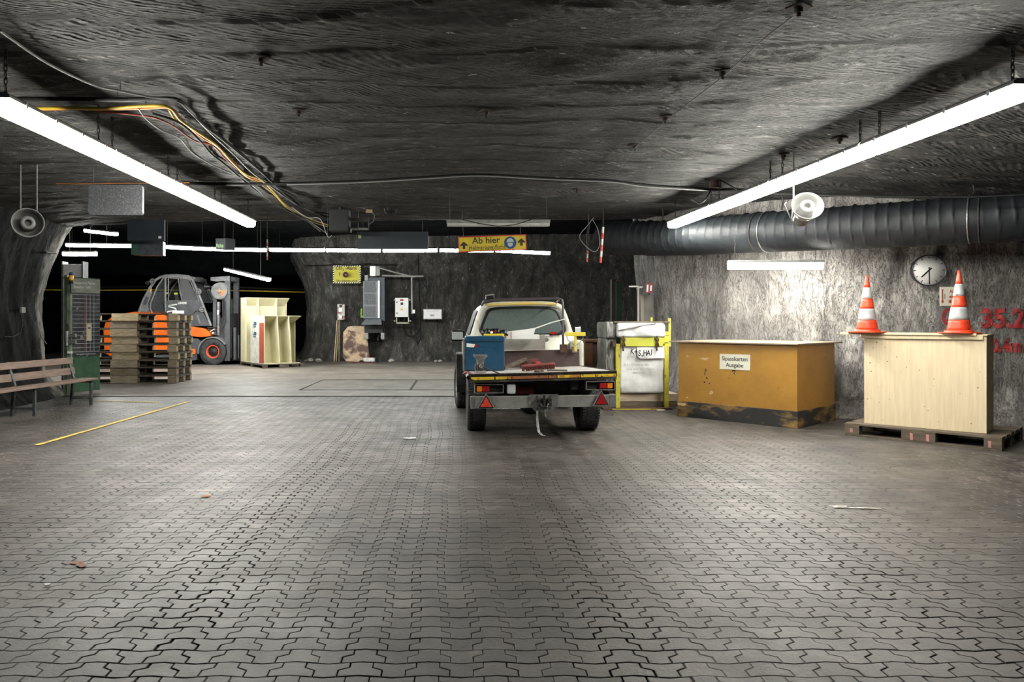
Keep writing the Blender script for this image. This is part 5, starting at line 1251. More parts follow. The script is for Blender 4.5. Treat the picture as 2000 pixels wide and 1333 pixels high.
# broom head, stick, plank, red tray, rocks
p = at(1052, 724, 8.95); z0 = tray_z(p.x, 8.95)
t = thing('broom_head', 'worn red bristled broom head lying on the tray', 'broom', (p.x, 8.95, z0), R(8))
MBr = mat('red_bristles', (0.16, 0.025, 0.022), (0.07, 0.018, 0.015), 0.9, scale=60, bump=0.8, bscale=120)
mb = MB(); rn = random.Random(3)
n = 26
for k in range(n):
    for j in range(5):
        x = -.20 + .40*k/(n-1); y = -.035 + .0175*j; e = 1 - abs(x/.21)**4*.3
        mb.cyl((x, y*e, .048), (x+rn.uniform(-.012, .012), y*1.7*e+rn.uniform(-.008, .008), .0005+rn.uniform(0, .006)), .007, .004, 5, caps=True)
mb.build('bristles', MBr, t)
MB().box((0, 0, .064), (.42, .075, .032)).build('wooden_back', mat('faded_red_wood', (0.24, 0.045, 0.035), (0.13, 0.03, 0.025), 0.7, scale=12), t, 0.012, seg=3)
t.rotation_euler = (0, R(-4), R(8)); t.location.z += 0.012
z0 = tray_z(1.3, 8.75)
tag(MB(Matrix.Translation((at(1080, 0, 8.75).x, 8.75, tray_z(at(1080, 0, 8.75).x, 8.75)+.0))).cyl((-.07, 0, .014), (.17, -.03, .014), .012, .010, 10).build('stick', M_pal), 'short round stick lying right of the broom head', 'stick')
p0 = at(986, 716, 9.75); p1 = at(1030, 700, 9.95)
t = thing('plank', 'grey wooden board propped slanting against the tool chest', 'board', (p0.x, p0.y, 0))
d = p1-p0; zz = tray_z(p0.x, p0.y)
MB().add([(0, 0, zz+.002), (d.x, d.y, zz+.11), (d.x, d.y, zz+.15), (0, 0, zz+.04)] + [(-.02, .16, zz+.002), (d.x-.02, d.y+.16, zz+.11), (d.x-.02, d.y+.16, zz+.15), (-.02, .16, zz+.04)], [(0, 1, 2, 3), (4, 7, 6, 5), (0, 4, 5, 1), (3, 2, 6, 7), (1, 5, 6, 2), (0, 3, 7, 4)]).build('board', M_pal, t, 0.002)
MB().box((d.x+.02, d.y, zz+.06), (.03, .12, .14), ry=-.5).build('prop', M_pal, t, 0.002)
p = at(1033, 707, 9.95); z0 = tray_z(p.x, p.y)
tag(MB(Matrix.Translation((p.x+.02, p.y+.2, z0))).box((0, 0, .06), (.24, .16, .11), rz=.2, ry=-.15).build('red_tray', mat('dark_red_plastic', (0.15, 0.02, 0.018), (0.09, 0.016, 0.015), 0.5, scale=8), bevel=.01), 'dark red plastic tray behind the slanting board', 'tray')
tag(MB(Matrix.Translation((at(1048, 0, 9.8).x, 9.8, tray_z(.9, 9.8)))).box((0, 0, .055), (.10, .12, .10), rz=.4).build('red_brush', mat('bright_red_bristles', (0.35, 0.03, 0.035), (0.2, 0.02, 0.02), 0.9, scale=50), bevel=.02), 'small bright red brush behind the broom head', 'brush')
for i, (px, d_) in enumerate(((1052, 8.62), (1059, 8.68), (1047, 8.66))):
    p = at(px, 0, d_); mb = MB(Matrix.Translation((p.x, d_, tray_z(p.x, d_)+.012)))
    mb.lathe([(0, -.012), (.022, -.01), (.03, .0), (.02, .014), (0, .018)], 7, Matrix.Rotation(i*1.1, 4, 'Z')); tag(mb.build('rock_lump', M_pal), ['small brown lump in front of the broom head', 'grey lump touching the broom bristles', 'leftmost of the small lumps below the broom head'][i], 'stone', 'lumps on the tray')
# things tucked behind the headboard
p = at(965, 656, 9.95)
t = thing('yellow_bar', 'bright yellow bar lying across black gear behind the tool chest', 'bar', (p.x, 10.0, p.z))
MB().box((0, 0, 0), (.285, .06, .05)).build('bar', M_ybr, t, 0.004)
MB().bx(-.02, .02, 0.0, .03, -(p.z-tray_z(p.x, 10.)), -.02).build('stand', M_seal, t)
mb = MB()
for k in range(7): mb.lathe([(0, -.05), (.04, -.03), (.05, 0), (.03, .04), (0, .05)], 8, Matrix.Translation((-.13+.045*k, .06, .035+.02*math.sin(k*2.1))))
mb.tube([(-.16, .03, -.02), (-.1, .05, .07), (0, .05, .085), (.1, .04, .06), (.2, .03, .0)], .014, 8); mb.build('black_gear', M_seal, t)
MB().lathe([(0, -.02), (.02, -.01), (.02, .01), (0, .02)], 10, Matrix.Translation((-.03, .0, .045))).build('white_plug', M_enam, t); MB().box((.02, 0, .06), (.04, .03, .015)).build('red_cap', M_lr, t)
p = at(1019, 656, 10.05)
t = thing('polystyrene_box', 'flat white box with a long white pointed strip on top behind the headboard', 'box', (p.x, 10.1, p.z))
k_ = 10.05/FL
MB().bx(-30*k_, 35*k_, -.03, .12, -7*k_, 2*k_+.0).build('box', M_enam, t, 0.004)
MB().bx(-34*k_, -29*k_, -.025, .1, -6*k_, 6*k_).build('cardboard_end', mat('tan_card_end', (0.5, 0.42, 0.33), rough=.8), t, 0.003)
MB().prism([(-34*k_, 7*k_), (-10*k_, 10*k_), (14*k_, 13*k_), (26*k_, 15*k_), (60*k_, 27*k_), (85*k_, 33*k_), (85*k_, 31.5*k_), (60*k_, 25*k_), (27*k_, 13*k_), (24*k_, 2.2*k_), (-28*k_, 2.2*k_)], -.02, .01).build('pointed_strip', M_enam, t, 0.002)
MB().bx(-21*k_, -20*k_, -.0315, -.0295, -7*k_, 8*k_).build('red_thread', M_lr, t)
MB().bx(-.246, -.236, .02, .03, -(p.z-tray_z(p.x, 10.1)), -6*k_).build('stand', M_galv, t)
p = at(1122.5, 653, 10.4)
t = thing('yellow_grab_handle', 'bright yellow T shaped handle standing at the right of the headboard', 'handle', (p.x, 10.34, p.z))
k_ = 10.4/FL
MB().bx(-19*k_, 19*k_, -.03, .03, -3.7*k_, 3.7*k_).build('cross_bar', M_ybr, t, 0.004)
MB().bx(-2*k_, 2*k_, -.02, .02, -33*k_, -3.8*k_).build('stem', M_ybr, t, 0.004)
MB().tube([(-17*k_, 0, -4*k_), (-14*k_, 0, -12*k_), (-4*k_, 0, -20*k_), (0, -.02, -22*k_), (8*k_, 0, -17*k_), (15*k_, 0, -8*k_), (15*k_, 0, -4*k_)], .006, 6).build('cable_loop', M_cs, t)

# ---------------------------------------------------------------- rusty steel bin beyond the truck
M_obin = mat('rusted_orange_paint', (0.17, 0.062, 0.02), (0.075, 0.032, 0.016), 0.6, scale=4, c3=(0.03, 0.02, 0.015), s3=9, lo3=0.62, hi3=0.7)
a = at(1143, 665, 12.4); b = at(1196, 665, 12.4)
t = thing('steel_bin', 'rusty orange steel bin between the truck and the bag frame', 'bin', (a.x, 12.4, 0), R(3))
w_, h_ = b.x-a.x+.05, a.z
MB().bx(0, .13, 0, .7, 0.08, h_-.03).build('end_panel', M_obin, t, 0.004); MB().bx(.1305, w_, .03, .7, .08, h_-.06).build('front_panel', mat('dark_rusted_paint', (0.06, 0.024, 0.012), (0.04, 0.018, 0.01), 0.7, scale=4), t)
MB().bx(-.01, w_+.01, -.02, .72, h_-.03, h_+.01).build('rim', M_obin, t, 0.004); MB().bx(.05, .13, .05, .6, 0, .08).bx(w_-.13, w_-.05, .05, .6, 0, .08).build('skid', M_rust, t)

# ---------------------------------------------------------------- big bag in a yellow frame
M_yf = mat('chipped_yellow_frame', (0.52, 0.47, 0.05), (0.40, 0.36, 0.045), 0.5, scale=6, c3=(0.06, 0.045, 0.02), s3=18, lo3=0.60, hi3=0.66)
M_yb = mat('yellow_beam_paint', (0.50, 0.50, 0.06), (0.42, 0.42, 0.05), 0.5, scale=6, c3=(0.12, 0.1, 0.03), s3=20, lo3=0.7, hi3=0.75)
M_bag = mat('white_woven_bag', (0.66, 0.66, 0.66), (0.54, 0.54, 0.54), 0.6, scale=3, bump=0.35, bscale=7)
M_bagg = mat('grey_bag_side', (0.32, 0.32, 0.31), (0.2, 0.2, 0.19), 0.8, scale=5, bump=0.4, bscale=8)  # greyer tone for the left side of the bag and its strap
D0 = 11.35; k_ = D0/FL
o_ = at(1207, 0, D0)
t = thing('bag_frame', 'chipped yellow steel frame with hooks holding up a white bulk bag', 'frame', (o_.x, D0, 0), R(1.5))
FWd = 96*k_; zz = lambda py: 1.385-(py-630)*k_
MB().bx(-.035, .035, 0, .07, 0.03, zz(672)).build('post', M_yf, t, 0.004); MB().bx(FWd-.035, FWd+.035, 0, .07, 0.03, zz(668)).build('post', M_yf, t, 0.004)
MB().bx(.05, FWd-.06, -.02, .05, zz(677), zz(660)).build('top_beam', M_yb, t, 0.004)
MB().bx(-.09, -.03, -.01, .12, zz(678), zz(667)).build('beam_bracket', M_rust, t, 0.003)
MB().bx(FWd-.15, FWd+.05, .0, .09, zz(672), zz(657)).build('beam_bracket', M_yb, t, 0.004)
for x in (.075, FWd-.17):
    MB().tube([(x, -.04, zz(657)), (x+.02, -.06, zz(664)), (x-.01, -.05, zz(672)), (x+.0, -.04, zz(686))], .014, 6).tube([(x-.03, -.03, zz(660)), (x+.01, -.05, zz(668)), (x+.03, -.03, zz(676))], .012, 6).build('hook', M_rust, t)
MB().bx(FWd+.06, FWd+.10, .1, .14, zz(678), zz(622)).bx(FWd-.10, FWd+.06, .1, .13, zz(678), zz(675)).build('side_rail', M_yf, t, 0.003); MB().bx(FWd-.02, FWd+.06, .1, .13, zz(656), zz(648)).build('side_rail', M_yf, t, 0.003)
MB().bx(FWd-.09, FWd-.06, .55, .58, zz(640), zz(620)).build('side_rail', M_yf, t)
MB().bx(-.24, FWd+.08, -.04, .8, 0, .03).build('base_plate', M_rust, t, 0.004); MB().bx(-.1, FWd-.1, -.045, -.04, .005, .02).build('yellow_edge', M_yf, t)
# bag body
t = thing('bulk_bag', 'white woven bulk bag with black stencilled letters hanging in the yellow frame', 'bag', (o_.x, D0, 0), R(1.5))
def softbox(x0, x1, y0, y1, z0, z1, amp, seed, n=26, pinch=0.03):
    mb = MB(); vs = []; fs = []
    per = []
    for (ax, ay, bx_, by_) in ((x0, y0, x1, y0), (x1, y0, x1, y1), (x1, y1, x0, y1), (x0, y1, x0, y0)):
        for k in range(n): per.append((ax+(bx_-ax)*k/n, ay+(by_-ay)*k/n))
    m = len(per); zsn = 24; cx, cy = (x0+x1)/2, (y0+y1)/2
    for j in range(zsn+1):
        z = z0+(z1-z0)*j/zsn; e = 1 - pinch*(abs(2*j/zsn-1)**8)
        for i, (x, y) in enumerate(per):
            f = amp*(float(fbm(np.array([i*.13+seed]), np.array([z*4.0]), 3, seed)[0]))
            dx, dy = x-cx, y-cy; l = math.hypot(dx, dy); vs.append((cx+dx*e+dx/l*f, cy+dy*e+dy/l*f, z))
    for j in range(zsn):
        for i in range(m): fs.append((j*m+i, j*m+(i+1) % m, (j+1)*m+(i+1) % m, (j+1)*m+i))
    fs.append(tuple(range(m))[::-1]); fs.append(tuple(range(zsn*m, zsn*m+m)))
    return mb.add(vs, fs, True)
bz0 = zz(769)
softbox(.045, FWd-.045, .02, .72, bz0, zz(675), .035, 5).build('bag_body', M_bag, t)
softbox(-.165, -.04, .10, .75, bz0+.02, zz(662), .07, 9, pinch=.08).build('bag_side', M_bagg, t)
softbox(-.03, FWd-.04, -.045, .6, zz(660), zz(631), .05, 14, pinch=.12).build('bag_top', M_bag, t)
softbox(-.17, -.03, .05, .7, zz(661), zz(629), .05, 19, pinch=.12).build('bag_top_side', M_bagg, t)
MB().bx(-.06, FWd+.06, .0, .62, zz(632), zz(628)).build('wooden_lid', M_pal, t, 0.01)
MB().tube([(-.0, -.055, zz(645)), (.2, -.06, zz(641)), (.4, -.06, zz(635)), (.6, -.05, zz(632))], .012, 6).build('strap', M_bagg, t)
MB().add([(.30, -.003, zz(676)), (FWd-.04, -.003, zz(676)), (FWd-.04, -.012, zz(700)), (.36, -.012, zz(701)), (.31, -.008, zz(697))], [(0, 1, 2, 3, 4)]).build('hanging_flap', M_bag, t)
mb = MB()
def tx(s, px, py, size, wd=.8, rot=0, b=0.0): text(mb, s, size*k_, (-.0+(px-1207)*k_, -.056, zz(py+2.0)), b, width=wd, rot=rot)
for s_, px, py in (('K', 1233, 685), ('+', 1240.5, 686), ('S', 1247.5, 688.5), ('-', 1253, 692), ('H', 1258.5, 688), ('A', 1265, 688), ('1', 1271, 687)): tx(s_, px, py, 15.5, .72, -.04, .003)
mb.build('marking', M_ink, t)
mb = MB()
def tx2(s, px, py, size, wd=.8): text(mb, s, size*k_, (-.0+(px-1207)*k_, -.010, zz(py)), 0, width=wd)
tx2('KL 6.1, VP II, UN-Nr. 2811', 1243, 713, 6.2, .72); tx2('UN-Nr. 13H2/Y 05/21/D/BAM 12', 1250, 722, 5.6, .72); tx2('4000/1021253', 1247, 729, 5.2, .8)
mb.build('small_print', mat('faded_print', (0.16, 0.16, 0.16), rough=.7), t)
# wood under the bag
M_lumb = mat('pale_dirty_lumber', (0.50, 0.41, 0.31), (0.36, 0.28, 0.2), 0.7, scale=4, stretch=(1, 6, 6), c3=(0.15, 0.09, 0.06), s3=12, lo3=0.68, hi3=0.74)
t = thing('timber_beam', 'pale squared timber lying under the white bag, upper of two', 'timber', (o_.x, D0, 0), R(1.5), 'timbers under the bag')
MB().bx(.04, FWd+.22, .075, .75, zz(786)-.0, zz(771)-.0).build('beam', M_lumb, t, 0.004)
t = thing('timber_beam', 'darker dirty timber at the bottom of the bag frame, lower of two', 'timber', (o_.x, D0, 0), R(1.5), 'timbers under the bag')
MB().bx(.04, FWd+.20, .075, .75, .031, zz(787)).build('beam', M_pal, t, 0.004)
p = at(1289, 801, D0-.08)
tag(MB(Matrix.Translation((p.x, 11.2, 0.006))).prism([(-.07, 0), (-.02, .02), (.05, .03), (.07, 0), (.02, -.02)], -.0, .012, 'Z').build('paper_scrap', M_enam), 'small torn white scrap at the foot of the bag frame', 'scrap')
# posts and grey column behind the bag
def post(px0, px1, pyt, d, m, name, label, cat, depth=.12, rz=0):
    a = at(px0, pyt, d); b = at(px1, pyt, d); t = thing(name, label, cat, (a.x, d, 0), rz)
    MB().bx(0, b.x-a.x, 0, depth, 0, a.z).build('shaft', m, t, 0.004); return t, b.x-a.x, a.z
post(1194.5, 1203, 546, 15.6, mat('brown_post', (0.07, 0.06, 0.045), (0.04, 0.035, 0.03), 0.8, scale=6), 'steel_post', 'dull brown post beside the green one behind the bag', 'post')
post(1203.5, 1214, 551, 15.5, mat('green_post', (0.01, 0.06, 0.03), (0.008, 0.035, 0.02), 0.6, scale=6), 'steel_post', 'dark green steel post behind the white bag', 'post')
a = at(1246.5, 565, 13.2)
t = thing('standpipe', 'thin pale pipe with a valve on top rising behind the bag', 'pipe', (a.x, 13.2, 0))
MB().cyl((0, 0, 0), (0, 0, a.z), .013, n=10).build('pipe', mat('pale_pipe', (0.5, 0.45, 0.42), rough=.4), t)
MB().cyl((0, 0, a.z-.02), (0, 0, a.z+.05), .025, n=10).bx(-.17, .0, -.02, .02, a.z+.035, a.z+.06).bx(.0, .16, -.02, .02, a.z+.02, a.z+.05).build('valve', M_galv, t)
p_, w_, z_ = post(1252, 1279, 576, 13.4, mat('grey_sheet_column', (0.16, 0.155, 0.14), (0.11, 0.105, 0.095), 0.6, scale=5), 'grey_column', 'grey sheet metal column behind the bag with a pale edge', 'column', .3)
MB().bx(-.0, .045, -.012, -.0, 0, z_).build('pale_edge', mat('pale_edge_wood', (0.3, 0.25, 0.18), rough=.7), p_)
p = at(1268, 563, 13.1)
t = thing('red_notice', 'small dark red tilted notice above the grey column', 'sign', p); t.rotation_euler = (0, R(4), R(-10))
MB().box((0, 0, 0), (.135, .012, .185)).build('board', mat('dark_red_sign', (0.16, 0.012, 0.02), rough=.5), t, 0.002)
MB().bx(-.045, -.015, -.0075, -.0062, -.07, .06).bx(.015, .045, -.0075, -.0062, -.05, .05).build('white_symbol', M_whitep, t)
MB().bx(-.10, .0, .006, .05, -.03, .03).cyl((0, .02, 0), (0, .25, -.02), .012, n=8).cyl((0, .02, -.08), (0.02, .16, z_-p.z+.0), .012, n=8).build('bracket', M_chain, t)
# ================================================================ bench on the left
M_bench = mat('worn_bench_wood', (0.23, 0.155, 0.115), (0.14, 0.095, 0.072), 0.55, scale=4, stretch=(6, 1, 6), c3=(0.05, 0.035, 0.03), s3=14, lo3=0.68, hi3=0.75)
M_leg = mat('painted_bench_steel', (0.05, 0.06, 0.06), (0.14, 0.15, 0.15), 0.5, 0.3, scale=9, lo=0.5, hi=0.75)
# local y runs along the bench towards the back, local x towards the hall
bo = Vector((-6.03, 12.1, 0)); bd = (Vector((-6.19, 9.7, 0)) - bo).normalized(); brz = math.atan2(-bd.x, bd.y) + math.pi
t = thing('bench', 'long slatted wooden bench on steel legs along the left rock wall', 'bench', bo, brz)
BLn = 3.9
MB().bx(-.13, 0, -BLn, 0, .415, .45).build('seat_board', M_bench, t, 0.006); MB().bx(-.29, -.16, -BLn, 0, .415, .45).build('seat_board', M_bench, t, 0.006)
MB().box((-.455, -BLn/2-.02, .74), (.035, BLn, .105), ry=-.15).build('back_board', M_bench, t, 0.006); MB().box((-.43, -BLn/2-.0, .565), (.035, BLn, .115), ry=-.15).build('back_board', M_bench, t, 0.006)
for y in (-.10, -1.55, -3.1):
    MB().bx(-.09, -.05, y-.02, y+.02, 0, .413).build('leg', M_leg, t, 0.003)
    MB().add([(-.44, y-.02, 0), (-.40, y-.02, 0), (-.40, y+.02, 0), (-.44, y+.02, 0), (-.40, y-.02, .45), (-.36, y-.02, .45), (-.36, y+.02, .45), (-.40, y+.02, .45), (-.50, y-.02, .80), (-.475, y-.02, .80), (-.475, y+.02, .80), (-.50, y+.02, .80)],
        [(0, 1, 5, 4), (1, 2, 6, 5), (2, 3, 7, 6), (3, 0, 4, 7), (4, 5, 9, 8), (5, 6, 10, 9), (6, 7, 11, 10), (7, 4, 8, 11), (8, 9, 10, 11), (3, 2, 1, 0)]).build('leg', M_leg, t)
    MB().bx(-.40, -.05, y-.018, y+.018, .375, .413).build('cross_brace', M_leg, t, 0.003); MB().bx(-.40, -.05, y-.012, y+.012, .10, .13).build('cross_brace', M_leg, t, 0.003)

# ---------------------------------------------------------------- green notice door
M_green = mat('old_green_paint', (0.035, 0.105, 0.05), (0.02, 0.065, 0.035), 0.5, scale=5, c3=(0.01, 0.015, 0.012), s3=7, lo3=0.62, hi3=0.75)
M_pgreen = mat('pale_rusted_green', (0.20, 0.25, 0.17), (0.08, 0.12, 0.08), 0.55, scale=4, c3=(0.05, 0.035, 0.02), s3=6, lo3=0.58, hi3=0.7)
M_board = mat('dusty_chalk_board', (0.02, 0.024, 0.028), (0.07, 0.075, 0.08), 0.32, scale=5, lo=0.45, hi=0.7, c3=(0.30, 0.31, 0.31), s3=6, lo3=0.6, hi3=0.7)
M_chalkw = mat('chalk_white', (0.55, 0.56, 0.56), (0.35, 0.36, 0.36), 0.8, scale=30)
ga = at(139, 775, 13.55); gb = at(195, 768, 14.05)
gl = math.hypot(gb.x-ga.x, gb.y-ga.y); grz = math.atan2(gb.y-ga.y, gb.x-ga.x)
t = thing('notice_door', 'tall green steel door leaf with a dusty black notice board and grid', 'door', (ga.x, ga.y, 0), grz)
MB().bx(0, gl, 0, .06, .06, 2.24).build('leaf', M_green, t, 0.004)
MB().bx(.015, gl-.006, -.014, -.001, .73, 2.22).build('notice_board', M_board, t, 0.002)
MB().bx(.015, gl-.006, -.016, -.0145, 1.95, 2.22).build('board_header', mat('dusty_olive', (0.22, 0.23, 0.19), (0.16, 0.17, 0.14), 0.6, scale=8), t)
mb = MB()
for k in range(15): z = .82 + k*.078; mb.bx(.02, gl-.01, -.0165, -.0145, z, z+.006)
for x in (.30, .38, .46): mb.bx(x*gl/.6, x*gl/.6+.005, -.0165, -.0145, .82, 1.92)
mb.build('grid', M_chalkw, t)
MB().bx(.262*gl/.6, .275*gl/.6, -.018, -.0145, .85, 1.9).build('red_divider', M_cr, t)
mb = MB(); text(mb, 'Anwesenheit Person', .072, (gl*.42, -.0175, 2.14), 0.0015, width=.8*gl/.6); text(mb, 'Besucher Tafel', .072, (gl*.36, -.0175, 2.06), 0.0015, width=.8*gl/.6); text(mb, 'Einträge bei Ausfahrt löschen', .042, (gl*.5, -.0175, .775), 0.0, width=.8*gl/.6)
mb.build('board_lettering', M_chalkw, t)
MB().bx(.31*gl/.6, .41*gl/.6, -.02, -.017, 1.03, 1.36).build('paper_strip', mat('aged_paper', (0.42, 0.40, 0.28), rough=.8), t); MB().bx(.335*gl/.6, .385*gl/.6, -.0215, -.0202, 1.26, 1.29).build('blue_mark', M_sb, t)
t2 = thing('door_post', 'pale rusted green hollow post with clamps beside the notice door', 'post', (at(122, 0, 13.5).x, 13.5, 0), 0)
pw_ = at(138, 0, 13.5).x-at(122, 0, 13.5).x
MB().bx(0, pw_*.38, .05, .16, 0, 2.28).build('shaft', M_pgreen, t2, 0.008); MB().bx(pw_*.45, pw_, .0, .10, 0, 2.24).build('shaft', M_pgreen, t2, 0.012)
MB().bx(pw_*.5, pw_+.12, -.06, -.0, 1.10, 1.17).bx(pw_*.6, pw_+.12, -.06, -.0, .98, 1.05).cyl((pw_*.7, -.05, .95), (pw_*.7, -.05, 1.22), .03, n=10).build('clamp', M_galv, t2, 0.01)
MB().tube([(pw_*.7, -.02, 1.22), (pw_*.65, -.03, 1.32), (pw_*.75, -.03, 1.36), (pw_*.8, -.02, 1.25)], .012, 6).build('loop', M_chain, t2)
MB().bx(pw_*.8, pw_+.05, -.06, -.03, .80, .84).build('white_ribbon', M_enam, t2)
p = at(139, 541, 13.4)
t = thing('beacon', 'amber warning beacon on top of the green post', 'beacon', (p.x, 13.4, p.z-.07))
MB().lathe([(0, 0), (.038, 0), (.040, .02), (.040, .08), (.036, .10), (0, .10)], 20).build('amber_lens', mat('amber_glow', (0.8, 0.33, 0.02), rough=.2), t)
MB().lathe([(0, .10), (.038, .10), (.036, .145), (.02, .155), (0, .155)], 20).build('cap', M_sb, t); MB().lathe([(0, -.06), (.042, -.055), (.044, -.005), (0, -.001)], 20).cyl((0, 0, -.25), (0, 0, -.05), .015, n=8).bx(-.01, .01, .0, .1, -.2, -.16).build('base', M_seal, t)
# grey framed panel behind
a = at(123, 500, 15.0); b = at(160, 500, 15.0)
t = thing('switch_cabinet', 'tall grey steel cabinet behind the green post, under the short tube', 'cabinet', (a.x, 15.0, 0))
MB().bx(0, b.x-a.x, 0, .2, 0, 2.6).build('body', mat('cabinet_grey', (0.42, 0.42, 0.43), (0.3, 0.3, 0.31), 0.45, scale=4), t, 0.004)
MB().bx(-.02, .0, -.02, .2, 0, 2.66).bx(b.x-a.x, b.x-a.x+.03, -.02, .2, 0, 2.66).bx(0, b.x-a.x, -.02, -.001, 2.30, 2.33).build('frame', M_leg, t)

# ---------------------------------------------------------------- stack of pallets
PZ = .1765; D0 = 16.2; rx_ = at(343, 0, D0).x; PLn = 2.36
pl_lab = ['bottom pallet of the tall stack, on the floor', 'second pallet from the bottom of the tall stack', 'third pallet from the bottom of the tall stack', 'fourth pallet from the bottom of the tall stack', 'middle pallet of the tall stack of nine',
          'sixth pallet from the bottom of the tall stack', 'seventh pallet from the bottom of the tall stack', 'eighth pallet up, second from the top of the tall stack', 'top pallet of the tall stack, with the lightest block']
M_pl3 = mat('grey_pallet_block', (0.27, 0.225, 0.16), (0.15, 0.12, 0.085), 0.8, scale=6, stretch=(1, 5, 5))
base_p = make_pallet(PLn, 1.0, PZ-.001, .60, .20, M_pald, pl_lab[0], group='pallets of the tall stack', loc=(rx_-PLn, D0, 0), rz=R(2), mm=M_pl3, solid=True)
M_pl = mat('pale_pallet_block', (0.50, 0.40, 0.24), (0.36, 0.28, 0.16), 0.8, scale=6, stretch=(1, 5, 5))
M_pl2 = mat('mid_pallet_block', (0.38, 0.31, 0.20), (0.22, 0.175, 0.115), 0.8, scale=6, stretch=(1, 5, 5))
for k in range(1, 9):
    c = copy_tree(base_p); c['label'] = pl_lab[k]
    c.location = (rx_-PLn+[0, -.02, .01, .02, -.01, .02, 0, -.02, .03][k], D0+[0, .03, -.01, .02, 0, .03, -.02, .02, 0][k], k*PZ); c.rotation_euler = (0, 0, R(2+[0, .5, -.4, .6, 0, -.5, .4, .8, -.2][k]))
    if k in (3, 4, 5, 6, 8):
        for ch in [o for o in C.objects if o.parent == c and o.name.startswith('block')]:
            ch.data = ch.data.copy(); ch.data.materials[0] = M_pl if k == 8 else M_pl2

# ---------------------------------------------------------------- forklift
D0 = 23.3; FK = D0/FL
t = fk = thing('forklift', 'orange and dark grey forklift truck with enclosed cab parked sideways behind the pallets', 'forklift', (at(340, 0, D0).x, D0, 0))
def F(px, py): return ((px-340)*FK, (713.2-py)*FK)
def fp(nm, pts, y0, y1, m, bevel=0.01, par=None): return MB().prism([F(*q) for q in pts], y0, y1).build(nm, m, par or fk, bevel)
M_fo = mat('forklift_orange', (0.85, 0.16, 0.012), (0.62, 0.11, 0.012), 0.4, scale=3)
M_fg = mat('forklift_dark_grey', (0.045, 0.048, 0.055), (0.075, 0.078, 0.085), 0.5, scale=5)
M_ff = mat('dusty_cab_frame', (0.11, 0.11, 0.115), (0.19, 0.19, 0.19), 0.55, scale=7)
fp('counterweight', [(203, 690), (201, 645), (206, 628), (222, 616), (255, 611), (268, 612), (268, 694), (214, 696)], .0, 1.3, M_fo, .03)
fp('side_panel', [(268, 612), (312, 612), (330, 620), (330, 690), (268, 692)], .02, 1.28, M_fo, .01)
fp('chassis', [(214, 704), (214, 697), (330, 693), (330, 657), (385, 662), (396, 672), (384, 690), (383, 704), (340, 707)], .03, 1.27, M_fg, .01)
fp('step', [(330, 683), (381, 682), (381, 692), (330, 692.5)], -.02, .05, M_fo, .006)
fp('front_cowl', [(326, 639), (362, 637), (380, 639), (398, 642), (408, 649), (411, 657), (393, 659), (326, 652)], -.01, 1.31, M_fo, .012)
fp('dark_cowl', [(326, 612), (372, 612), (378, 638), (326, 638)], .0, 1.3, M_fg, .01)
fp('hood', [(236, 613), (262, 609), (291, 608), (300, 613)], .05, 1.25, M_fo, .02)
fp('dash_box', [(374, 617), (384, 608), (396, 610), (409, 637), (378, 638)], .0, 1.3, M_fg, .01)
fp('air_vent', [(384, 615), (387, 614.5), (392, 632), (389, 632)], -.006, .004, M_ff, 0)
# wheels and mudguards
wx, wz = F(415, 687.5); wheel(wx, .13, wz, .26, mat('orange_rim', (0.75, 0.075, 0.02), rough=.4), 0, -1, rimr=.5, parent=fk)
w1 = [o for o in C.objects if o.parent == fk and o.name.startswith('wheel')][-1]
w1.matrix_local = Matrix.Translation((wx, .13, 0)) @ Matrix.Rotation(R(90), 4, 'Z') @ Matrix.Translation((-wx, -.13, 0))
for (wpx, wy) in ((415, 1.17), (247, .15), (247, 1.15)):
    c = copy_tree(w1); xx = F(wpx, 0)[0]; sc_ = 1.0 if wpx == 415 else .86
    c.matrix_local = Matrix.Translation((xx, wy, 0)) @ Matrix.Rotation(R(90 if wy < .5 else -90), 4, 'Z') @ Matrix.Scale(sc_, 4) @ Matrix.Translation((-wx, -.13, 0)); c.parent = fk
pts = [(wx + .49*math.cos(a), wz + .49*math.sin(a)) for a in np.linspace(R(30), R(188), 18)] + [(wx + .445*math.cos(a), wz + .445*math.sin(a)) for a in np.linspace(R(188), R(30), 18)]
MB().prism(pts, -.02, .32).build('mudguard', M_ff, fk, .005)
# cab frame
def bar(pts, r, y, nm='cab_bar'): return MB().tube([(F(*q)[0], y, F(*q)[1]) for q in pts], r, 8).build(nm, M_ff, fk)
for y in (.04, 1.26):
    bar([(270, 610), (279, 586), (292, 562), (303, 547), (313, 541), (322, 538.5), (345, 538), (368, 540), (374, 545), (382, 563), (395, 595), (411, 637)], .045, y)
    bar([(322, 539), (322, 575), (323, 610)], .035, y)
    bar([(296, 612), (292, 603), (294, 590), (306, 560), (320, 541)], .025, y)
    bar([(328, 543), (366, 544.5), (372, 551), (388, 588)], .022, y)
    bar([(328, 543), (328, 588), (390, 589)], .022, y)
    bar([(347, 545), (354, 586)], .016, y)
fp('roof', [(306, 544), (320, 537), (345, 536), (370, 539), (376, 546), (372, 548), (345, 542), (318, 543)], .0, 1.3, M_ff, .008)
fp('roof_tip', [(370, 540), (380, 542), (376, 549), (372, 548)], .1, 1.2, M_ff, .004)
fp('door_sill', [(324, 588), (391, 588), (397, 601), (403, 612), (396, 609), (383, 607), (372, 617), (326, 618)], .005, .05, M_fg, .006)
fp('rear_pillar', [(271, 611), (281, 586), (291, 568), (296, 572), (288, 592), (290, 611)], .05, 1.25, M_ff, .008)
fp('rear_light_unit', [(279, 593), (285, 579), (290, 581), (284, 596)], .0, .06, M_fg, .004)
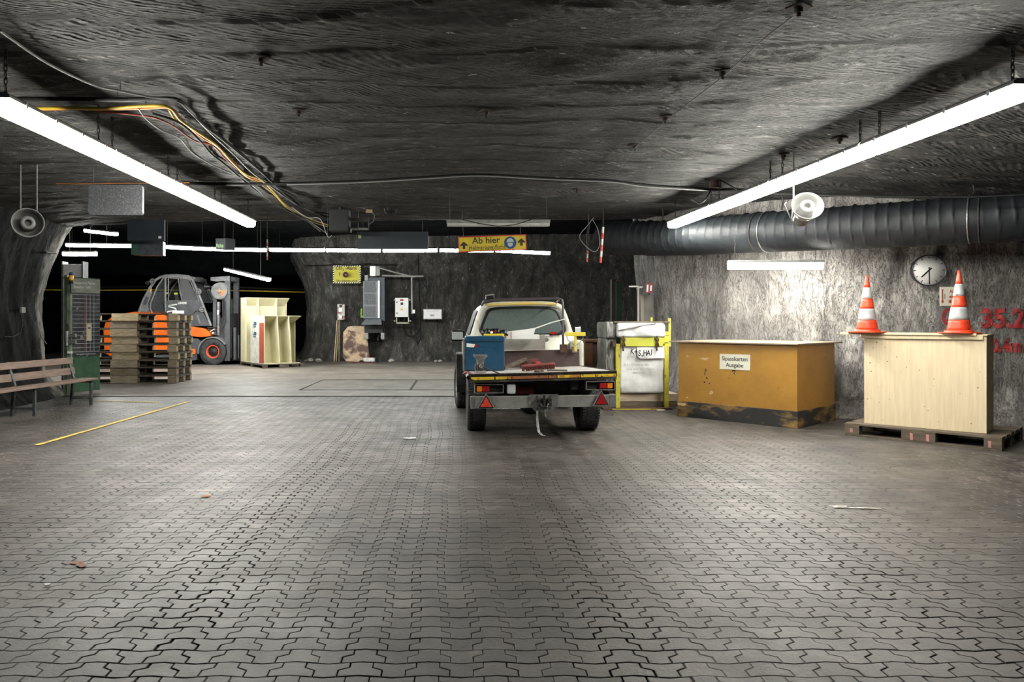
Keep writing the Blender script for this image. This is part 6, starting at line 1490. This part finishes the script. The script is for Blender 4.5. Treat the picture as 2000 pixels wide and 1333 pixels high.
for y, nm in ((.045, 'side_glass'), (1.255, 'side_glass')):
    MB().add([(F(*q)[0], y, F(*q)[1]) for q in [(297, 611), (294, 597), (307, 560), (321, 543), (321, 611)]], [(0, 1, 2, 3, 4)]).build(nm, M_clear, fk)
    MB().add([(F(*q)[0], y, F(*q)[1]) for q in [(350, 545), (366, 545.5), (387, 588), (354, 588)]], [(0, 1, 2, 3)]).build(nm, glass('dusty_side_glass', (.4, .42, .43), .1, 1.5, .45, (.2, .2, .21)) if 'dusty_side_glass' not in MATS else MATS['dusty_side_glass'], fk)
fp('seat', [(333, 612), (331, 575), (338, 572), (342, 600), (360, 603), (360, 614)], .4, .9, mat('black_seat', (0.03, 0.03, 0.032), rough=.7), .03)
fp('seat_label', [(331, 0+571), (338, 571), (338, 575), (331, 575)], .38, .395, mat('hi_vis_yellow', (0.6, 0.65, 0.05), rough=.6), 0)
fp('seat_label', [(312, 570), (320, 570), (320, 574), (312, 574)], .38, .395, MATS['hi_vis_yellow'], 0)
MB().tube([(F(310, 590)[0]+.12*math.cos(a), .5+.12*math.sin(a), F(310, 590)[1]+.08*math.cos(a)) for a in np.linspace(0, 2*math.pi, 16, endpoint=False)], .015, 6, closed=True).tube([(F(310, 590)[0], .5, F(310, 590)[1]), (F(316, 610)[0], .5, F(316, 610)[1])], .02, 6).build('steering_wheel', M_seal, fk)
fp('white_plate', [(337, 607), (359.5, 607), (359.5, 613.5), (337, 613.5)], -.012, -.002, M_enam, 0)
MB().tube([(F(*q)[0], -.01, F(*q)[1]) for q in [(346, 595), (330, 597), (329, 599), (343, 603), (345, 606), (328, 609), (327, 610.5)]], .022, 6).build('white_squiggle', M_enam, fk)
mb = MB(); x_, z_ = F(356, 592.5); text(mb, 'LINDE', .095, (x_, -.001, z_), .002, width=1.1); mb.build('maker_lettering', M_enam, fk)
x_, z_ = F(367, 627); MB().cyl((x_, -.004, z_), (x_, -.012, z_), .115, n=28).build('number_disc', M_enam, fk)
mb = MB(); text(mb, '1', .19, (x_-.0, -.0135, z_), .004); mb.build('disc_number', M_lr, fk)
mb = MB(); x_, z_ = F(363, 665); text(mb, 'de', .09, (x_+.02, .028, z_), .003); mb.build('maker_lettering', M_enam, fk)
x_, z_ = F(290.5, 570); MB(Matrix.Translation((x_, .1, z_))).lathe([(0, 0), (.055, 0), (.058, .03), (.055, .14), (.035, .16), (0, .16)], 18).build('amber_beacon', MATS['amber_glow'], fk); MB(Matrix.Translation((x_, .1, z_-.04))).lathe([(0, 0), (.06, 0), (.06, .04), (0, .04)], 18).build('beacon_base', M_horn, fk)
for i, (px, py) in enumerate(((299, 550), (389, 570), (396, 605))):
    x_, z_ = F(px, py)
    mr_ = MB().tube([(x_+.075*math.cos(a), -.05, z_+.075*math.sin(a)) for a in np.linspace(0, 2*math.pi, 18, endpoint=False)], .022, 6, closed=True).cyl((x_, -.05, z_), (x_, -.02, z_), .04, n=14).build('round_lamp', M_ff, fk)
    MB().cyl((x_-.02, -.04, z_), (x_-.16, .04, z_-.0), .014, n=6).build('lamp_arm', M_ff, mr_)
x_, z_ = F(285, 553); MB().cyl((x_, .2, z_), (x_, .1, z_), .08, .07, 16).cyl((x_, .2, z_), (x_+.2, .2, z_-.02), .02, n=6).build('work_lamp', M_seal, fk)
# mast
for y in (.12, 1.05):
    fp('mast_rail', [(436, 540), (446.5, 540), (446.5, 706), (436, 706)], y, y+.13, M_fg, .006)
    fp('mast_rail', [(413, 562), (420, 562), (420, 655), (413, 655)], y+.02, y+.12, M_fg, .004)
fp('mast_head', [(409, 541), (446, 539), (446, 548), (420, 550), (409, 548)], .1, 1.2, M_ff, .006)
x_, z_ = F(428.5, 568.5)
MB().cyl((x_, .1, z_), (x_, -.02, z_), .265, .265, 40).cyl((x_, -.02, z_), (x_, -.03, z_), .235, .235, 40).cyl((x_, .1, z_), (x_, .12, z_), .285, n=40).build('hose_reel', M_ff, fk, .006)
MB().bx(x_-.10, x_+.10, -.036, -.030, z_-.012, z_+.012).bx(x_-.012, x_+.012, -.036, -.030, z_-.10, z_+.10).build('reel_cross', mat('ochre_mark', (.35, .25, .06)), fk)
MB().prism([(x_+.05, z_-.17), (x_+.13, z_-.14), (x_+.22, z_+.01), (x_+.12, z_+.01)], -.035, -.030).build('orange_patch', M_fo, fk); MB().tube([(x_-.04, -.034, z_-.03), (x_-.02, -.034, z_-.1), (x_+.03, -.034, z_-.05), (x_+.07, -.034, z_-.04)], .012, 5).build('red_scribble', M_lr, fk)
x_, z_ = F(405, 560); MB().cyl((x_+.05, .15, z_), (x_-.12, .15, z_), .05, .11, 16).cyl((x_+.05, .15, z_), (x_+.2, .15, z_), .03, n=8).build('work_lamp', M_seal, fk)
fp('mast_lower', [(421, 640), (432, 612), (446, 612), (446, 706), (436, 706), (424, 680), (414, 655)], .25, 1.05, M_fg, .01)
for q in ([(433, 590), (434, 625), (430, 634), (420, 640), (403, 640)], [(438, 588), (439, 628), (434, 640), (420, 646), (405, 643)], [(428, 590), (428, 610)]):
    MB().tube([(F(*p_)[0], .08, F(*p_)[1]) for p_ in q], .02, 6).build('hydraulic_hose', M_chain, fk)
MB().bx(F(423, 0)[0], F(427, 0)[0], .06, .1, F(0, 655)[1], F(0, 590)[1]).build('lift_cylinder', M_galv, fk, .006); MB().bx(F(423, 0)[0], F(426, 0)[0], .052, .06, F(0, 615)[1], F(0, 606)[1]).build('white_tag', M_enam, fk)
x_, z_ = F(415, 651); MB().cyl((x_, .08, z_), (x_, .02, z_), .03, n=10).cyl((F(409, 648)[0], .05, F(409, 648)[1]), (F(418, 643)[0], .05, F(418, 643)[1]), .015, n=6).build('white_fitting', M_enam, fk)
fp('fork_carriage', [(448, 655), (478, 657), (478, 706), (448, 706)], .3, 1.1, M_under, .01)
for x0, x1, y0_, m, a_, b_ in ((455, 459.5, .05, M_fg, 640, 703), (448, 450, .1, M_chain, 640, 700), (463, 465, .1, M_fg, 655, 700), (474, 477, .12, M_fg, 655, 700)):
    fp('carriage_bar', [(x0, a_), (x1, a_), (x1, b_), (x0, b_)], y0_, y0_+.15, m, .004)
for y_ in (666, 682, 698):
    fp('pink_pad', [(469, y_-5), (473.5, y_-6), (474, y_+4), (471, y_+6), (469, y_+3)], .08, .28, mat('pink_rubber', (.65, .12, .2), (.4, .08, .12), .6, scale=12), .004)
# steel skip beyond
D1 = 25.0; a = at(448, 0, D1); b = at(485, 0, D1)
t = thing('steel_skip', 'dark framed skip with a reddish mesh side between forklift and pale crates', 'skip', (a.x, D1, 0)); k_ = D1/FL; zf = lambda py: (630-py)*k_+EYE
wd = b.x-a.x+.3
MB().bx(0, wd, .05, .8, .05, zf(583)).build('body', mat('dark_red_mesh', (.10, .02, .025), (.03, .01, .01), .9, scale=30, detail=2), t)
MB().bx(0, .13, -.02, .05, zf(645), zf(586)).build('speckled_edge', mat('speckled_green', (.26, .27, .16), (.05, .06, .04), .9, scale=14), t)
MB().bx(.13, wd, -.02, .05, zf(594), zf(582)).bx(.13, .24, -.02, .05, .05, zf(594)).build('frame', M_under, t); MB().bx(-.0, wd, -.02, .8, 0, .05).build('base', M_under, t)

# ---------------------------------------------------------------- pale partitioned crates on a pallet
M_cr = mat('pale_yellow_board', (0.58, 0.54, 0.33), (0.50, 0.46, 0.27), 0.6, scale=2.5, c3=(0.20, 0.16, 0.06), s3=2.2, lo3=0.60, hi3=0.74, stretch=(2.2, 2.2, .55))
M_cr2 = mat('clean_pale_board', (0.62, 0.59, 0.40), (0.54, 0.5, 0.32), 0.6, scale=3)
M_whs = mat('white_scuffed_board', (0.60, 0.60, 0.56), (0.42, 0.40, 0.33), 0.6, scale=9)
M_rdp = mat('rusty_red_stripe', (0.36, 0.07, 0.03), (0.25, 0.06, 0.035), 0.6, scale=7)
rz35 = R(35); fc = at(516, 0, 21.5)
ux = Vector((math.cos(rz35), math.sin(rz35), 0)); uy = Vector((-math.sin(rz35), math.cos(rz35), 0))
pal2 = make_pallet(1.30, 2.15, .125, .30, .13, M_pald, 'low dark pallet under the two pale partitioned crates', loc=Vector((fc.x, 21.5, 0)) - ux*.03 - uy*.03, rz=rz35)
def pcrate(loc, w_, d_, h_, divs, label, m, m2):
    t = thing('partitioned_crate', label, 'crate', loc, rz35, 'pale partitioned crates'); th = .02; back = d_*.55
    MB().bx(0, th, 0, d_, 0, h_).build('side_panel', m, t, .002)
    MB().bx(w_-th, w_, back*.6, d_, 0, h_-.002).build('side_panel', m, t, .002)
    MB().bx(th, w_-th, d_-th, d_, 0, h_).build('back_panel', m, t, .002)
    MB().add([(th, 0, h_-.012), (w_+.03, 0, h_-.012), (w_-th, back, h_-.26), (th, back, h_-.26), (th, 0, h_), (w_+.03, 0, h_), (w_-th, back, h_-.245), (th, back, h_-.245)], [(0, 3, 2, 1), (4, 5, 6, 7), (0, 1, 5, 4), (1, 2, 6, 5), (2, 3, 7, 6), (3, 0, 4, 7)]).build('sloping_top', m2, t)
    MB().bx(th, w_-th, back, back+.02, 0, h_-.25).build('inner_panel', m, t)
    MB().bx(0, w_, 0, d_, -.0, .012).build('bottom', m2, t)
    for fx, lean in divs:
        x = w_*fx
        MB().add([(x, 0.0, .013), (x+.022, 0, .013), (x+.022-lean, 0, h_-.013), (x-lean, 0, h_-.013), (x, back, .013), (x+.022, back, .013), (x+.022-lean, back, h_-.27), (x-lean, back, h_-.27)], [(0, 1, 2, 3), (4, 7, 6, 5), (0, 4, 5, 1), (1, 5, 6, 2), (2, 6, 7, 3), (3, 7, 4, 0)]).build('divider', m2, t)
    return t
c1 = pcrate(Vector((fc.x, 21.5, .126)), 1.15, 1.2, 1.46, ((.42, .09), (.74, .09)), 'front crate of the pale pair, with a white end striped in red', M_cr, M_cr2)
MB().bx(-.004, -.0005, 0, 1.2, 0, 1.46).build('white_end', M_whs, c1); MB().bx(-.008, -.0045, .0, .40, .03, 1.24).build('red_stripe', M_rdp, c1)
mb = MB()
for z_ in (1.19, .88):
    for dx, dz_, rx__, rz__ in ((0, .06, .10, .03), (.0, .0, .16, .025), (-.1, .03, .05, .05), (.02, -.07, .14, .02)): mb.box((-.007, .80+dx, z_+dz_), (.004, rx__*1.6, rz__*1.8))
mb.build('blue_characters', mat('blue_ink', (.02, .09, .16), rough=.6), c1)
p2 = Vector((fc.x, 21.5, .126)) + uy*1.50 - ux*.05
pcrate(p2, 1.42, .5, 2.05, ((.31, .04), (.71, 0)), 'taller pale crate standing behind the front one beside the skip', M_cr2, M_cr2)

# ---------------------------------------------------------------- things on the far rock wall
def onwall(px, py, gap=.3): h_ = hit('b', px, py); return h_ - Vector((0, gap, 0)), h_.y/FL
def wthing(name, label, cat, px, py, gap=.34):
    h_, k = onwall(px, py, gap); t = thing(name, label, cat, h_)
    ox, oz = px, py
    return t, (lambda qx, qy: ((qx-ox)*k, -(qy-oz)*k)), k
def rect(mb, Q, x0, y0, x1, y1, ya, yb): a, b = Q(x0, y0), Q(x1, y1); mb.bx(a[0], b[0], ya, yb, b[1], a[1]); return mb
def mounts(t, Q, x0, x1, y, dep=.5):
    a, b = Q(x0, y), Q(x1, y); MB().cyl((a[0], 0.01, a[1]), (a[0], dep, a[1]), .015, n=6).cyl((b[0], 0.01, b[1]), (b[0], dep, b[1]), .015, n=6).build('wall_pins', M_chain, t)
t, Q, k = wthing('alarm_sign', 'yellow gas alarm sign with striped edge on the far rock wall', 'sign', 681.5, 538, .5)
rect(MB(), Q, 655, 521, 708.5, 555.5, -.01, .01).build('board', M_ink, t)
mb = MB(); a, b = Q(655, 521), Q(708.5, 555.5); W_, H_ = b[0]-a[0], a[1]-b[1]
n = 12
for k2 in range(n):
    x = a[0] + W_*k2/n
    for zt_, zb_2 in ((a[1], a[1]-.05), (b[1]+.05, b[1])): mb.prism([(x, zb_2), (x+W_/n*.5, zb_2), (x+W_/n*.8, zt_), (x+W_/n*.3, zt_)], -.013, -.0105)
n = 8
for k2 in range(n):
    z = b[1] + H_*k2/n
    for xl, xr in ((a[0], a[0]+.05), (b[0]-.05, b[0])): mb.prism([(xl, z), (xr, z+H_/n*.3), (xr, z+H_/n*.8), (xl, z+H_/n*.5)], -.013, -.0105)
mb.build('edge_stripes', mat('pale_stripe', (.6, .58, .45), rough=.6), t)
rect(MB(), Q, 657.5, 523.5, 706, 553, -.016, -.0132).build('yellow_face', mat('alarm_yellow', (.50, .46, .015), (.42, .38, .02), .55, scale=4), t)
mb = MB(); a = Q(672, 526.5); text(mb, 'CO', 8.6*k, (Q(666.5, 527)[0], -.0175, a[1]), .005, width=.92); text(mb, '2', 5.5*k, (Q(674.6, 529)[0], -.0175, Q(0, 529)[1]), .003); text(mb, '-Alarm', 8.6*k, (Q(690, 527)[0], -.0175, a[1]), .005, width=.92)
text(mb, '1', 8*k, (Q(668, 538)[0], -.0175, Q(0, 538)[1]), .006); text(mb, 'Sofort Selbstretter anlegen', 6.0*k, (Q(682, 550.5)[0], -.0175, Q(0, 550.5)[1]), .002, width=.62)
mb.build('lettering', M_ink, t); mounts(t, Q, 660, 704, 530)
t, Q, k = wthing('siren', 'small dark red siren horn fixed over the yellow alarm sign', 'siren', 681, 539.5, .62)
MB(Matrix.Rotation(R(90), 4, 'X')).lathe([(0, -.08), (.05, -.08), (.06, .0), (.10, .08), (.09, .08), (.05, .02), (0, .02)], 20).build('horn', mat('dark_red_metal', (.10, .02, .02), (.05, .02, .02), .5, scale=14), t); MB().cyl((0, -.03, 0), (0, -.06, 0), .02, n=8).build('tip', M_horn, t); MB().bx(-.03, .03, .05, .40, -.08, .0).build('bracket', M_rust, t)
# grey cabinet with grille
t, Q, k = wthing('battery_rack', 'tall grey steel rack with three grilled panels on the far rock wall', 'rack', 735, 590, .9)
rect(MB(), Q, 715.5, 552.5, 748, 622.5, 0, .05).build('front', mat('blue_grey_steel', (.17, .19, .20), (.12, .135, .145), .45, scale=5), t, .004)
rect(MB(), Q, 718, 545, 756, 628, .052, .75).build('body', mat('dark_blue_steel', (.05, .065, .085), (.035, .045, .06), .5, scale=5), t, .006)
rect(MB(), Q, 718.5, 541, 724.5, 551, .0, .05).build('tab', M_horn, t); rect(MB(), Q, 743.5, 551.5, 747, 622, -.02, -.001).build('bright_edge', M_enam, t)
Mg = mat('grille_dark', (.05, .06, .065), (.12, .13, .14), .5, scale=30)
for y0 in (554, 576.5, 600):
    g_ = rect(MB(), Q, 718, y0, 739, y0+20, -.008, -.001).build('grille_panel', Mg, t, .002)
    mb = MB()
    for i in range(4):
        for j in range(2): a = Q(720+i*5.6, y0+12+j*4.5); mb.cyl((a[0], -.008, a[1]), (a[0]+.02, -.03, a[1]+.01), .018, .01, 8)
    mb.build('connectors', M_horn, g_)
    mb = MB()
    for j in range(4): rect(mb, Q, 718.5, y0+2+j*2.2, 738.5, y0+2.6+j*2.2, -.012, -.008)
    mb.build('slots', Mg, g_)
a, b, c_, d_ = Q(719.5, 624), Q(749, 624), Q(752, 632.5), Q(714.5, 632.5)
MB().add([(a[0], .02, a[1]), (b[0], .02, b[1]), (c_[0], -.25, c_[1]), (d_[0], -.25, d_[1]), (a[0], .02, a[1]-.03), (b[0], .02, b[1]-.03), (c_[0], -.25, c_[1]-.03), (d_[0], -.25, d_[1]-.03)], [(0, 1, 2, 3), (7, 6, 5, 4), (3, 2, 6, 7), (0, 3, 7, 4), (1, 5, 6, 2), (0, 4, 5, 1)]).build('sloping_shelf', MATS['blue_grey_steel'], t)
rect(MB(), Q, 717, 634, 752, 650, .15, .75).build('lower_bay', M_under, t)
rect(MB(), Q, 718.5, 650, 724.5, 662, .1, .75).build('foot_plate', M_galv, t, .004); rect(MB(), Q, 748.5, 650, 755, 662, .1, .75).build('foot_plate', M_galv, t, .004)
a, b = Q(752, 625), Q(755, 650); MB().tube([(a[0], .0, a[1]), (b[0], .1, b[1]+.1), (b[0], .15, b[1])], .02, 6).build('strut', M_chain, t)
# white junction and cable arms
t, Q, k = wthing('swing_bracket', 'white bracket box with two long pale arms and a drop rod above the rack', 'bracket', 736, 532, .7)
rect(MB(), Q, 727, 523, 738, 542, 0, .3).build('box', M_enam, t, .006); rect(MB(), Q, 739, 523.5, 746, 541.5, .0, .25).build('box', M_horn, t, .006)
mb = lambda pts, r, nm: MB().tube([(Q(*q)[0], .0, Q(*q)[1]) for q in pts], r, 8).build(nm, M_horn, t)
mb([(742, 526), (780, 536.5), (812, 544)], .028, 'arm'); mb([(750, 541), (800, 542.3), (829, 542.5)], .032, 'arm'); mb([(806.5, 543), (807, 580), (807.5, 614)], .03, 'drop_rod')
rect(MB(), Q, 808, 606, 813, 613, -.04, .05).build('rod_box', M_enam, t, .004); a = Q(807.5, 600); MB().cyl((a[0], .0, a[1]), (a[0], .7, a[1]), .015, n=6).build('wall_pin', M_chain, t)
# white electric box
t, Q, k = wthing('electric_box', 'white electric control box with a yellow warning triangle on the far wall', 'control box', 787, 601, .5)
rect(MB(), Q, 774, 583, 799.5, 620, 0, .25).build('case', M_enam, t, .01)
rect(MB(), Q, 783.5, 585.5, 790, 589, -.006, -.001).build('red_label', M_sr, t); rect(MB(), Q, 784.5, 592, 789, 596.5, -.03, -.001).build('rotary_switch', M_chain, t, .006)
a, b, c_ = Q(783.8, 607), Q(789.8, 607), Q(786.8, 602); MB().prism([a, b, c_], -.006, -.001).build('warning_triangle', mat('triangle_yellow', (.7, .5, .03), rough=.5), t)
rect(MB(), Q, 776.8, 590, 778.4, 593, -.02, -.001).build('lock', M_ink, t); rect(MB(), Q, 776.8, 611, 778.4, 614, -.02, -.001).build('lock', M_ink, t)
fr_ = MB(); rect(fr_, Q, 775.5, 620, 777.5, 632, .05, .1); rect(fr_, Q, 798.5, 620, 800.5, 632, .05, .1); rect(fr_, Q, 775.5, 630, 800.5, 632.5, .05, .1); fr_.build('lower_frame', mat('lime_tinted_steel', (.45, .5, .3), (.4, .4, .38), .5, scale=5), t)
for q in ((773, 587), (802, 587), (773, 627), (803, 627)): a = Q(*q); MB().cyl((a[0], .0, a[1]), (a[0], .6, a[1]), .03, n=10).build('wall_lug', M_galv, t)
def wcable(label, pts, r, m=M_black, gap=.36, g='cables on the far wall'):
    P_ = [onwall(px, py, gap)[0] for px, py in pts]; out = []
    for i in range(len(P_)-1):
        p0_ = P_[max(i-1, 0)]; p1_ = P_[i]; p2_ = P_[i+1]; p3_ = P_[min(i+2, len(P_)-1)]
        for kk in range(5):
            t_ = kk/5; out.append(0.5*((2*p1_)+(p2_-p0_)*t_+(2*p0_-5*p1_+4*p2_-p3_)*t_*t_+(3*p1_-p0_-3*p2_+p3_)*t_**3))
    out.append(P_[-1]); return tag(MB().tube(out, r, 6).build('cable', m), label, 'cable', g)
wcable('black cable looping down from under the white electric box', [(791, 620), (790, 635), (792, 645), (797, 654), (804, 657), (812, 655), (818, 648), (821, 638)], .028)
wcable('black hose hanging in a deep loop right of the white electric box', [(809, 613), (812, 625), (812, 645), (814, 662), (817, 671), (820, 665), (822, 650), (821, 630), (816, 620)], .03)
wcable('black cable running straight down the far wall', [(818, 500), (819, 540), (820, 580), (821, 610), (822, 636)], .022)
wcable('thin black cable running level above the alarm sign', [(600, 521), (640, 520), (660, 519), (690, 520), (720, 517), (745, 519), (775, 518)], .018)
wcable('thin dark cable from the electric box across to the whiteboard', [(740, 665), (742, 655), (750, 664), (756, 660)], .012, M_cs)
t, Q, k = wthing('notice_board', 'small framed white notice with rounded corners on the far wall', 'sign', 845.5, 614)
rect(MB(), Q, 827, 604, 864, 624.5, 0, .03).build('frame', M_galv, t, .01); rect(MB(), Q, 828.7, 605.7, 862.3, 622.8, -.012, -.001).build('paper', mat('bright_paper', (.82, .82, .82), rough=.6), t, .002)
mb = MB(); rect(mb, Q, 841, 615, 849, 617, -.014, -.0125); rect(mb, Q, 841, 617.5, 848, 618.5, -.014, -.0125); rect(mb, Q, 833, 608, 858, 608.5, -.014, -.0125); mb.build('print', mat('mid_print', (.3, .3, .3)), t); mounts(t, Q, 830, 860, 610)
t, Q, k = wthing('fuse_box', 'narrow white and red switch box above the leaning sticks', 'switch box', 669, 609)
rect(MB(), Q, 662, 595, 676, 625, 0, .1).build('back_plate', mat('red_white_plate', (.5, .48, .44), (.25, .06, .05), .6, scale=4, lo=.5, hi=.6), t, .004)
rect(MB(), Q, 665, 602, 672, 610, -.05, -.001).build('switch', M_enam, t, .006); rect(MB(), Q, 666, 596, 671, 601, -.03, -.001).build('lever', M_ink, t, .004); rect(MB(), Q, 666, 616, 671, 622, -.04, -.001).build('plug', M_enam, t, .006); mounts(t, Q, 664, 674, 600)
# green spray mark
sp_ = sprayed('L', 703.5, 613, 24, .8, 0.75, key='b', parent=wall_back, m=mat('green_spray', (.25, .55, .05), rough=.7), name='sprayed_mark')
# leaning sticks and boards
M_stk = mat('pale_stick', (.50, .38, .25), (.33, .24, .15), .6, scale=8)
def lean(px0, py0, px1, py1, d0, d1, r, label, m, nm='wooden_stick', cat='stick', g='sticks leaning on the far wall'):
    a = at(px0, py0, d0); a.z = 0.0; b = at(px1, py1, d1); t_ = tag(MB().cyl(a, b, r, n=8).build(nm, m), label, cat, g); return t_
lean(652.5, 707, 658.5, 626, 24.7, 25.1, .022, 'pale stick leaning below the switch box, left of the pair', M_stk)
lean(656.5, 706, 660.5, 635, 24.75, 25.1, .018, 'darker stick leaning below the switch box, right of the pair', mat('yellowed_stick', (.36, .30, .12), rough=.6))
lean(662, 655, 662.5, 624, 24.9, 25.0, .012, 'thin pale rod hanging under the switch box', M_stk)
D2 = 24.7; k_ = D2/FL
a = at(695, 708, D2)
t = thing('scraped_board', 'tan board with cut corners and brown stains leaning on the far wall', 'board', (a.x, D2, 0.04)); t.rotation_euler = (R(-9), 0, 0)
Q2 = lambda px, py: ((px-695)*k_, (708-py)*k_*1.01)
MB().prism([Q2(*q) for q in ((676, 708), (669, 699), (669, 651), (678, 640), (708, 639), (715, 650), (721, 697), (712, 706))], 0, .02).build('board', mat('stained_tan_board', (.52, .38, .23), (.40, .29, .18), .7, scale=6, c3=(.10, .055, .045), s3=1.7, lo3=.46, hi3=.54), t, .003)
MB().prism([Q2(*q) for q in ((678, 644), (682, 639), (706, 639), (710, 644), (706, 649), (684, 649))], -.006, -.0005).build('top_patch', M_stk, t); MB().prism([Q2(*q) for q in ((677, 704), (690, 701), (706, 704), (700, 710), (682, 710))], -.03, -.0005).build('bottom_patch', M_stk, t)
a = at(719, 708, 24.8); b = at(711, 636, 25.15); a.z = .06
tag(MB().cyl(a, b, .018, n=8).build('wooden_stick', MATS['yellowed_stick']), 'thin yellowish pole leaning along the right edge of the tan board', 'stick')
for (x0, x1, y1, d_, lab, m_) in ((630, 690, 704.5, 24.3, 'dark flat board lying on the floor under the sticks', M_pald), (686, 736, 706, 24.2, 'dark reddish board lying on the floor under the tan board', mat('dark_maroon_board', (.06, .02, .02), rough=.7))):
    a = at(x0, 709, d_); b = at(x1, 709, d_); tag(MB(Matrix.Translation((a.x, d_, 0.004))).bx(0, b.x-a.x, 0, .35, 0.0, .035).build('floor_board', m_, bevel=.004), lab, 'board', 'boards on the floor of the far wall')
a = at(720, 703, 24.3)
t = thing('white_sack', 'small crumpled white sack on the reddish board', 'sack', (a.x, 24.36, .04)); softbox(-.16, .16, 0, .2, 0, .14, .10, 33, pinch=.3).build('sack', M_bag, t); MB().cyl((-.03, .08, .12), (.0, .05, .20), .02, n=8).build('red_tie', M_sr, t)
# loose rocks at the wall foot
rn = random.Random(21); M_salt = mat('salt_lump', (.45, .43, .38), (.22, .2, .18), .8, scale=8)
def lump(x, y, r, label, g):
    bm = bmesh.new(); bmesh.ops.create_icosphere(bm, subdivisions=2, radius=r)
    for v in bm.verts: v.co *= rn.uniform(.72, 1.12); v.co.z *= .6
    zmin = min(v.co.z for v in bm.verts); me = bpy.data.meshes.new('salt_lump'); bm.to_mesh(me); bm.free(); me.materials.append(M_salt)
    o = bpy.data.objects.new('salt_lump', me); C.objects.link(o); o.location = (x, y, -zmin+.001); tag(o, label, 'rock', g)
G2 = 'loose salt lumps at the foot of the far wall'
for px, lb in ((598, 'pale salt lump at the dark drift corner of the far wall'), (606, 'flat pale lump next to the drift corner lump'), (622, 'salt lump left of the dark flat board'), (860, 'salt lump on the floor just left of the truck mirror'), (852, 'pale salt lump left of the lump by the truck mirror'), (765, 'lone salt lump under the grey rack')):
    p = at(px, 707, 24.6 if px > 610 else 24.9); lump(p.x, p.y, rn.uniform(.07, .13), lb, G2)
# truck mirror side: paper on the floor
p = at(800, 858, 1939/228.)
tag(MB(Matrix.Translation((p.x, p.y, .007))).prism([(-.08, .0), (-.04, .03), (-.01, .01), (.03, .035), (.08, .02), (.07, -.02), (.03, -.015), (.01, -.045), (-.03, -.02)], 0, .006, 'Z').build('paper_scrap', M_enam), 'crumpled white paper scrap lying on the pavers left of the truck', 'scrap')
p = at(92, 1146, 1939/516.)
tag(MB(Matrix.Translation((p.x, p.y, .007))).prism([(-.02, .0), (-.01, .012), (.012, .01), (.02, -.004), (-.004, -.01)], 0, .005, 'Z').build('paper_scrap', M_enam), 'tiny white chip on the pavers at lower left', 'scrap')
# ---- left rock wall fittings
h_ = hit('l', 30, 606)
t = thing('socket_box', 'small grey box with a cable on the dark left rock wall', 'switch box', h_ + Vector((.14, -.05, 0)), R(80))
MB().bx(-.045, .045, -.04, .0, -.05, .05).build('case', M_horn, t, .006); MB().cyl((0, 0, 0), (0, .3, 0), .012, n=6).build('wall_pin', M_chain, t)
def lcable(label, pts, r, m=M_black, gap=.13):
    P_ = []
    for px, py in pts:
        q = hit('l', px, py)
        if q is None: continue
        d = (q-Vector((0, 0, EYE))).normalized(); P_.append(q - d*gap + Vector((.05, 0, 0)))
    return tag(MB().tube(P_, r, 6).build('cable', m), label, 'cable', 'cables on the left wall')
lcable('black cable sweeping along the dark left wall behind the bench', [(2, 658), (20, 659), (34, 650), (38, 632), (34, 612)], .010)
lcable('thin cable drooping in a curve beside the lit pillar', [(70, 640), (76, 660), (86, 672), (98, 674), (107, 664), (112, 648)], .008, M_cs)
lcable('black cable hanging down the face of the lit rock pillar', [(83, 492), (90, 494), (104, 495), (108, 520), (106, 550), (108, 580)], .016)
lcable('two stranded black line rising over the rock pillar', [(104, 496), (118, 488), (130, 476), (138, 462), (146, 448), (152, 440)], .02)
# yellow cable in the dark drift
tag(MB().tube([(-16.8, 26.0, 2.58), (-13.2, 26.1, 2.55), (-11.0, 26.0, 2.56), (-8.0, 26.6, 2.56), (-5.9, 29.0, 2.6)], .025, 6).build('cable', M_cy), 'yellow cable running level through the dark drift behind the forklift', 'cable', 'cables in the dark drift')
tag(MB().tube([(-16.8, 26.05, 2.70), (-13.2, 26.15, 2.67), (-11.0, 26.05, 2.68), (-8.0, 26.65, 2.68), (-5.9, 29.05, 2.7)], .03, 6).build('cable', M_black), 'black cable just above the yellow one in the dark drift', 'cable', 'cables in the dark drift')
